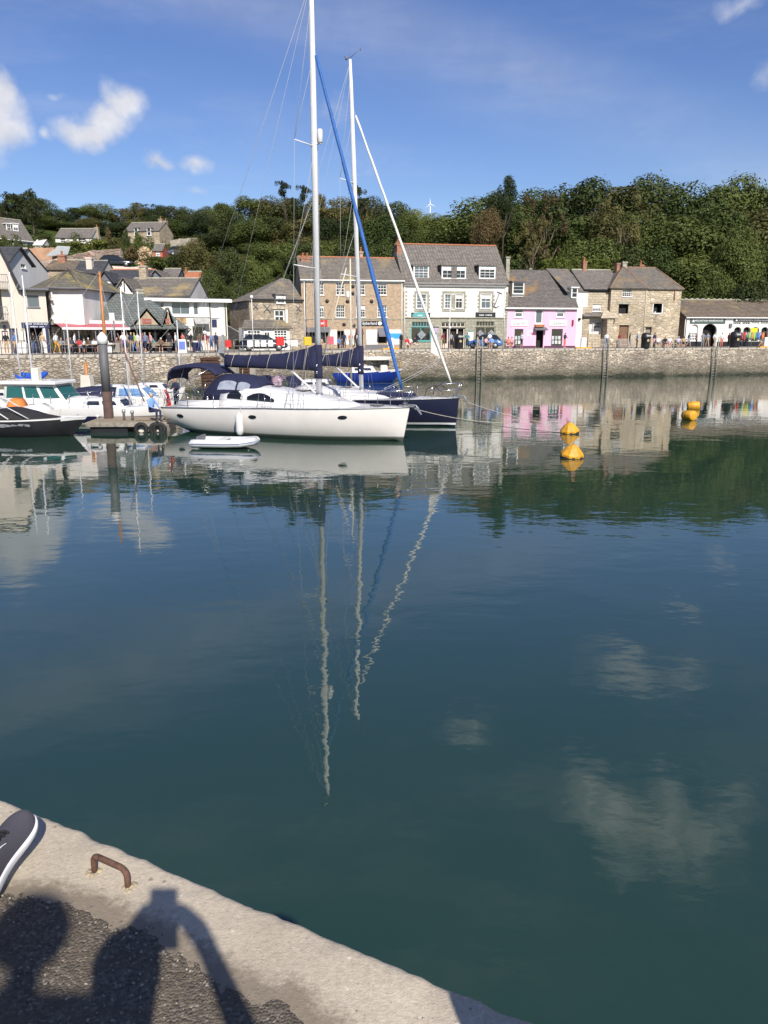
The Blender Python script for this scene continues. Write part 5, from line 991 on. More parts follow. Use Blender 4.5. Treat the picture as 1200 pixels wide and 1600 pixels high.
# --- open market hall with big slate roof
h = House('market_hall', 'open sided market hall under a big grey green slate roof with gablets', 166, 69, 291, 71)
ze = h.z(220, 513); zr = h.z(200, 459, 4.5); D = 9; x_l = h.loc(163, 459, 4.5)[0]; x_r = h.loc(223, 457, 4.5)[0]; m = MB(); ov = .5
h.slope(m, (-.3, -ov, ze), (h.w + .4, -ov, ze), (x_r, 4.5, zr), (x_l, 4.5, zr), nx=16, ny=8); h.slope(m, (h.w + .4, -ov, ze), (h.w + .4, D + ov, ze), (x_r, 4.5, zr), (x_r, 4.5, zr), nx=5, ny=5); h.slope(m, (h.w + .4, D + ov, ze), (-.3, D + ov, ze), (x_l, 4.5, zr), (x_r, 4.5, zr), nx=2, ny=1, sag=0)
h.slope(m, (-.3, D + ov, ze), (-.3, -ov, ze), (x_l, 4.5, zr), (x_l, 4.5, zr), nx=4, ny=4); rf = m.build('roof', SLATE_G, h.o)
for u0, u1, va, ua in ((207, 252, 482, 229), (255, 272.5, 481.5, 262)):
    x0, zb_ = h.loc(u0, 507.5, -.1); x1, _ = h.loc(u1, 507.5, -.1); xa, za = h.loc(ua, va, -.1); yb_ = 3.2 if u0 < 210 else 2.6
    m = MB(); m.prism([(x0 + .25, zb_), (x1 - .25, zb_), (xa, za - .25)], 'y', -.15, .1); g_ = m.build('gablet', paint('gablet_stone', (.42, .34, .24), .9, .2, 2, .01, 10), h.o)
    m = MB(); m.slab([(x0 - .1, -.45, zb_ - .12), (xa, -.45, za), (xa, yb_, za + .1), (x0 - .1, yb_, zb_ - .1)][::-1], .1); m.slab([(x1 + .1, -.45, zb_ - .12), (xa, -.45, za), (xa, yb_, za + .1), (x1 + .1, yb_, zb_ - .1)], .1); m.build('gablet_roof', SLATE_G, g_)
    r = h.rect(*((222.5, 498, 236.5, 505.5) if u0 < 210 else (258.5, 498, 264.5, 505.5)), -.15); m = MB(); m.bbox(r[0], r[1], -.2, -.152, r[2], r[3], .01); sb = m.build('sign_board', paint('brick_red_sign', (.36, .09, .06), .6, .1), g_); h.marks(sb, r, TXG, 6, .3, .8, y=-.13, seed=3)
for u in (167, 195, 222, 243, 262, 289):
    x0 = h.loc(u, 530)[0]; m = MB(); m.box(x0 - .1, x0 + .1, -.1, .1, 0, ze); p_ = m.build('post', BLACKP, h.o); m = MB(); m.tube([(x0 - .6, 0, ze - .02), (x0, 0, ze - .75)], .06, 4); m.tube([(x0 + .6, 0, ze - .02), (x0, 0, ze - .75)], .06, 4); m.build('brace', BLACKP, p_)
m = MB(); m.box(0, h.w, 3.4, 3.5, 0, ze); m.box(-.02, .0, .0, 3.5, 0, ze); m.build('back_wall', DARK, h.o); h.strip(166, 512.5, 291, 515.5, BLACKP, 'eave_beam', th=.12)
h.chimney(213, 451.5, 224, 462, 4.6, GREYSTONE, 0)

# --- white flat roofed building with big windows
h = House('white_flat_roofed_building', 'white two storey building with flat roof and large upper windows', 232, 74, 357, 77.5)
D = 7; zt = h.z(300, 468.5)
h.window(267.5, 470.8, 297.5, 492, 2, 1, WOODWHITE, GLASS2, fw=.1, bw=.03, sill=False); h.window(302, 471.5, 310.5, 492.5, 1, 1, WOODWHITE, GLASS2, fw=.08, sill=False); h.window(250, 472, 256, 481, 1, 1, WOODWHITE, GLASS, fw=.08, sill=False); h.window(330, 478, 341, 495.5, 3, 2, WOODWHITE, GLASS2, fw=.2, bw=.18)
h.window(277, 508.5, 289, 513.5, 2, 1, WOODWHITE, GLASS, fw=.07, sill=False); h.opening(276.5, 515, 289.5, 545, deep=.6, name='shop_doorway', to_ground=True); h.window(290.5, 509, 297.5, 545, 1, 3, WOODWHITE, GLASS, fw=.12, bw=.12, sill=False, name='door'); h.window(300, 509.5, 322.5, 534, 2, 1, WOODWHITE, GLASS, fw=.09, sill=False, name='shop_window')
h.wall(0, h.w, 0, zt, WHITE); h.shell(0, h.w, zt, D, WHITE)
m = MB(); z0 = h.z(300, 472); z1_ = h.z(300, 467); m.box(-.2, h.w + .4, -.55, D, z0, z1_); m.build('roof_fascia', WOODWHITE, h.o); m = MB(); m.box(-.1, h.w + .3, -.5, D - .05, z1_, z1_ + .06); m.build('roof', GREYPAINT, h.o)
h.strip(262, 493, 327, 495.5, WOODWHITE, 'string_course', th=.12); h.panel(276.5, 497, 291, 505.5, paint('picture_board', (.50, .33, .16), .6, .4, 2), 'picture_board'); h.sign(331, 499, 338.5, 511, SIGNBLUE, '', TXW); h.pipe(327.5, 472, 540); h.pipe(351.5, 474, 540)
x0, x1, z0, z1_ = h.rect(302, 496.5, 325, 506); m = MB(); m.slab([(x0, -.9, z0), (x1, -.9, z0), (x1, -.05, z1_), (x0, -.05, z1_)], .05); m.build('rolled_awning', paint('grey_canvas', (.42, .42, .40), .8, .15, 3), h.o)
h.strip(339, 525, 352, 548, CONC, 'stone_pier', th=.6)
m = MB(); q = h.loc(352, 505); m.slab([(q[0] + .2, 1, q[1]), (q[0] + 2.4, 1, q[1] - 1.2), (q[0] + 2.3, 3, q[1] - 1.3), (q[0] + .2, 3, q[1] - 1.9)], .08); m.build('side_awning', paint('grey_canvas2', (.30, .30, .30), .8, .3, 3), h.o)

# ------------------------------------------------------------------ houses behind and on the hill
def hill_hit(u, v):
    d = ray(u, v); t = 74.0
    while t < 260:
        p = Vector((0, 0, HC)) + d * (t / d.y)
        if hz(p.x, p.y) >= p.z: return p
        t += .5
    return p
def cottage(name, label, uL, uR, vb, ve, vr, D=6, wall=WHITE, roof=SLATE, Y=None, turn=0, wins=(), ridge=GREYSTONE, gable_front=False, chim=(), gut=None, cat='house'):
    if Y is None: Y = hill_hit((uL + uR) / 2, vb).y
    zb = at_y((uL + uR) / 2, vb, Y).z - 1.2
    h = House(name, label, uL, Y, uR, Y + turn, zb, cat, vb)
    ze = h.z((uL + uR) / 2, ve); n = 0
    for w_ in wins: h.window(*w_[:4], *(w_[4:] or (2, 2)), fw=.1, bw=.05)
    if gable_front:
        zr = h.z((uL + uR) / 2, vr); h.wall(0, h.w, 0, ze, wall); h.shell(0, h.w, ze, D, wall); m = MB(); m.prism([(0, ze), (h.w, ze), (h.w / 2, zr)], 'y', .002, .25); m.build('gable', wall, h.o)
        m = MB(); c_ = h.w / 2; k = (zr - ze) / c_; m.slab([(-.3, -.3, ze - .3 * k), (c_, -.3, zr + .05), (c_, D, zr + .05), (-.3, D, ze - .3 * k)][::-1], .12); m.slab([(h.w + .3, -.3, ze - .3 * k), (c_, -.3, zr + .05), (c_, D, zr + .05), (h.w + .3, D, ze - .3 * k)], .12); m.build('roof', roof, h.o)
    else:
        zr = h.z((uL + uR) / 2, vr, D / 2); h.wall(0, h.w, 0, ze, wall); h.shell(0, h.w, ze, D, wall, zr); h.gable_roof(0, h.w, ze, zr, D, roof, ridge_mat=ridge, gutter=gut)
    for c_ in chim: h.chimney(*c_[:4], D / 2 - .35 if len(c_) < 6 else c_[5], c_[4], 1)
    return h
DARKSLATEWALL = courses('slate_hung_wall', (.09, .092, .105), (.06, .062, .07), (.03, .03, .03), .3, .2, .7, .01)
PINKSTONE = stone('pink_retaining_stone', [(.38, .27, .21), (.46, .35, .28), (.30, .22, .17), (.42, .33, .27)], (.35, .27, .22), 1.1, .6, .05)
TIMBERWHITE = paint('white_infill', (.74, .73, .70), .8, .06, 1)
hA = cottage('grey_house', 'dark slate hung house with two arched dormers at the left edge', -40, 53, 390, 371, 341, 7, DARKSLATEWALL, SLATE, turn=9, wins=[(18.5, 372, 22, 384), (28, 373, 33, 385), (37, 375, 42, 386)], chim=[(-8, 330, 0, 345, REDBRICK)], gut=WOODWHITE)
for u0, u1 in ((10, 17), (20, 28.5)): hA.dormer(u0, 350, u1, 360.5, 1.4, WOODWHITE, WOODWHITE, 2, 2, D=2, sides=SLATE)
cottage('white_lean_to', 'small white lean-to house at the end of the grey house', 52.5, 66.5, 388, 382, 374, 4, WHITE, WHITE, Y=hA.P.y + 3.2)
cottage('white_cottage', 'long low white cottage with grey roof and stone chimney below the ridge trees', 87, 144, 380, 370.5, 357, 6, WHITE, SLATE, wins=[(94, 372, 102, 379), (122, 372, 134, 379)], chim=[(148, 355, 153.5, 370, RUBBLE)])
hs = cottage('stone_villa', 'stone house with white dormer windows and two chimneys on the hillside', 196, 250, 382, 360, 347.5, 7, RUBBLE, SLATE, turn=-1, chim=[(247.5, 342, 253, 356, RUBBLE), (255.5, 345, 260.5, 358, RUBBLE, 5)])
for u0 in (209.5, 229.5): hs.dormer(u0, 356.5, u0 + 6.5, 368, -.1, WOODWHITE, SLATE, 1, 2, D=2, sides=WOODWHITE)
cottage('red_hut', 'small red hut with dark roof below the stone villa', 239.5, 254.5, 404, 391, 381, 4, paint('red_boards', (.46, .12, .08), .8, .15, 3), SLATE, wins=[(243.5, 393, 250, 400)])
cottage('white_gable_house', 'white gabled house with a small dark window rising behind the cream building', 17, 52.5, 452, 412, 389, 9, paint('grey_white_render', (.62, .62, .62), .8, .05, 1, streak=True), SLATE_D, Y=73, turn=4.2, gable_front=True, wins=[(32.5, 405.5, 40, 419.5)])
hd = cottage('dark_roofed_house', 'dark slate roofed house behind the cream gable', -60, 20, 440, 412, 388, 8, WHITE, SLATE_D, Y=76)
cottage('solar_roof_house', 'house roof with dark solar panels behind the mossy roof', 114, 157, 436, 428, 407, 6, CREAM, SLATE_D, Y=92, chim=[(134.5, 402, 143.5, 428, CREAM, 1)])
cottage('brick_chimney_house', 'brown roofed house with a tall red brick chimney under the garden wall', 70, 118, 428, 420, 406, 6, RUBBLE, SLATE_B, Y=96, chim=[(90, 398, 101, 412, REDBRICK, 2)])
cottage('small_dark_gable_house', 'small dark gabled house with a many paned window beside the orange mast', 156, 176, 452, 438, 425, 5, GREYPAINT, SLATE_D, Y=88, gable_front=True, wins=[(162, 434, 172, 442, 4, 2)])
cottage('dark_slate_terrace', 'low dark slate roof with terracotta ridge behind the half timbered gable', 160, 232, 446, 437, 421, 7, GREYPAINT, SLATE_D, Y=90, ridge=TERRA)
hb = cottage('hip_roof_house', 'broad lichened slate roof over the white flat roofed building', 190, 296, 468, 461, 434.5, 9, WHITE, SLATE_Y, Y=80, chim=[(217, 415, 228.5, 438, RUBBLE)])
ht = cottage('half_timbered_gable', 'white half timbered gable under a dark verge', 181, 211, 470, 456, 435.5, 3.5, TIMBERWHITE, SLATE_Y, Y=78.4, gable_front=True)
zc, zt_ = ht.z(196, 456), ht.z(196, 437); q = MB(); c_ = ht.w / 2; [q.tube([(c_ + x0, -.02, zc), (c_ + x1, -.02, zc + (zt_ - zc) * k)], .06, 4) for x0, x1, k in ((0, 0, .9), (-.7, -.2, .7), (.7, .2, .7))]; q.build('timber_frame', BLACKP, ht.o)
cottage('grey_back_gable', 'grey slate gable and roof behind the lichened roof', 228, 262, 446, 440, 423, 5, GREYPAINT, SLATE, Y=92, gable_front=True); cottage('grey_back_roof', 'pale grey slate roof right of the grey gable', 250, 276, 440, 435, 419.5, 5, GREYPAINT, SLATE, Y=96)
cottage('white_back_house', 'small white house with brick roof among the trees', 287, 310, 455, 441.5, 424, 5, WHITE, TERRA, Y=94, wins=[(290, 444, 298, 451, 3, 2), (300, 444, 308, 451, 3, 2)], chim=[(288, 424, 291, 432, REDBRICK)])
# retaining walls and outbuilding on the slope
def garden_wall(name, label, pts, mat, th=.5):
    """wall along picture points (u, v_top, v_bottom, Y)"""
    P = [at_y(u, vt, Y) for u, vt, vb, Y in pts]; B_ = [at_y(u, vb, Y).z for u, vt, vb, Y in pts]; o = P[0]; m = MB()
    for k in range(len(P) - 1):
        a, b = P[k], P[k + 1]; d = (b - a); d.z = 0; n = Vector((-d.y, d.x, 0)).normalized() * th; N_ = max(2, int(d.length / .5))
        for i in range(N_):
            f0, f1 = i / N_, (i + 1) / N_; p, q = a.lerp(b, f0), a.lerp(b, f1); z0 = B_[k] + (B_[k + 1] - B_[k]) * f0 - 1; j = .12 * noise.noise(p * 1.3)
            m.add([(p.x - o.x, p.y - o.y, z0 - o.z), (q.x - o.x, q.y - o.y, z0 - o.z), (q.x - o.x, q.y - o.y, q.z - o.z + j), (p.x - o.x, p.y - o.y, p.z - o.z + j), (p.x + n.x - o.x, p.y + n.y - o.y, z0 - o.z), (q.x + n.x - o.x, q.y + n.y - o.y, z0 - o.z), (q.x + n.x - o.x, q.y + n.y - o.y, q.z - o.z + j), (p.x + n.x - o.x, p.y + n.y - o.y, p.z - o.z + j)], [(0, 1, 2, 3), (3, 2, 6, 7), (5, 4, 7, 6), (0, 3, 7, 4), (1, 5, 6, 2)])
    return one(name, label, 'wall', m, mat, o)
garden_wall('terracotta_garden_wall', 'orange tinted rendered garden wall below the grey house', [(34, 389, 412, 116), (60, 387, 410, 116), (84, 387, 408, 116)], paint('orange_render', (.50, .30, .19), .9, .25, .6, .02, 4))
garden_wall('pink_retaining_wall', 'long pinkish stone retaining wall across the slope', [(48, 408, 448, 104), (100, 403, 430, 106), (150, 391, 412, 112), (188, 389, 408, 116), (192, 392, 412, 117)], PINKSTONE)
garden_wall('upper_pale_wall', 'pale stone wall on the slope right of the stone villa', [(266, 375, 388, 128), (305, 371, 388, 126)], paint('pale_wall', (.46, .41, .32), .9, .3, .8, .03, 5)); garden_wall('lower_pink_wall', 'lower stretch of pink stone wall behind the mossy roof', [(50, 428, 458, 92), (80, 426, 452, 93)], PINKSTONE)
garden_wall('road_parapet', 'low pale parapet under the parked dark car', [(168, 415.5, 420, 104), (205, 417, 422, 104), (236, 418, 424, 104)], CREAM)
g0 = at_y(72, 399, 114); m = MB(); P = [at_y(72, 400, 113), at_y(106, 397, 113), at_y(110, 385, 118), at_y(90, 384, 118)]; m.slab([p - g0 for p in P], .1); one('corrugated_roof', 'pale corrugated shed roof on the garden slope', 'shed roof', m, paint('pale_sheet', (.44, .46, .43), .6, .15, 2), g0)
# ------------------------------------------------------------------ boats.  local frame: x forward, y to port, z up; x = 0 at the stem head, water at z = 0
def hull_fn(L, B, zb, zm, zs, stern=.8, rake=.3, T=.5, pw=2.2, fmax=.42, lift=.18, full=.75):
    def sheer(s): return zs + (zm - zs) * min(1, s / .5) if s < .5 else zm + (zb - zm) * ((s - .5) / .5) ** 1.5
    def half(s):
        if s < fmax: return B / 2 * (stern + (1 - stern) * math.sin(math.pi / 2 * s / fmax))
        return B / 2 * max(.012, 1 - ((s - fmax) / (1 - fmax)) ** pw)
    def keel(s): return -T * math.sin(math.pi * min(1, (s + .04) * 1.02)) ** .6 + lift * max(0, 1 - s / .16) * 1.6 if 0 < s < 1 else (lift if s <= 0 else -.12)
    def pt(s, t, side=1):
        k = keel(s); z = k + (sheer(s) - k) * t ** 1.25; e = full - .35 * max(0, s - .55) if s < 1 else full
        y = half(s) * math.sin(min(1, t) * math.pi / 2) ** (.36 + .34 * s ** 3) if t < 1 else half(s)
        x = -L + L * s - rake * max(0, (s - .7) / .3) * (1 - max(0, z) / sheer(s))
        return Vector((x, side * y, z))
    return sheer, half, keel, pt
def build_hull(root, P, mats, n=28, m_=11, wl=.12, stripe=None, deckmat=None, name='hull'):
    sheer, half, keel, pt = P; mb = MB(); T_ = [0, .12, .25, .38, .5, .6, .7, .8, .88, .95, 1.0] if m_ == 11 else [i / (m_ - 1) for i in range(m_)]
    secs = [[pt(i / n, t, -1) for t in T_[::-1]] + [pt(i / n, t, 1) for t in T_[1:]] for i in range(n + 1)]
    mb.loft(secs); W = len(secs[0]); mb.add(secs[0], [tuple(range(W - 1, -1, -1))], 0)
    for k, f in enumerate(mb.f):
        z = sum(mb.v[i][2] for i in f) / len(f)
        if len(f) == 4 and stripe and stripe[0] < z < stripe[1]: mb.m[k] = 2
    o = mb.build(name, mats, root)
    dk = MB(); sec = []
    for i in range(n + 1): s = i / n; h_ = half(s); c = pt(s, 1, 1); sec.append([Vector((c.x, y_ * h_ * .995, c.z - .03 + .05 * (1 - y_ * y_) * min(1, h_))) for y_ in (-1, -.6, -.2, .2, .6, 1)])
    dk.loft(sec[::1]); dk.f = [list(reversed(f)) for f in dk.f]; dk.build('deck', deckmat or GEL, root)
    return o
def rail_line(P, s0, s1, n, h_, root, r=.012, mat=STEEL, sides=(1, -1), ends=False, inset=.96):
    """stanchions and two guard wires"""
    sheer, half, keel, pt = P
    for sd in sides:
        tops = []
        for k in range(n):
            c = pt(s0 + (s1 - s0) * k / (n - 1), 1, sd); b = Vector((c.x, c.y * inset, c.z)); m = MB(); m.tube([b, b + Vector((0, 0, h_))], r, 5); m.build('stanchion', mat, root); tops.append(b + Vector((0, 0, h_)))
        for f in (1, .55): m = MB(); m.tube([t - Vector((0, 0, h_ * (1 - f))) for t in tops], r * .55, 4); m.build('guard_wire', mat, root)
def wire(root, a, b, r=.008, mat=WIRE, name='rigging_wire', n=4): m = MB(); m.tube([a, b], r, n); return m.build(name, mat, root)
def loft_roof(secs): return secs
def yacht(name, label, bow, head, L, B, fz, hullmats, mast_x, mast_h, mast_r, spreaders, furl, boom, stripe=None, rake_top=0, sails=NAVYCLOTH, furlmat=None, wl=.12, big=False):
    root = thing(name, label, 'sailing yacht', (bow[0], bow[1], 0), head); P = hull_fn(L, B, *fz); sheer, half, keel, pt = P
    S = lambda x: 1 + x / L
    build_hull(root, P, hullmats, wl=wl, stripe=stripe)
    m = MB(); [m.tube([pt(i / 30, 1, sd) + Vector((0, sd * .012, -.02)) for i in range(31)], .028, 6) for sd in (1, -1)]; m.build('rub_rail', GALV, root)
    zc = lambda x: sheer(S(x)) + .02
    # coachroof
    cx0, cx1 = mast_x + 2.0, -L * .74; sec = []
    def roof(x):
        f = (cx0 - x) / (cx0 - cx1); hw = min(1.18, half(S(x)) * .72) * min(1, .35 + f * 2.6); hh = .02 + (.80 if big else .52) * min(1, f * 1.25) ** .75; return hw, hh
    for i in range(15):
        x = cx0 + (cx1 - cx0) * i / 14; hw, hh = roof(x); z0 = zc(x); sec.append([(x, -hw - .10, z0 - .05), (x, -hw - .03, z0 + hh * .5), (x, -hw * .86, z0 + hh * .93), (x, -hw * .45, z0 + hh * 1.10), (x, 0, z0 + hh * 1.14), (x, hw * .45, z0 + hh * 1.10), (x, hw * .86, z0 + hh * .93), (x, hw + .03, z0 + hh * .5), (x, hw + .10, z0 - .05)])
    m = MB(); m.loft(sec, cap0=True, cap1=True); m.f = [list(reversed(f)) for f in m.f]; cr = m.build('coachroof', GEL, root)
    def side(x, t, sd): hw, hh = roof(x); z0 = zc(x); return Vector((x, sd * (hw + .10 - .07 * (t / .55 if t < .55 else 1) - (.0 if t < .55 else (hw * .14 + .03 - .03) * (t - .55) / .4)) + sd * .012, z0 - .05 + (hh * .5 + .05) * min(1, t / .55) + (hh * .43 * (t - .55) / .4 if t > .55 else 0)))
    for sd in (1, -1):
        for (xa, xb, ta, tb) in ((mast_x - 1.6, mast_x - 3.05, .34, .82), (mast_x - 3.3, mast_x - 4.15, .42, .86)):
            n = 10; rw = []
            for i in range(n + 1):
                f = i / n; x = xa + (xb - xa) * f; b_ = math.sin(math.pi * (f * .75 + .12)) if xa > mast_x - 2 else math.sin(math.pi * (.86 - f * .7)); t0 = ta + .06 * f; t1 = t0 + (tb - ta) * max(.05, b_) * .95
                rw.append([side(x, t, sd) + Vector((0, sd * .012, 0)) for t in sorted({t0, t1, *[min(max(q_, t0), t1) for q_ in (t0 * .7 + t1 * .3, .55, t0 * .3 + t1 * .7)]})] )
            k_ = min(len(r_) for r_ in rw); rw = [r_[:k_ - 1] + [r_[-1]] for r_ in rw]
            q = MB(); q.loft(rw); q.build('cabin_window', ACRYL, cr)
    for xh, s_ in ((cx0 + .9, .5), (mast_x - .9, .45), (mast_x - 2.2, .4)):
        hh = roof(xh)[1] * 1.13 if xh < cx0 else 0; q = MB(); q.bbox(xh - s_ / 2, xh + s_ / 2, -s_ / 2, s_ / 2, zc(xh) + hh - .0, zc(xh) + hh + .06, .03); q.build('deck_hatch', glass('smoked_hatch', (.10, .11, .13), .15), root)
    # cockpit coaming, seats, wheel
    for sd in (1, -1):
        q = MB(); x0, x1 = cx1, -L + .8; q.loft([[(x, sd * (half(S(x)) * .62), zc(x) - .05), (x, sd * (half(S(x)) * .62), zc(x) + .26), (x, sd * (half(S(x)) * .76), zc(x) + .26), (x, sd * (half(S(x)) * .84), zc(x) - .05)] for x in (x0, (x0 + x1) / 2, x1)], cap0=True, cap1=True); q.build('cockpit_coaming', GEL, root)
        q = MB(); q.lathe([(.07, 0), (.085, .03), (.055, .06), (.055, .13), (.075, .15), (.02, .17)], 12, ((x0 + x1) / 2 + .5, sd * half(S((x0 + x1) / 2)) * .68, zc(x0) + .26)); q.build('winch', STEEL, root)
    xw = -L + 1.75; q = MB(); q.tube([(xw, .42 * math.cos(a * .5236), zc(xw) + .72 + .42 * math.sin(a * .5236)) for a in range(13)], .02, 6); [q.tube([(xw, 0, zc(xw) + .72), (xw, .42 * math.cos(a * 1.0472), zc(xw) + .72 + .42 * math.sin(a * 1.0472))], .01, 4) for a in range(6)]; q.box(xw + .05, xw + .3, -.14, .14, zc(xw) - .1, zc(xw) + .85); q.build('steering_wheel', STEEL, root)
    rail_line(P, .14, .90, 7, .62, root)
    # pulpit and pushpit
    q = MB(); a, b = pt(.90, 1, 1), pt(.99, 1, 1); zt = sheer(1) + .66
    for z_ in (zt, zt - .32): q.tube([(a.x, a.y * .96, z_), ((a.x + b.x) / 2, pt(.95, 1, 1).y, z_), (.12, .16, z_ + .05), (.12, -.16, z_ + .05), ((a.x + b.x) / 2, -pt(.95, 1, 1).y, z_), (a.x, -a.y * .96, z_)], .016, 6)
    for sd in (1, -1): q.tube([(-.25, sd * .16, sheer(1)), (.1, sd * .16, zt + .04)], .016, 6); q.tube([(a.x, sd * a.y * .96, a.z), (a.x, sd * a.y * .96, zt)], .016, 6)
    q.build('pulpit', STEEL, root)
    q = MB(); zt = zs_ = sheer(0) + .68
    for sd in (1, -1):
        c = pt(.02, 1, sd); d = pt(.14, 1, sd)
        for z_ in (zt, zt - .34): q.tube([(d.x, d.y * .95, z_), (c.x, c.y * .9, z_), (c.x, c.y * .35, z_)], .016, 6)
        q.tube([(c.x, c.y * .9, c.z), (c.x, c.y * .9, zt)], .016, 6); q.tube([(c.x, c.y * .35, c.z), (c.x, c.y * .35, zt)], .016, 6)
    q.build('pushpit', STEEL, root)
    # bow roller and anchor
    q = MB(); q.box(-.5, .22, -.07, .07, sheer(1) - .02, sheer(1) + .06); q.tube([(-.3, 0, sheer(1) + .09), (.28, 0, sheer(1) + .06), (.42, 0, sheer(1) - .12)], .03, 6); q.slab([(.30, -.17, sheer(1) - .02), (.30, .17, sheer(1) - .02), (.52, .05, sheer(1) - .34), (.52, -.05, sheer(1) - .34)], .03); q.build('anchor', GALV, root)
    # mast
    mz = zc(mast_x) + roof(mast_x)[1]; top = Vector((mast_x - rake_top, 0, mast_h)); base = Vector((mast_x, 0, mz)); at = lambda z: base.lerp(top, (z - mz) / (mast_h - mz))
    q = MB(); n = 14; sec = []
    for z, k in ((mz, 1), (mast_h * .75, 1), (mast_h * .93, .82), (mast_h, .55)): c = at(z); sec.append([(c.x + mast_r * 1.35 * k * math.cos(6.2832 * i / n), mast_r * k * .9 * math.sin(6.2832 * i / n), z) for i in range(n)])
    q.loft(sec, closed=True, cap0=True, cap1=True); mast = q.build('mast', ALU, root); q = MB(); q.lathe([(mast_r * 2, 0), (mast_r * 2, .05), (mast_r * 1.5, .12)], 12, (mast_x, 0, mz - .02)); q.build('mast_collar', GALV, mast)
    for z in (mz + 1.0, mz + 1.3): c = at(z); q = MB(); q.lathe([(.05, 0), (.04, .05), (.05, .1)], 8, (c.x, -mast_r - .05, z)); q.build('mast_winch', STEEL, mast)
    q = MB(); c = top; q.tube([c, c + Vector((0, 0, .35))], .012, 5); q.tube([c + Vector((0, 0, .05)), c + Vector((.55, 0, .38))], .012, 5); q.tube([c + Vector((.55, 0, .3)), c + Vector((.55, 0, .5))], .02, 5); q.tube([c + Vector((0, 0, .08)), c + Vector((-.35, .02, .15))], .012, 5); q.lathe([(.06, 0), (.06, .1), (.03, .14)], 8, (c.x - .2, 0, c.z)); q.build('masthead_instruments', GREYPAINT, mast)
    ch = {sd: Vector((mast_x - .35, sd * half(S(mast_x - .35)) * .94, sheer(S(mast_x)) + .05)) for sd in (1, -1)}
    tips = {}
    for sd in (1, -1):
        prev = ch[sd]
        for z, l in spreaders:
            c = at(z); tip = c + Vector((-l * .36, sd * l * .94, .10)); q = MB(); q.tube([c, tip], [.034, .02], 6); q.build('spreader', ALU, mast); wire(root, prev, tip); wire(root, at(z - .15), prev if prev is not ch[sd] else ch[sd] + Vector((.25, 0, 0))); prev = tip
        wire(root, prev, at(mast_h * .965)); wire(root, ch[sd] + Vector((-.4, 0, 0)), at(spreaders[0][0] - .1)); wire(root, prev, at(mast_h * .84))
        wire(root, (-L + .12, sd * .8, sheer(0)), (-L * .86, sd * .1, mast_h * .33), .007); wire(root, (mast_x - .5, sd * .2, mz + .2), at(mast_h * (.62 if sd > 0 else .55)), .006, ROPE)
    wire(root, (-L * .86, 0, mast_h * .33), at(mast_h - .1), .008)
    # furled headsail
    f0 = Vector((-.22, 0, sheer(1) + .18)); f1 = at(furl[0]); q = MB(); N_ = 26; pts = [f0.lerp(f1, i / N_) for i in range(N_ + 1)]
    q.tube([p + Vector((.006 * math.sin(i * 2.3), .006 * math.cos(i * 1.9), 0)) for i, p in enumerate(pts[1:-1])], [furl[1] * (.45 + .55 * min(1, (i + 1) / 5)) * (1 - .45 * i / N_) * (1 + .07 * math.sin(i * 1.7)) for i in range(N_ - 1)], 9); q.build('furled_headsail', furlmat, root); wire(root, f0 - Vector((0, 0, .15)), f1, .012)
    q = MB(); q.lathe([(.11, 0), (.11, .02), (.05, .04), (.05, .13), (.11, .15), (.11, .17)], 12, (f0.x - .02, 0, f0.z - .2)); q.build('furling_drum', GALV, root)
    # boom and sail cover
    xb, zb_, h0, h1 = boom; g = at(zb_); q = MB(); q.tube([(g.x - .1, 0, zb_), (xb, 0, zb_ + .06)], .085, 8); bo = q.build('boom', ALU, root); q = MB(); sec = []; N_ = 22
    for i in range(N_ + 1):
        f = i / N_; x = g.x - .02 - (g.x - xb - .25) * f; hgt = h1 + (h0 - h1) * (1 - f) ** 3.2 + .012 * math.sin(i * 2.1); w_ = (.20 + .025 * math.sin(i * 1.4)) * (1 - .3 * f); z0 = zb_ - .06 + .06 * f
        sec.append([(x, w_ * y_ * (1 + .06 * math.sin(i * 3.1 + j)), z0 + hgt * t_) for j, (y_, t_) in enumerate(((-.45, -.04), (-1, .18), (-.95, .45), (-.6, .8), (-.15, 1), (.15, 1), (.6, .8), (.95, .45), (1, .18), (.45, -.04)))])
    q.loft(sec, closed=True, cap0=True, cap1=True); cv = q.build('sail_cover', sails, bo)
    q = MB(); z1 = zb_ + h0 - .08; q.loft([[(g.x + mast_r * 1.9 * math.cos(6.2832 * i / 12) * (1 if z < z1 else .9), mast_r * 1.5 * math.sin(6.2832 * i / 12), z) for i in range(12)] for z in (zb_ - .45, zb_ - .2, zb_ + h0 * .5, z1)], closed=True, cap0=True, cap1=True); q.build('mast_boot', sails, bo)
    for f in (.1, .28, .48, .68, .86): x = g.x - (g.x - xb) * f; hh = h1 + (h0 - h1) * (1 - f) ** 3.2; q = MB(); q.tube([(x - .1, -.2, zb_ - .1), (x - .02, -.2, zb_ + hh * .4), (x + .06, -.08, zb_ + hh * .98)], .012, 4); q.build('cover_tie', ROPE, bo)
    wire(root, (mast_x - .15, 0, mz + .1), (g.x - 1.5, 0, zb_ - .05), .05, ALU, 'boom_vang', 8); wire(root, (xb + 1.2, 0, zb_), (xb + 1.0, 0, zc(xb) + .2), .012, ROPE, 'mainsheet'); wire(root, (xb, 0, zb_ + .05), at(mast_h - .1), .006)
    for k in (-.35, .35): wire(root, (xb + 1.6, k * .2, zb_), at(mast_h * .56), .006)
    return root, P, at, zc, roof, cr
HEAD = math.atan2(-.408, .913)
BOOT = paint('green_grey_boot', (.10, .115, .095), .5, .25, 2)
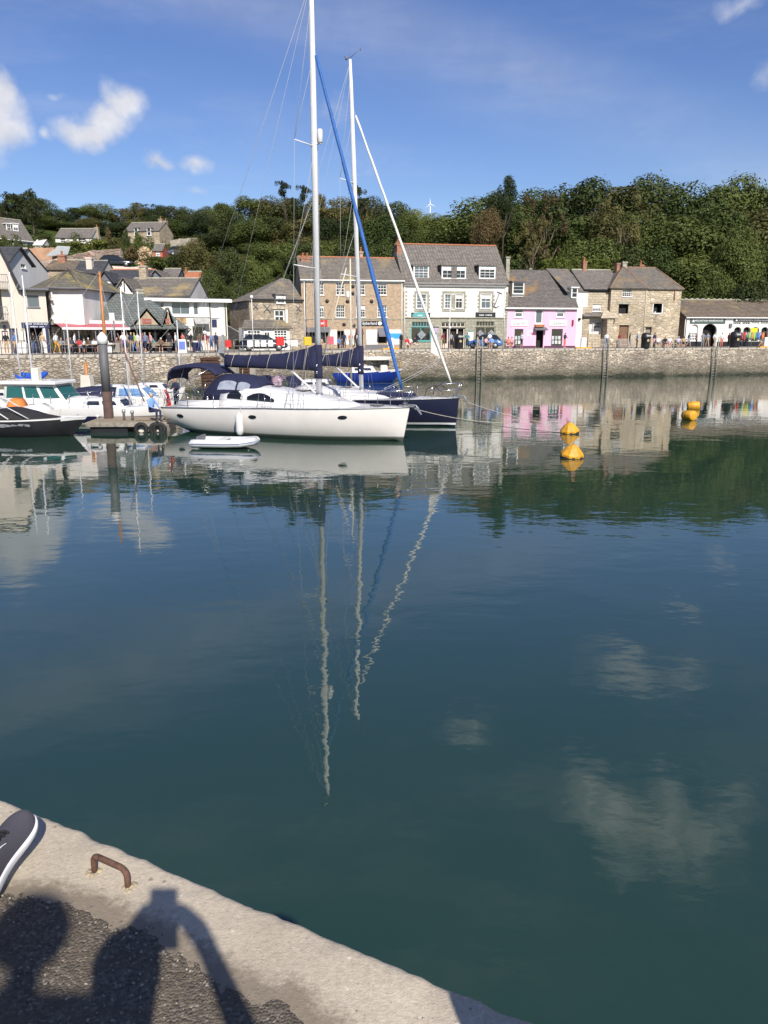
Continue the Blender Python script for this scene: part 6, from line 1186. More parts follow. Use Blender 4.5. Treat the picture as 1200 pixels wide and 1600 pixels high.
root, P, at, zc, roof, cr = yacht('white_sailing_yacht', 'large white sailing yacht with navy covers and blue furled headsail', (1.12, 33.3), HEAD, 12.2, 3.9, (1.52, 1.40, 1.18, .80, .32, .45, 2.4, .42, .26), [banded('white_topsides', (.80, .755, .70), [(-1, .17, (.10, .115, .095)), (.17, .21, (.35, .36, .33))]), BOOT, GEL], -4.46, 18.6, .105, ((7.35, 1.25), (12.3, 1.05)), (16.3, .105), (-9.7, 3.06, 1.12, .56), furlmat=paint('blue_uv_strip', (.03, .13, .42), .7, .2, 4), wl=.14, big=True)
sheer, half, keel, pt = P; L = 12.2
# sprayhood
sec = []
for x, z, w_ in ((-7.1, 2.30, .98), (-7.45, 2.56, 1.04), (-8.1, 2.72, 1.12), (-8.9, 2.76, 1.16), (-9.5, 2.72, 1.2)):
    zl = zc(x) + .12; sec.append([(x - (.55 if x < -9.2 else 0) * (1 - t) ** 1.5, -w_ * math.cos(a), zl + (z - zl) * math.sin(a) ** .62) for i in range(13) for a in [math.pi * i / 12] for t in [math.sin(a)]])
m = MB(); m.loft(sec); sh = m.build('sprayhood', NAVYCLOTH, root); sh.modifiers.new('thickness', 'SOLIDIFY').thickness = .02
def hood(x, i):
    for k in range(len(sec) - 1):
        if sec[k][6][0] >= x >= sec[k + 1][6][0]: f = (sec[k][6][0] - x) / (sec[k][6][0] - sec[k + 1][6][0]); j = int(i); g = i - j; a = Vector(sec[k][j]).lerp(Vector(sec[k][j + 1]), g); b = Vector(sec[k + 1][j]).lerp(Vector(sec[k + 1][j + 1]), g); return a.lerp(b, f)
for sd in (0, 1):
    for xa, xb in ((-7.55, -8.15), (-8.25, -9.1)):
        q = MB(); rows = []
        for i in range(7): x = xa + (xb - xa) * i / 6; e = .35 * (1 - abs(i / 6 * 2 - 1) ** 3); r_ = []; [r_.append(hood(x, (1.15 + t * (1.3 + e)) if sd == 0 else 12 - (1.15 + t * (1.3 + e))) + Vector((0, (-.025 if sd == 0 else .025), .012))) for t in (0, .5, .999)]; rows.append(r_)
        q.loft(rows); q.build('clear_panel', paint('clear_vinyl', (.33, .36, .42), .12, .2, 4), sh)
# bimini
sec = []
for x, z in ((-12.35, 2.45), (-12.3, 2.8), (-12.05, 3.0), (-11.2, 3.12), (-10.4, 3.12), (-9.85, 3.0), (-9.5, 2.75)): sec.append([(x, .78 * y_, z - .08 * y_ ** 4 + dz) for y_, dz in ((-1, -.06), (-1, .05), (-.6, .08), (0, .09), (.6, .08), (1, .05), (1, -.06), (.6, -.01), (0, 0), (-.6, -.01))])
m = MB(); m.loft(sec, closed=True, cap0=True, cap1=True); bi = m.build('bimini', NAVYCLOTH, root)
m = MB()
for sd in (1, -1): m.tube([(-12.2, sd * 1.35, zc(-12.2)), (-12.33, sd * .78, 2.4)], .02, 6); m.tube([(-12.1, sd * 1.35, zc(-12)), (-11, sd * 1.18, 2.35), (-9.9, sd * .78, 2.95)], .018, 6)
m.build('bimini_frame', STEEL, bi)
# portlights, fenders, radar, ensign
for x in (-1.75 - .85, -5.9 - .9, -11.0):
    for sd in (1, -1):
        s_ = 1 + x / L; z0 = (zc(x) - .42); best = min((abs(pt(s_, t / 60, sd).z - z0), t / 60) for t in range(20, 60))[1]; c = pt(s_, best, sd); tx = (pt(s_ + .01, best, sd) - pt(s_ - .01, best, sd)).normalized(); tz = (pt(s_, best + .02, sd) - pt(s_, best - .02, sd)).normalized(); nn = tx.cross(tz) * (1 if sd < 0 else -1); nn = nn if nn.y * sd > 0 else -nn
        q = MB(); q.add([c + nn * .02 + tx * .21 * math.cos(a * .3927) + tz * .085 * math.sin(a * .3927) for a in range(16)], [tuple(range(16)) if sd < 0 else tuple(range(15, -1, -1))]); q.build('portlight', ACRYL, root)
q = MB(); x = -7.35; c = pt(1 + x / L, 1, -1); q.lathe([(.03, -.62), (.14, -.55), (.175, -.4), (.175, .2), (.14, .32), (.05, .4), (.03, .46)], 12, (c.x, c.y - .19, .74)); q.tube([(c.x, c.y - .16, 1.15), (c.x, c.y, c.z + .05), (c.x, c.y * .96, c.z + .6)], .012, 5); tag(q.build('fender', paint('white_fender', (.74, .73, .70), .5, .1, 5), root), 'white hanging fender')
q = MB(); q.lathe([(.08, 0), (.11, .03), (.115, .3), (.11, .50), (.08, .54)], 14, (at(12.5).x + .29, 0, 12.4)); q.box(at(12.5).x + .05, at(12.5).x + .35, -.04, .04, 12.36, 12.42); q.build('radar_reflector', ALU, root)
q = MB(); q.tube([(-12.35, -.9, zc(-12.3)), (-12.65, -.95, 2.2)], .012, 5); fl = q.build('ensign_staff', TIMBER, root); q = MB(); q.loft([[(-12.5 + .35 * t + .05 * math.sin(3 * f), -.93 + .1 * math.sin(5 * t + 2 * f), 1.95 - .75 * f - .1 * t) for f in (0, .25, .5, .75, 1)] for t in (0, .33, .66, 1)]); q.build('red_ensign', RED, fl)
q = MB(); q.tube([(-10.6, -.4, 1.6), (-10.9, -.55, 2.0), (-11.2, -.2, 2.1)], .014, 5); q.build('cockpit_rail', STEEL, root)
for x in (-5.2, -6.6): q = MB(); q.tube([(x, -half(1 + x / L) * .93, zc(x)), (x + .08, -half(1 + x / L) * .90, zc(x) + .6), (x + .35, -half(1 + x / L) * .90, zc(x) + .6), (x + .42, -half(1 + x / L) * .93, zc(x))], .014, 5); q.build('boarding_gate', STEEL, root)

root2, P2, at2, zc2, roof2, cr2 = yacht('navy_sailing_yacht', 'navy hulled sailing yacht moored behind the white yacht with white furled headsail', (3.75, 38.7), HEAD, 12.0, 3.8, (1.48, 1.32, 1.15, .78, .16, .45, 2.3, .42, .26), [banded('navy_topsides', (.012, .013, .034), [(-1, .10, (.02, .03, .05)), (.10, .2, (.78, .78, .78))], .15, .4), BOOT, GEL], -5.4, 17.5, .09, ((7.4, 1.15), (11.9, .95)), (15.5, .085), (-9.9, 2.95, 1.1, .48), rake_top=.5, furlmat=paint('white_sailcloth', (.74, .72, .67), .75, .08, 3), wl=.2)
q = MB(); f0 = Vector((-.22, 0, 1.66)); f1 = at2(15.5); a = f0.lerp(f1, .125); b = f0.lerp(f1, .235); c = f0.lerp(f1, .14) + Vector((-.50, -.06, .05)); q.slab([a, c, b], .02, n=Vector((0, -1, 0))); q.build('sail_clew', MATS['white_sailcloth'], root2)
q = MB(); xg = -3.0; q.bbox(xg - 1.4, xg + .5, -.55, .55, zc2(xg), zc2(xg) + .22, .08); q.build('deck_bag', NAVYCLOTH, root2)
for sd, x in ((1, -.9), (-1, -.9)): q = MB(); q.tube([(-1.6, sd * .6, zc2(-1) + .05), (-1.5, sd * .55, zc2(-1) + .45), (-1.1, sd * .5, zc2(-1) + .6), (-.8, sd * .4, zc2(-1) + .3)], .02, 6); q.build('deck_hose', BLACKP, root2)

# ------------------------------------------------------------------ small craft
def small_boat(name, label, bow, head, L, B, fz, mats, wl=.05, stripe=None, cat='boat', deck=None, group=None):
    r = thing(name, label, cat, (bow[0], bow[1], 0), head, group); P = hull_fn(L, B, *fz); build_hull(r, P, mats, n=20, wl=wl, stripe=stripe, deckmat=deck); return r, P
def cabin(r, x0, x1, w0, w1, z0, z1, slope0, slope1, mat, name='cabin', tw=.8, winmat=None, wins=(), roof=None):
    """cabin block: x0 front, x1 back, raked ends, tumblehome sides, windows as inset panels"""
    F0, B0 = (x0, z0), (x1, z0); F1, B1 = (x0 - slope0, z1), (x1 + slope1, z1); m = MB(); n = 6; sec = []
    for i in range(n + 1):
        f = i / n; xb = x0 + (x1 - x0) * f; xt = F1[0] + (B1[0] - F1[0]) * f; w_ = w0 + (w1 - w0) * f; sec.append([(xb, -w_, z0), (xb + (xt - xb) * .9, -w_ * (1 - .9 * (1 - tw)), z0 + (z1 - z0) * .9), (xt, -w_ * tw * .93, z1), (xt, 0, z1 + .05), (xt, w_ * tw * .93, z1), (xb + (xt - xb) * .9, w_ * (1 - .9 * (1 - tw)), z0 + (z1 - z0) * .9), (xb, w_, z0)])
    m.loft(sec, cap0=True, cap1=True); m.f = [list(reversed(f)) for f in m.f]; o = m.build(name, mat, r)
    for fa, fb, ta, tb in wins:
        for sd in (1, -1):
            P_ = []
            for f, t in ((fa, ta), (fb, ta), (fb, tb), (fa, tb)): xb = x0 + (x1 - x0) * f; xt = F1[0] + (B1[0] - F1[0]) * f; w_ = (w0 + (w1 - w0) * f) * (1 - (1 - tw) * t); P_.append(Vector((xb + (xt - xb) * t, sd * (w_ + .012), z0 + (z1 - z0) * t)))
            q = MB(); q.add(P_, [(0, 1, 2, 3) if sd < 0 else (3, 2, 1, 0)]); q.build('side_window', winmat, o)
    if winmat and slope0 > .1:
        w_ = w0 * .9; q = MB(); k = .9; q.add([Vector((x0 - slope0 * t + .015, y_ * w_ * (1 - (1 - tw) * t), z0 + (z1 - z0) * t)) for y_, t in ((-1, .2), (1, .2), (1, .88), (-1, .88))], [(0, 1, 2, 3)]); q.build('windscreen', winmat, o)
    return o
# black speedboat
r, P = small_boat('black_speedboat', 'sleek black and white speedboat with black cover at the left edge', (at_y(137, 655, 35.3).x, 35.3), R(-4), 6.6, 2.3, (1.02, .90, .85, .9, .75, .3, 2.0, .4, .05), [BLACKP, GEL2, GEL], wl=.28, stripe=(.86, 1.2)); BG = paint('gloss_black', (.008, .008, .012), .1, .1, coat=.5)
r.scale = (1, 1, .88); r.children[0].data.materials[0] = banded('speedboat_hull', (.008, .008, .012), [(-1, .27, (.70, .66, .56)), (.33, .36, (.5, .5, .5)), (.85, 2, (.76, .75, .73))], .12, .5)
m = MB(); sec = []
for x, w_, z in ((-1.3, .25, .99), (-2.0, .6, 1.10), (-2.7, .9, 1.28), (-3.5, 1.0, 1.46), (-5.4, .98, 1.34), (-6.2, .9, 1.05)): sec.append([(x, -w_, .93), (x, -w_ * .9, z - .1), (x, -w_ * .4, z), (x, w_ * .4, z), (x, w_ * .9, z - .1), (x, w_, .93)])
m.loft(sec, cap0=True, cap1=True); m.f = [list(reversed(f)) for f in m.f]; m.build('boat_cover', paint('black_canvas', (.02, .02, .022), .85, .3, 3, .01, 6), r)
m = MB(); m.tube([(-3.2, -1.02, .95), (-4.3, -.98, 1.75), (-4.6, -.5, 1.95), (-4.6, .5, 1.95), (-4.3, .98, 1.75), (-3.2, 1.02, .95)], .035, 6); m.build('tow_arch', ALU, r); m = MB(); m.tube([(-2.3, -.95, .98), (-3.2, -1.0, 1.55), (-5.2, -.98, 1.35)], .022, 5); m.build('windscreen_frame', ALU, r)
q = MB(); rr = random.Random(5)
for k in range(9):
    x = -4.6 + k * .27; s_ = 1 + x / 6.6; c = pt if False else P[3](s_, .80, -1); q.add([Vector((x - .2, c.y - .016, .60 + .05 * math.sin(k))), Vector((x + .16, c.y - .016, .56 + .05 * math.cos(k))), Vector((x + .22, c.y - .016, .68 + .04 * math.sin(k * 2))), Vector((x - .1, c.y - .016, .72))], [(0, 1, 2, 3)])
q.build('side_graphic', GALV, r)
q = MB(); q.tube([(-.5, -.15, 1.05), (-.4, 0, 1.1), (-.5, .15, 1.05)], .015, 5); q.build('bow_cleat', STEEL, r)
# white cabin cruiser with green glass
Y = 40.5; r, P = small_boat('white_cabin_cruiser', 'white cabin cruiser with green tinted windows left of the grey pile', (at_y(186, 640, Y).x, Y), R(-6), 7.2, 2.7, (1.25, 1.05, .95, .9, .6, .35, 2.1, .42, .05), [GEL, GEL2, GEL], wl=.1)
cabin(r, -2.3, -5.7, .95, 1.15, 1.05, 2.05, .75, .1, GEL, 'wheelhouse', .86, GREENGLASS, ((.05, .32, .3, .86), (.38, .62, .3, .88), (.66, .95, .3, .88))); cabin(r, -.9, -2.4, .45, .9, 1.05, 1.35, .35, 0, GEL, 'fore_cabin'); m = MB(); m.bbox(-6.1, -2.8, -1.15, 1.15, 2.05, 2.2, .06); m.build('cabin_roof', GEL, r); rail_line(P, .45, .95, 5, .5, r); m = MB(); m.bbox(-4.6, -4.2, -.2, .2, 2.2, 2.85, .05); m.build('roof_locker', GEL2, r)
# white wheelhouse boat at the left edge
Y = 39; r, P = small_boat('wheelhouse_boat', 'small white wheelhouse boat at the left edge behind the speedboat', (at_y(48, 640, Y).x, Y), R(-5), 5.6, 2.2, (1.15, .95, .9, .9, .5, .3, 2.0, .42, .05), [GEL, GEL2, GEL], wl=.08); cabin(r, -2.7, -4.3, .75, .8, .95, 2.35, .1, .05, GEL2, 'wheelhouse', .92, DARK, ((.12, .42, .4, .85), (.55, .9, .4, .85))); m = MB(); m.bbox(-4.5, -2.5, -.95, .95, 2.35, 2.43, .03); m.build('wheelhouse_roof', GEL2, r); cabin(r, -1.2, -2.7, .5, .75, .95, 1.45, .5, 0, GEL, 'fore_cabin')
# open boat with tilted outboard
Y = 38.2; r, P = small_boat('outboard_dayboat', 'white day boat with orange cover and tilted black outboard', (at_y(96, 640, Y).x, Y), R(-3), 4.6, 1.9, (.95, .8, .78, .9, .4, .25, 2.0, .42, .05), [GEL, GEL2, GEL], wl=.06); q = MB(); q.bbox(-.22, .22, -.2, .2, 0, .62, .1); q.box(-.1, .1, -.08, .08, -.75, 0); q.lathe([(.14, 0), (.1, .06)], 8, (-.1, 0, -.75)); ob = q.build('outboard_motor', BLACKP, r, (-3.6, -.3, 1.35)); ob.rotation_euler = (0, R(-58), 0); q = MB(); sec = [[(x, -.35, .95), (x, -.3, 1.15 + .3 * f), (x, .3, 1.2 + .3 * f), (x, .35, .95)] for x, f in ((-2.6, 0), (-2.4, 1), (-2.0, .8), (-1.85, 0))]; q.loft(sec, cap0=True, cap1=True); q.build('orange_cover', ORANGE, r); q = MB(); sec = [[(x, -.55, .8), (x, -.4, .9 + .35 * f), (x, .4, .9 + .35 * f), (x, .55, .8)] for x, f in ((-1.7, .6), (-1.0, .9), (-.6, .3))]; q.loft(sec, cap0=True, cap1=True); q.build('bow_cover', GEL, r)
# small sloops with masts
def sloop(name, label, u, v, Y, L, mats, mast_u, mast_v, coverc=None, matmast=ALU, flip=1, mr=.05, h_cover=.3, boomlen=2.6, wl=.06, cabz=.4, shrouds=True):
    r, P = small_boat(name, label, (at_y(u, v, Y).x, Y), R(-5) if flip > 0 else R(175), L, L * .33, (.95, .8, .75, .8, .45, .3, 2.1, .42, .08), mats, wl=wl, cat='sailing boat')
    cabin(r, -L * .25, -L * .66, L * .09, L * .13, .82, .82 + cabz, .35, .05, GEL, 'cabin', .85, GLASS, ((.2, .5, .3, .75), (.58, .9, .3, .75)))
    pm = at_y(mast_u, mast_v, Y); xm = (pm.x - at_y(u, v, Y).x) * flip; q = MB(); q.tube([(xm, 0, .9), (xm, 0, pm.z * .6), (xm, 0, pm.z)], [mr, mr * .9, mr * .6], 8); q.build('mast', matmast, r)
    if shrouds:
        for sd in (1, -1): wire(r, (xm - .2, sd * L * .15, .85), (xm, 0, pm.z * .93), .009)
        wire(r, (-.1, 0, .95), (xm, 0, pm.z * .95), .009); wire(r, (-L, 0, .8), (xm, 0, pm.z), .009)
    if coverc:
        q = MB(); sec = []
        for i in range(9): f = i / 8; x = xm - .05 - boomlen * f; sg = -.22 * math.sin(math.pi * f); w_ = .13; hh = h_cover * (1 - .35 * f); sec.append([(x, w_ * math.cos(a * .785), 2.0 + sg + hh * .5 + hh * .5 * math.sin(a * .785)) for a in range(8)])
        q.loft(sec, closed=True, cap0=True, cap1=True); q.build('sail_cover', coverc, r)
    return r, P, xm
sloop('blue_cover_sloop', 'small white sloop with a bright blue sail cover', 84, 625, 47, 5.6, [GEL, GEL2, GEL], 33, 430, BLUECLOTH, flip=1, boomlen=1.0)
q = MB(); x0, x1 = at_y(32, 585, 47), at_y(73, 583, 47); rt = [o for o in C.objects if o.name == 'blue_cover_sloop'][0]
sec = []
for i in range(11): f = i / 10; p = x0.lerp(x1, f) - rt.location; s_ = math.sin(math.pi * f); sec.append([(p.x, p.y + .13 * math.cos(a * .785), p.z - .22 * s_ + (.12 + .14 * s_) * math.sin(a * .785)) for a in range(8)])
q.loft(sec, closed=True, cap0=True, cap1=True); bc = q.build('boom_cover', BLUECLOTH, rt)
sloop('far_left_sloop', 'white sloop with tall thin mast at the far left', 26, 625, 50, 5.5, [GEL, GEL2, GEL], 15, 425, None)
r, P, xm = sloop('wooden_mast_lugger', 'white boat with varnished wooden mast behind the grey pile', 205, 622, 46, 7.5, [GEL, GEL2, GEL], 154, 424, None, VARNISH, mr=.11, shrouds=True); p = at_y(131, 566, 46) - r.location; q = MB(); q.tube([(p.x, .0, .9), (p.x, 0, p.z)], .10, 8); q.build('mizzen_stub', VARNISH, r); q = MB(); q.prism([(p.x - .36, 1.0), (p.x + .36, 1.0), (p.x + .26, p.z - .75), (p.x - .26, p.z - .75)], 'y', .25, -.25); q.build('mast_case', GEL2, r)
Y = 43; r, P = small_boat('open_white_motorboat', 'white motor boat with pale blue window beside the yacht stern', (at_y(278, 645, Y).x, Y), R(-8), 6.4, 2.4, (1.2, 1.02, .95, .9, .5, .3, 2.1, .42, .06), [GEL, NAVYGEL, GEL], wl=.05); cabin(r, -1.2, -3.2, .6, .95, 1.05, 1.75, .7, .1, GEL, 'cabin', .85, paint('pale_blue_glass', (.16, .30, .52), .1, .1, 4), ((.1, .5, .25, .85), (.55, .9, .25, .85))); rail_line(P, .5, .96, 4, .45, r); q = MB(); sec = [[(x, -.8, 1.1), (x, -.7, 1.3 + f * .4), (x, .7, 1.3 + f * .4), (x, .8, 1.1)] for x, f in ((-6.2, .2), (-5.4, .9), (-4.4, 1), (-3.6, .2))]; q.loft(sec, cap0=True, cap1=True); q.build('black_cover', NAVYCLOTH, r)
Y = 39.6; r, P = small_boat('navy_striped_sloop', 'white sailing boat with a navy hull band behind the pontoon', (at_y(262, 645, Y).x, Y), R(-6), 6.0, 2.1, (1.05, .92, .88, .8, .4, .3, 2.1, .42, .08), [banded('striped_sloop_hull', (.74, .73, .71), [(-1, .08, (.3, .3, .25)), (.14, .50, (.014, .016, .05))]), GEL2, NAVYGEL], wl=.06); cabin(r, -2.0, -4.2, .55, .75, .9, 1.35, .4, .1, GEL, 'cabin', .85, GLASS, ((.15, .5, .3, .75), (.58, .9, .3, .75))); pm = at_y(187, 448, Y) - r.location; q = MB(); q.tube([(pm.x, 0, .9), (pm.x - .05, 0, pm.z)], [.045, .03], 7); q.build('mast', ALU, r); wire(r, (-.1, 0, 1.1), (pm.x, 0, pm.z * .95), .009); [wire(r, (pm.x - .1, sd * .9, 1), (pm.x, 0, pm.z * .9), .009) for sd in (1, -1)]; q = MB(); q.tube([(pm.x + .9, -.3, 1.2), (pm.x - .3, -.2, 4.6)], .035, 6); q.build('lowered_spar', paint('brown_spar', (.2, .11, .08), .6, .2), r); rail_line(P, .2, .9, 5, .5, r)
for k, (u, v, Y, L_, mu, mv, lab) in enumerate(((112, 618, 52, 5.2, 101, 470, 'small white sloop moored behind the cabin cruiser'), (232, 612, 52, 5.4, 214, 455, 'small white sloop behind the pale blue windowed motor boat'), (290, 612, 54, 5.0, 276, 500, 'small white sloop beyond the yacht stern'))): sloop('small_white_sloop', lab, u, v, Y, L_, [GEL, GEL2, GEL], mu, mv, None, mr=.04)
for k, (u, Y, rz, lab) in enumerate(((70, 44.5, 8, 'white tender with outboard between the sloops'), (225, 45.5, -12, 'white tender lying beside the motor boat'), (30, 44, 4, 'white tender at the left edge behind the wheelhouse boat'))):
    r, P = small_boat('small_tender', lab, (at_y(u, 625, Y).x, Y), R(rz), 3.6, 1.5, (.85, .68, .66, .9, .3, .2, 2.0, .42, .05), [GEL, GEL2, GEL]); q = MB(); q.bbox(-.16, .16, -.14, .14, 0, .42, .08); q.box(-.06, .06, -.05, .05, -.6, 0); q.build('outboard_motor', BLACKP, r, (-3.7, 0, .75)); q = MB(); sec = [[(x, -.5, .66), (x, -.4, .75 + .25 * f), (x, .4, .75 + .25 * f), (x, .5, .66)] for x, f in ((-2.6, .3), (-2.0, 1), (-1.2, .9), (-.7, .2))]; q.loft(sec, cap0=True, cap1=True); q.build('cover', [paint('grey_tarp', (.42, .42, .42), .8, .2, 3), NAVYCLOTH, GEL2][k], r)
# raft behind the yachts
Y = 47; r, P = small_boat('red_trimmed_motorboat', 'white motor boat with red and navy covers seen between the two yachts', (at_y(566, 612, Y).x, Y), R(-10), 7.0, 2.6, (1.5, 1.25, 1.15, .9, .5, .3, 2.1, .42, .06), [GEL, GEL2, RED], wl=.08, stripe=(1.05, 1.25)); cabin(r, -1.6, -3.6, .7, 1.0, 1.3, 1.85, .5, .1, GEL, 'cabin', .85, GLASS, ((.1, .5, .3, .8), (.58, .92, .3, .8)))
for x0, mm in ((-3.9, NAVYCLOTH), (-4.8, paint('grey_pink_cover', (.38, .26, .30), .8, .2)), (-5.7, NAVYCLOTH)): q = MB(); sec = [[(x0 - f * .9, -.9, 1.3), (x0 - f * .9, -.6, 1.8 + .3 * math.sin(math.pi * f)), (x0 - f * .9, .6, 1.8 + .3 * math.sin(math.pi * f)), (x0 - f * .9, .9, 1.3)] for f in (0, .33, .66, 1)]; q.loft(sec, cap0=True, cap1=True); q.build('cockpit_cover', mm, r)
q = MB(); q.bbox(-7.6, -7.2, -.3, .3, 1.1, 1.9, .08); q.build('orange_drybag', paint('orange_bag', (.75, .33, .03), .6, .1), r)
Y = 52; r, P = small_boat('lug_rigged_boat', 'pale boat with thin masts in front of the brick house', (at_y(560, 605, Y).x, Y), R(-8), 6.5, 2.2, (1.1, .95, .9, .8, .4, .3, 2.1, .42, .08), [GEL2, GEL2, GEL], cat='sailing boat'); pm = at_y(547, 404, Y) - r.location; q = MB(); q.tube([(pm.x, pm.y, .9), (pm.x, pm.y, pm.z)], [.07, .05], 7); q.build('mast', paint('cream_spar', (.62, .55, .42), .6, .1), r); a = at_y(541, 418, Y) - r.location; b = at_y(503, 560, Y) - r.location; q = MB(); q.tube([b, a], [.06, .035], 6); q.build('gaff', MATS['cream_spar'], r); q = MB(); p = at_y(543, 461, Y) - r.location; q.lathe([(.1, -.2), (.12, -.1), (.12, .2), (.06, .25)], 8, p); q.build('radar_reflector', GEL, r)
Y = 76; r, P = small_boat('blue_hulled_boat', 'blue hulled wooden boat lying against the far quay wall', (at_y(629, 586, Y).x, Y), R(8), 8.2, 2.4, (1.25, .95, .95, .85, .9, .35, 2.1, .42, .1), [BLUEGEL, BLUEGEL, GEL], wl=.05, stripe=(1.0, 1.3)); cabin(r, -2.6, -5.2, .6, .8, .95, 1.5, .4, .1, GEL, 'cabin', .85, GLASS, ((.15, .45, .3, .75), (.55, .85, .3, .75))); q = MB(); q.bbox(-2.2, -1.5, -.3, .3, .95, 1.6, .1); q.build('deck_box', GEL2, r)
q = MB(); q.tube([(-.3, -.3, 1.25), (-.3, -.3, 1.9), (-.3, .3, 1.9), (-.3, .3, 1.25)], .03, 6); q.build('bow_rail', YELLOW, r)
Y = 77.5; p = at_y(586, 560, 77.2); q = MB(); sec = [[(x, -w_, .0), (x, -w_ * 1.1, .28), (x, 0, .34), (x, w_ * 1.1, .28), (x, w_, 0)] for x, w_ in ((-1.7, .3), (-.8, .6), (.6, .6), (1.6, .15))]; q.loft(sec, cap0=True, cap1=True); q.f = [list(reversed(f)) for f in q.f]; one('upturned_tender', 'small pale tender hung on the quay wall above the blue boat', 'dinghy', q, [GEL2], (p.x, 76.9, 2.05), R(10))
# inflatable dinghy
p = at_y(356, 686, 31.6); DR = thing('inflatable_dinghy', 'pale grey inflatable dinghy floating beside the white yacht', 'dinghy', (p.x, 31.6, 0), R(-7)); GRUB = paint('pale_hypalon', (.62, .62, .63), .5, .07, 3); BLST = paint('blue_strip', (.12, .17, .34), .5, .1)
for sd in (1, -1):
    pts = [Vector((-1.35, sd * .52, .2)), Vector((-1.15, sd * .54, .21)), Vector((0, sd * .55, .21)), Vector((.65, sd * .48, .23)), Vector((1.05, sd * .25, .28)), Vector((1.2, 0, .31))]; m = MB(); m.tube([Vector((-1.5, sd * .52, .2))] + pts, [.04] + [.17] * 6, 12); tb = m.build('tube', GRUB, DR)
    m = MB(); m.tube([q_ + Vector((0, sd * .168, .0)) if i < 4 else q_ + (Vector((.09, sd * .14, 0)) if i < 5 else Vector((.168, 0, 0))) for i, q_ in enumerate(pts)], .02, 5); m.build('rubbing_strake', BLST, tb)
m = MB(); m.box(-1.2, .8, -.5, .5, .10, .16); m.build('floor', GRUB, DR); m = MB(); m.box(-1.18, -1.1, -.45, .45, .1, .48); m.build('transom', GREYPAINT, DR); m = MB(); m.bbox(-.3, 0, -.5, .5, .34, .38, .01); m.build('seat', GEL, DR)
# buoys
def cone_buoy(lab, u, v, Y, rz, k=1):
    p = at_y(u, v, Y); r = thing('mooring_buoy', lab, 'buoy', (p.x, Y, 0), rz, 'yellow mooring buoys'); m = MB(); m.lathe([(.36 * k, .02), (.45 * k, .10), (.44 * k, .18), (.24 * k, .40), (.09 * k, .52), (.05 * k, .53)], 8, smooth=False); b = m.build('body', YELLOW, r); b.rotation_euler = (R(7), R(-9), 0); m = MB(); m.lathe([(.3 * k, -.2), (.43 * k, -.04), (.435 * k, .09), (.3 * k, .1)], 16); q = m.build('base', RUBBER, r); q.rotation_euler = (R(3), R(-4), 0); m = MB(); m.tube([(-.04, 0, .5), (-.05, 0, .6), (.03, 0, .62), (.04, 0, .5)], .015, 5); m.build('ring', GALV, b); return r
cone_buoy('far one of the two pointed yellow mooring buoys', 890, 680, 36.2, .3); cone_buoy('near one of the two pointed yellow mooring buoys', 893, 716, 28.9, 1.1)
def drum_buoy(lab, u, v, Y, rz, k=1, f=.86):
    p = at_y(u, v, Y); r = thing('drum_buoy', lab, 'buoy', (p.x, Y, 0), rz, 'yellow drum buoys'); m = MB(); m.lathe([(.05, -.42), (.26, -.42), (.32, -.36), (.325, -.05), (.335, 0), (.325, .05), (.32, .36), (.26, .42), (.05, .42)], 18); b = m.build('body', YELLOW, r, (0, 0, .20 * k)); b.rotation_euler = (R(86), R(8), 0); m = MB(); m.lathe([(.332, -.20), (.332, -.16)], 18); q = m.build('band', paint('dull_band', (.5, .26, .03), .6, .1), r, (0, 0, .20 * k)); q.rotation_euler = b.rotation_euler; r.scale = (f, f, f); return r
drum_buoy('far one of the two yellow drum buoys near the right edge', 1083, 640, 48.3, R(78)); drum_buoy('near one of the two yellow drum buoys near the right edge', 1076, 657, 42, R(20), 1.3)
def rope(lab, a, b, sag, r=.014, mat=ROPE):
    a, b = Vector(a), Vector(b); m = MB(); m.tube([a.lerp(b, i / 14) - Vector((0, 0, sag * 4 * (i / 14) * (1 - i / 14))) - a for i in range(15)], r, 5); o = one('mooring_rope', lab, 'rope', m, mat, a, group='mooring ropes'); return o
nb = Vector((3.75, 38.7, 1.4)); rope('pale rope from the navy bow sloping down toward the buoys', nb, at_y(858, 662, 37.5), .12); rope('pale rope from the white yacht bow towards the open water', (1.05, 33.3, 1.5), at_y(792, 661, 35.6), .15); rope('dark rope from the navy bow to the pointed buoys', nb + Vector((-.1, 0, -1.0)), at_y(886, 676, 36.3), .1, .012, RUBBER)
for k, (a, b) in enumerate((((632, 588), (690, 560)), ((640, 583), (700, 548)))): rope(['thin stern line crossing from the second yacht to the quay', 'upper thin line crossing to the quay'][k], at_y(a[0] - 40, a[1] + 24, 44), at_y(b[0], b[1], 78), .3, .012, ALU)
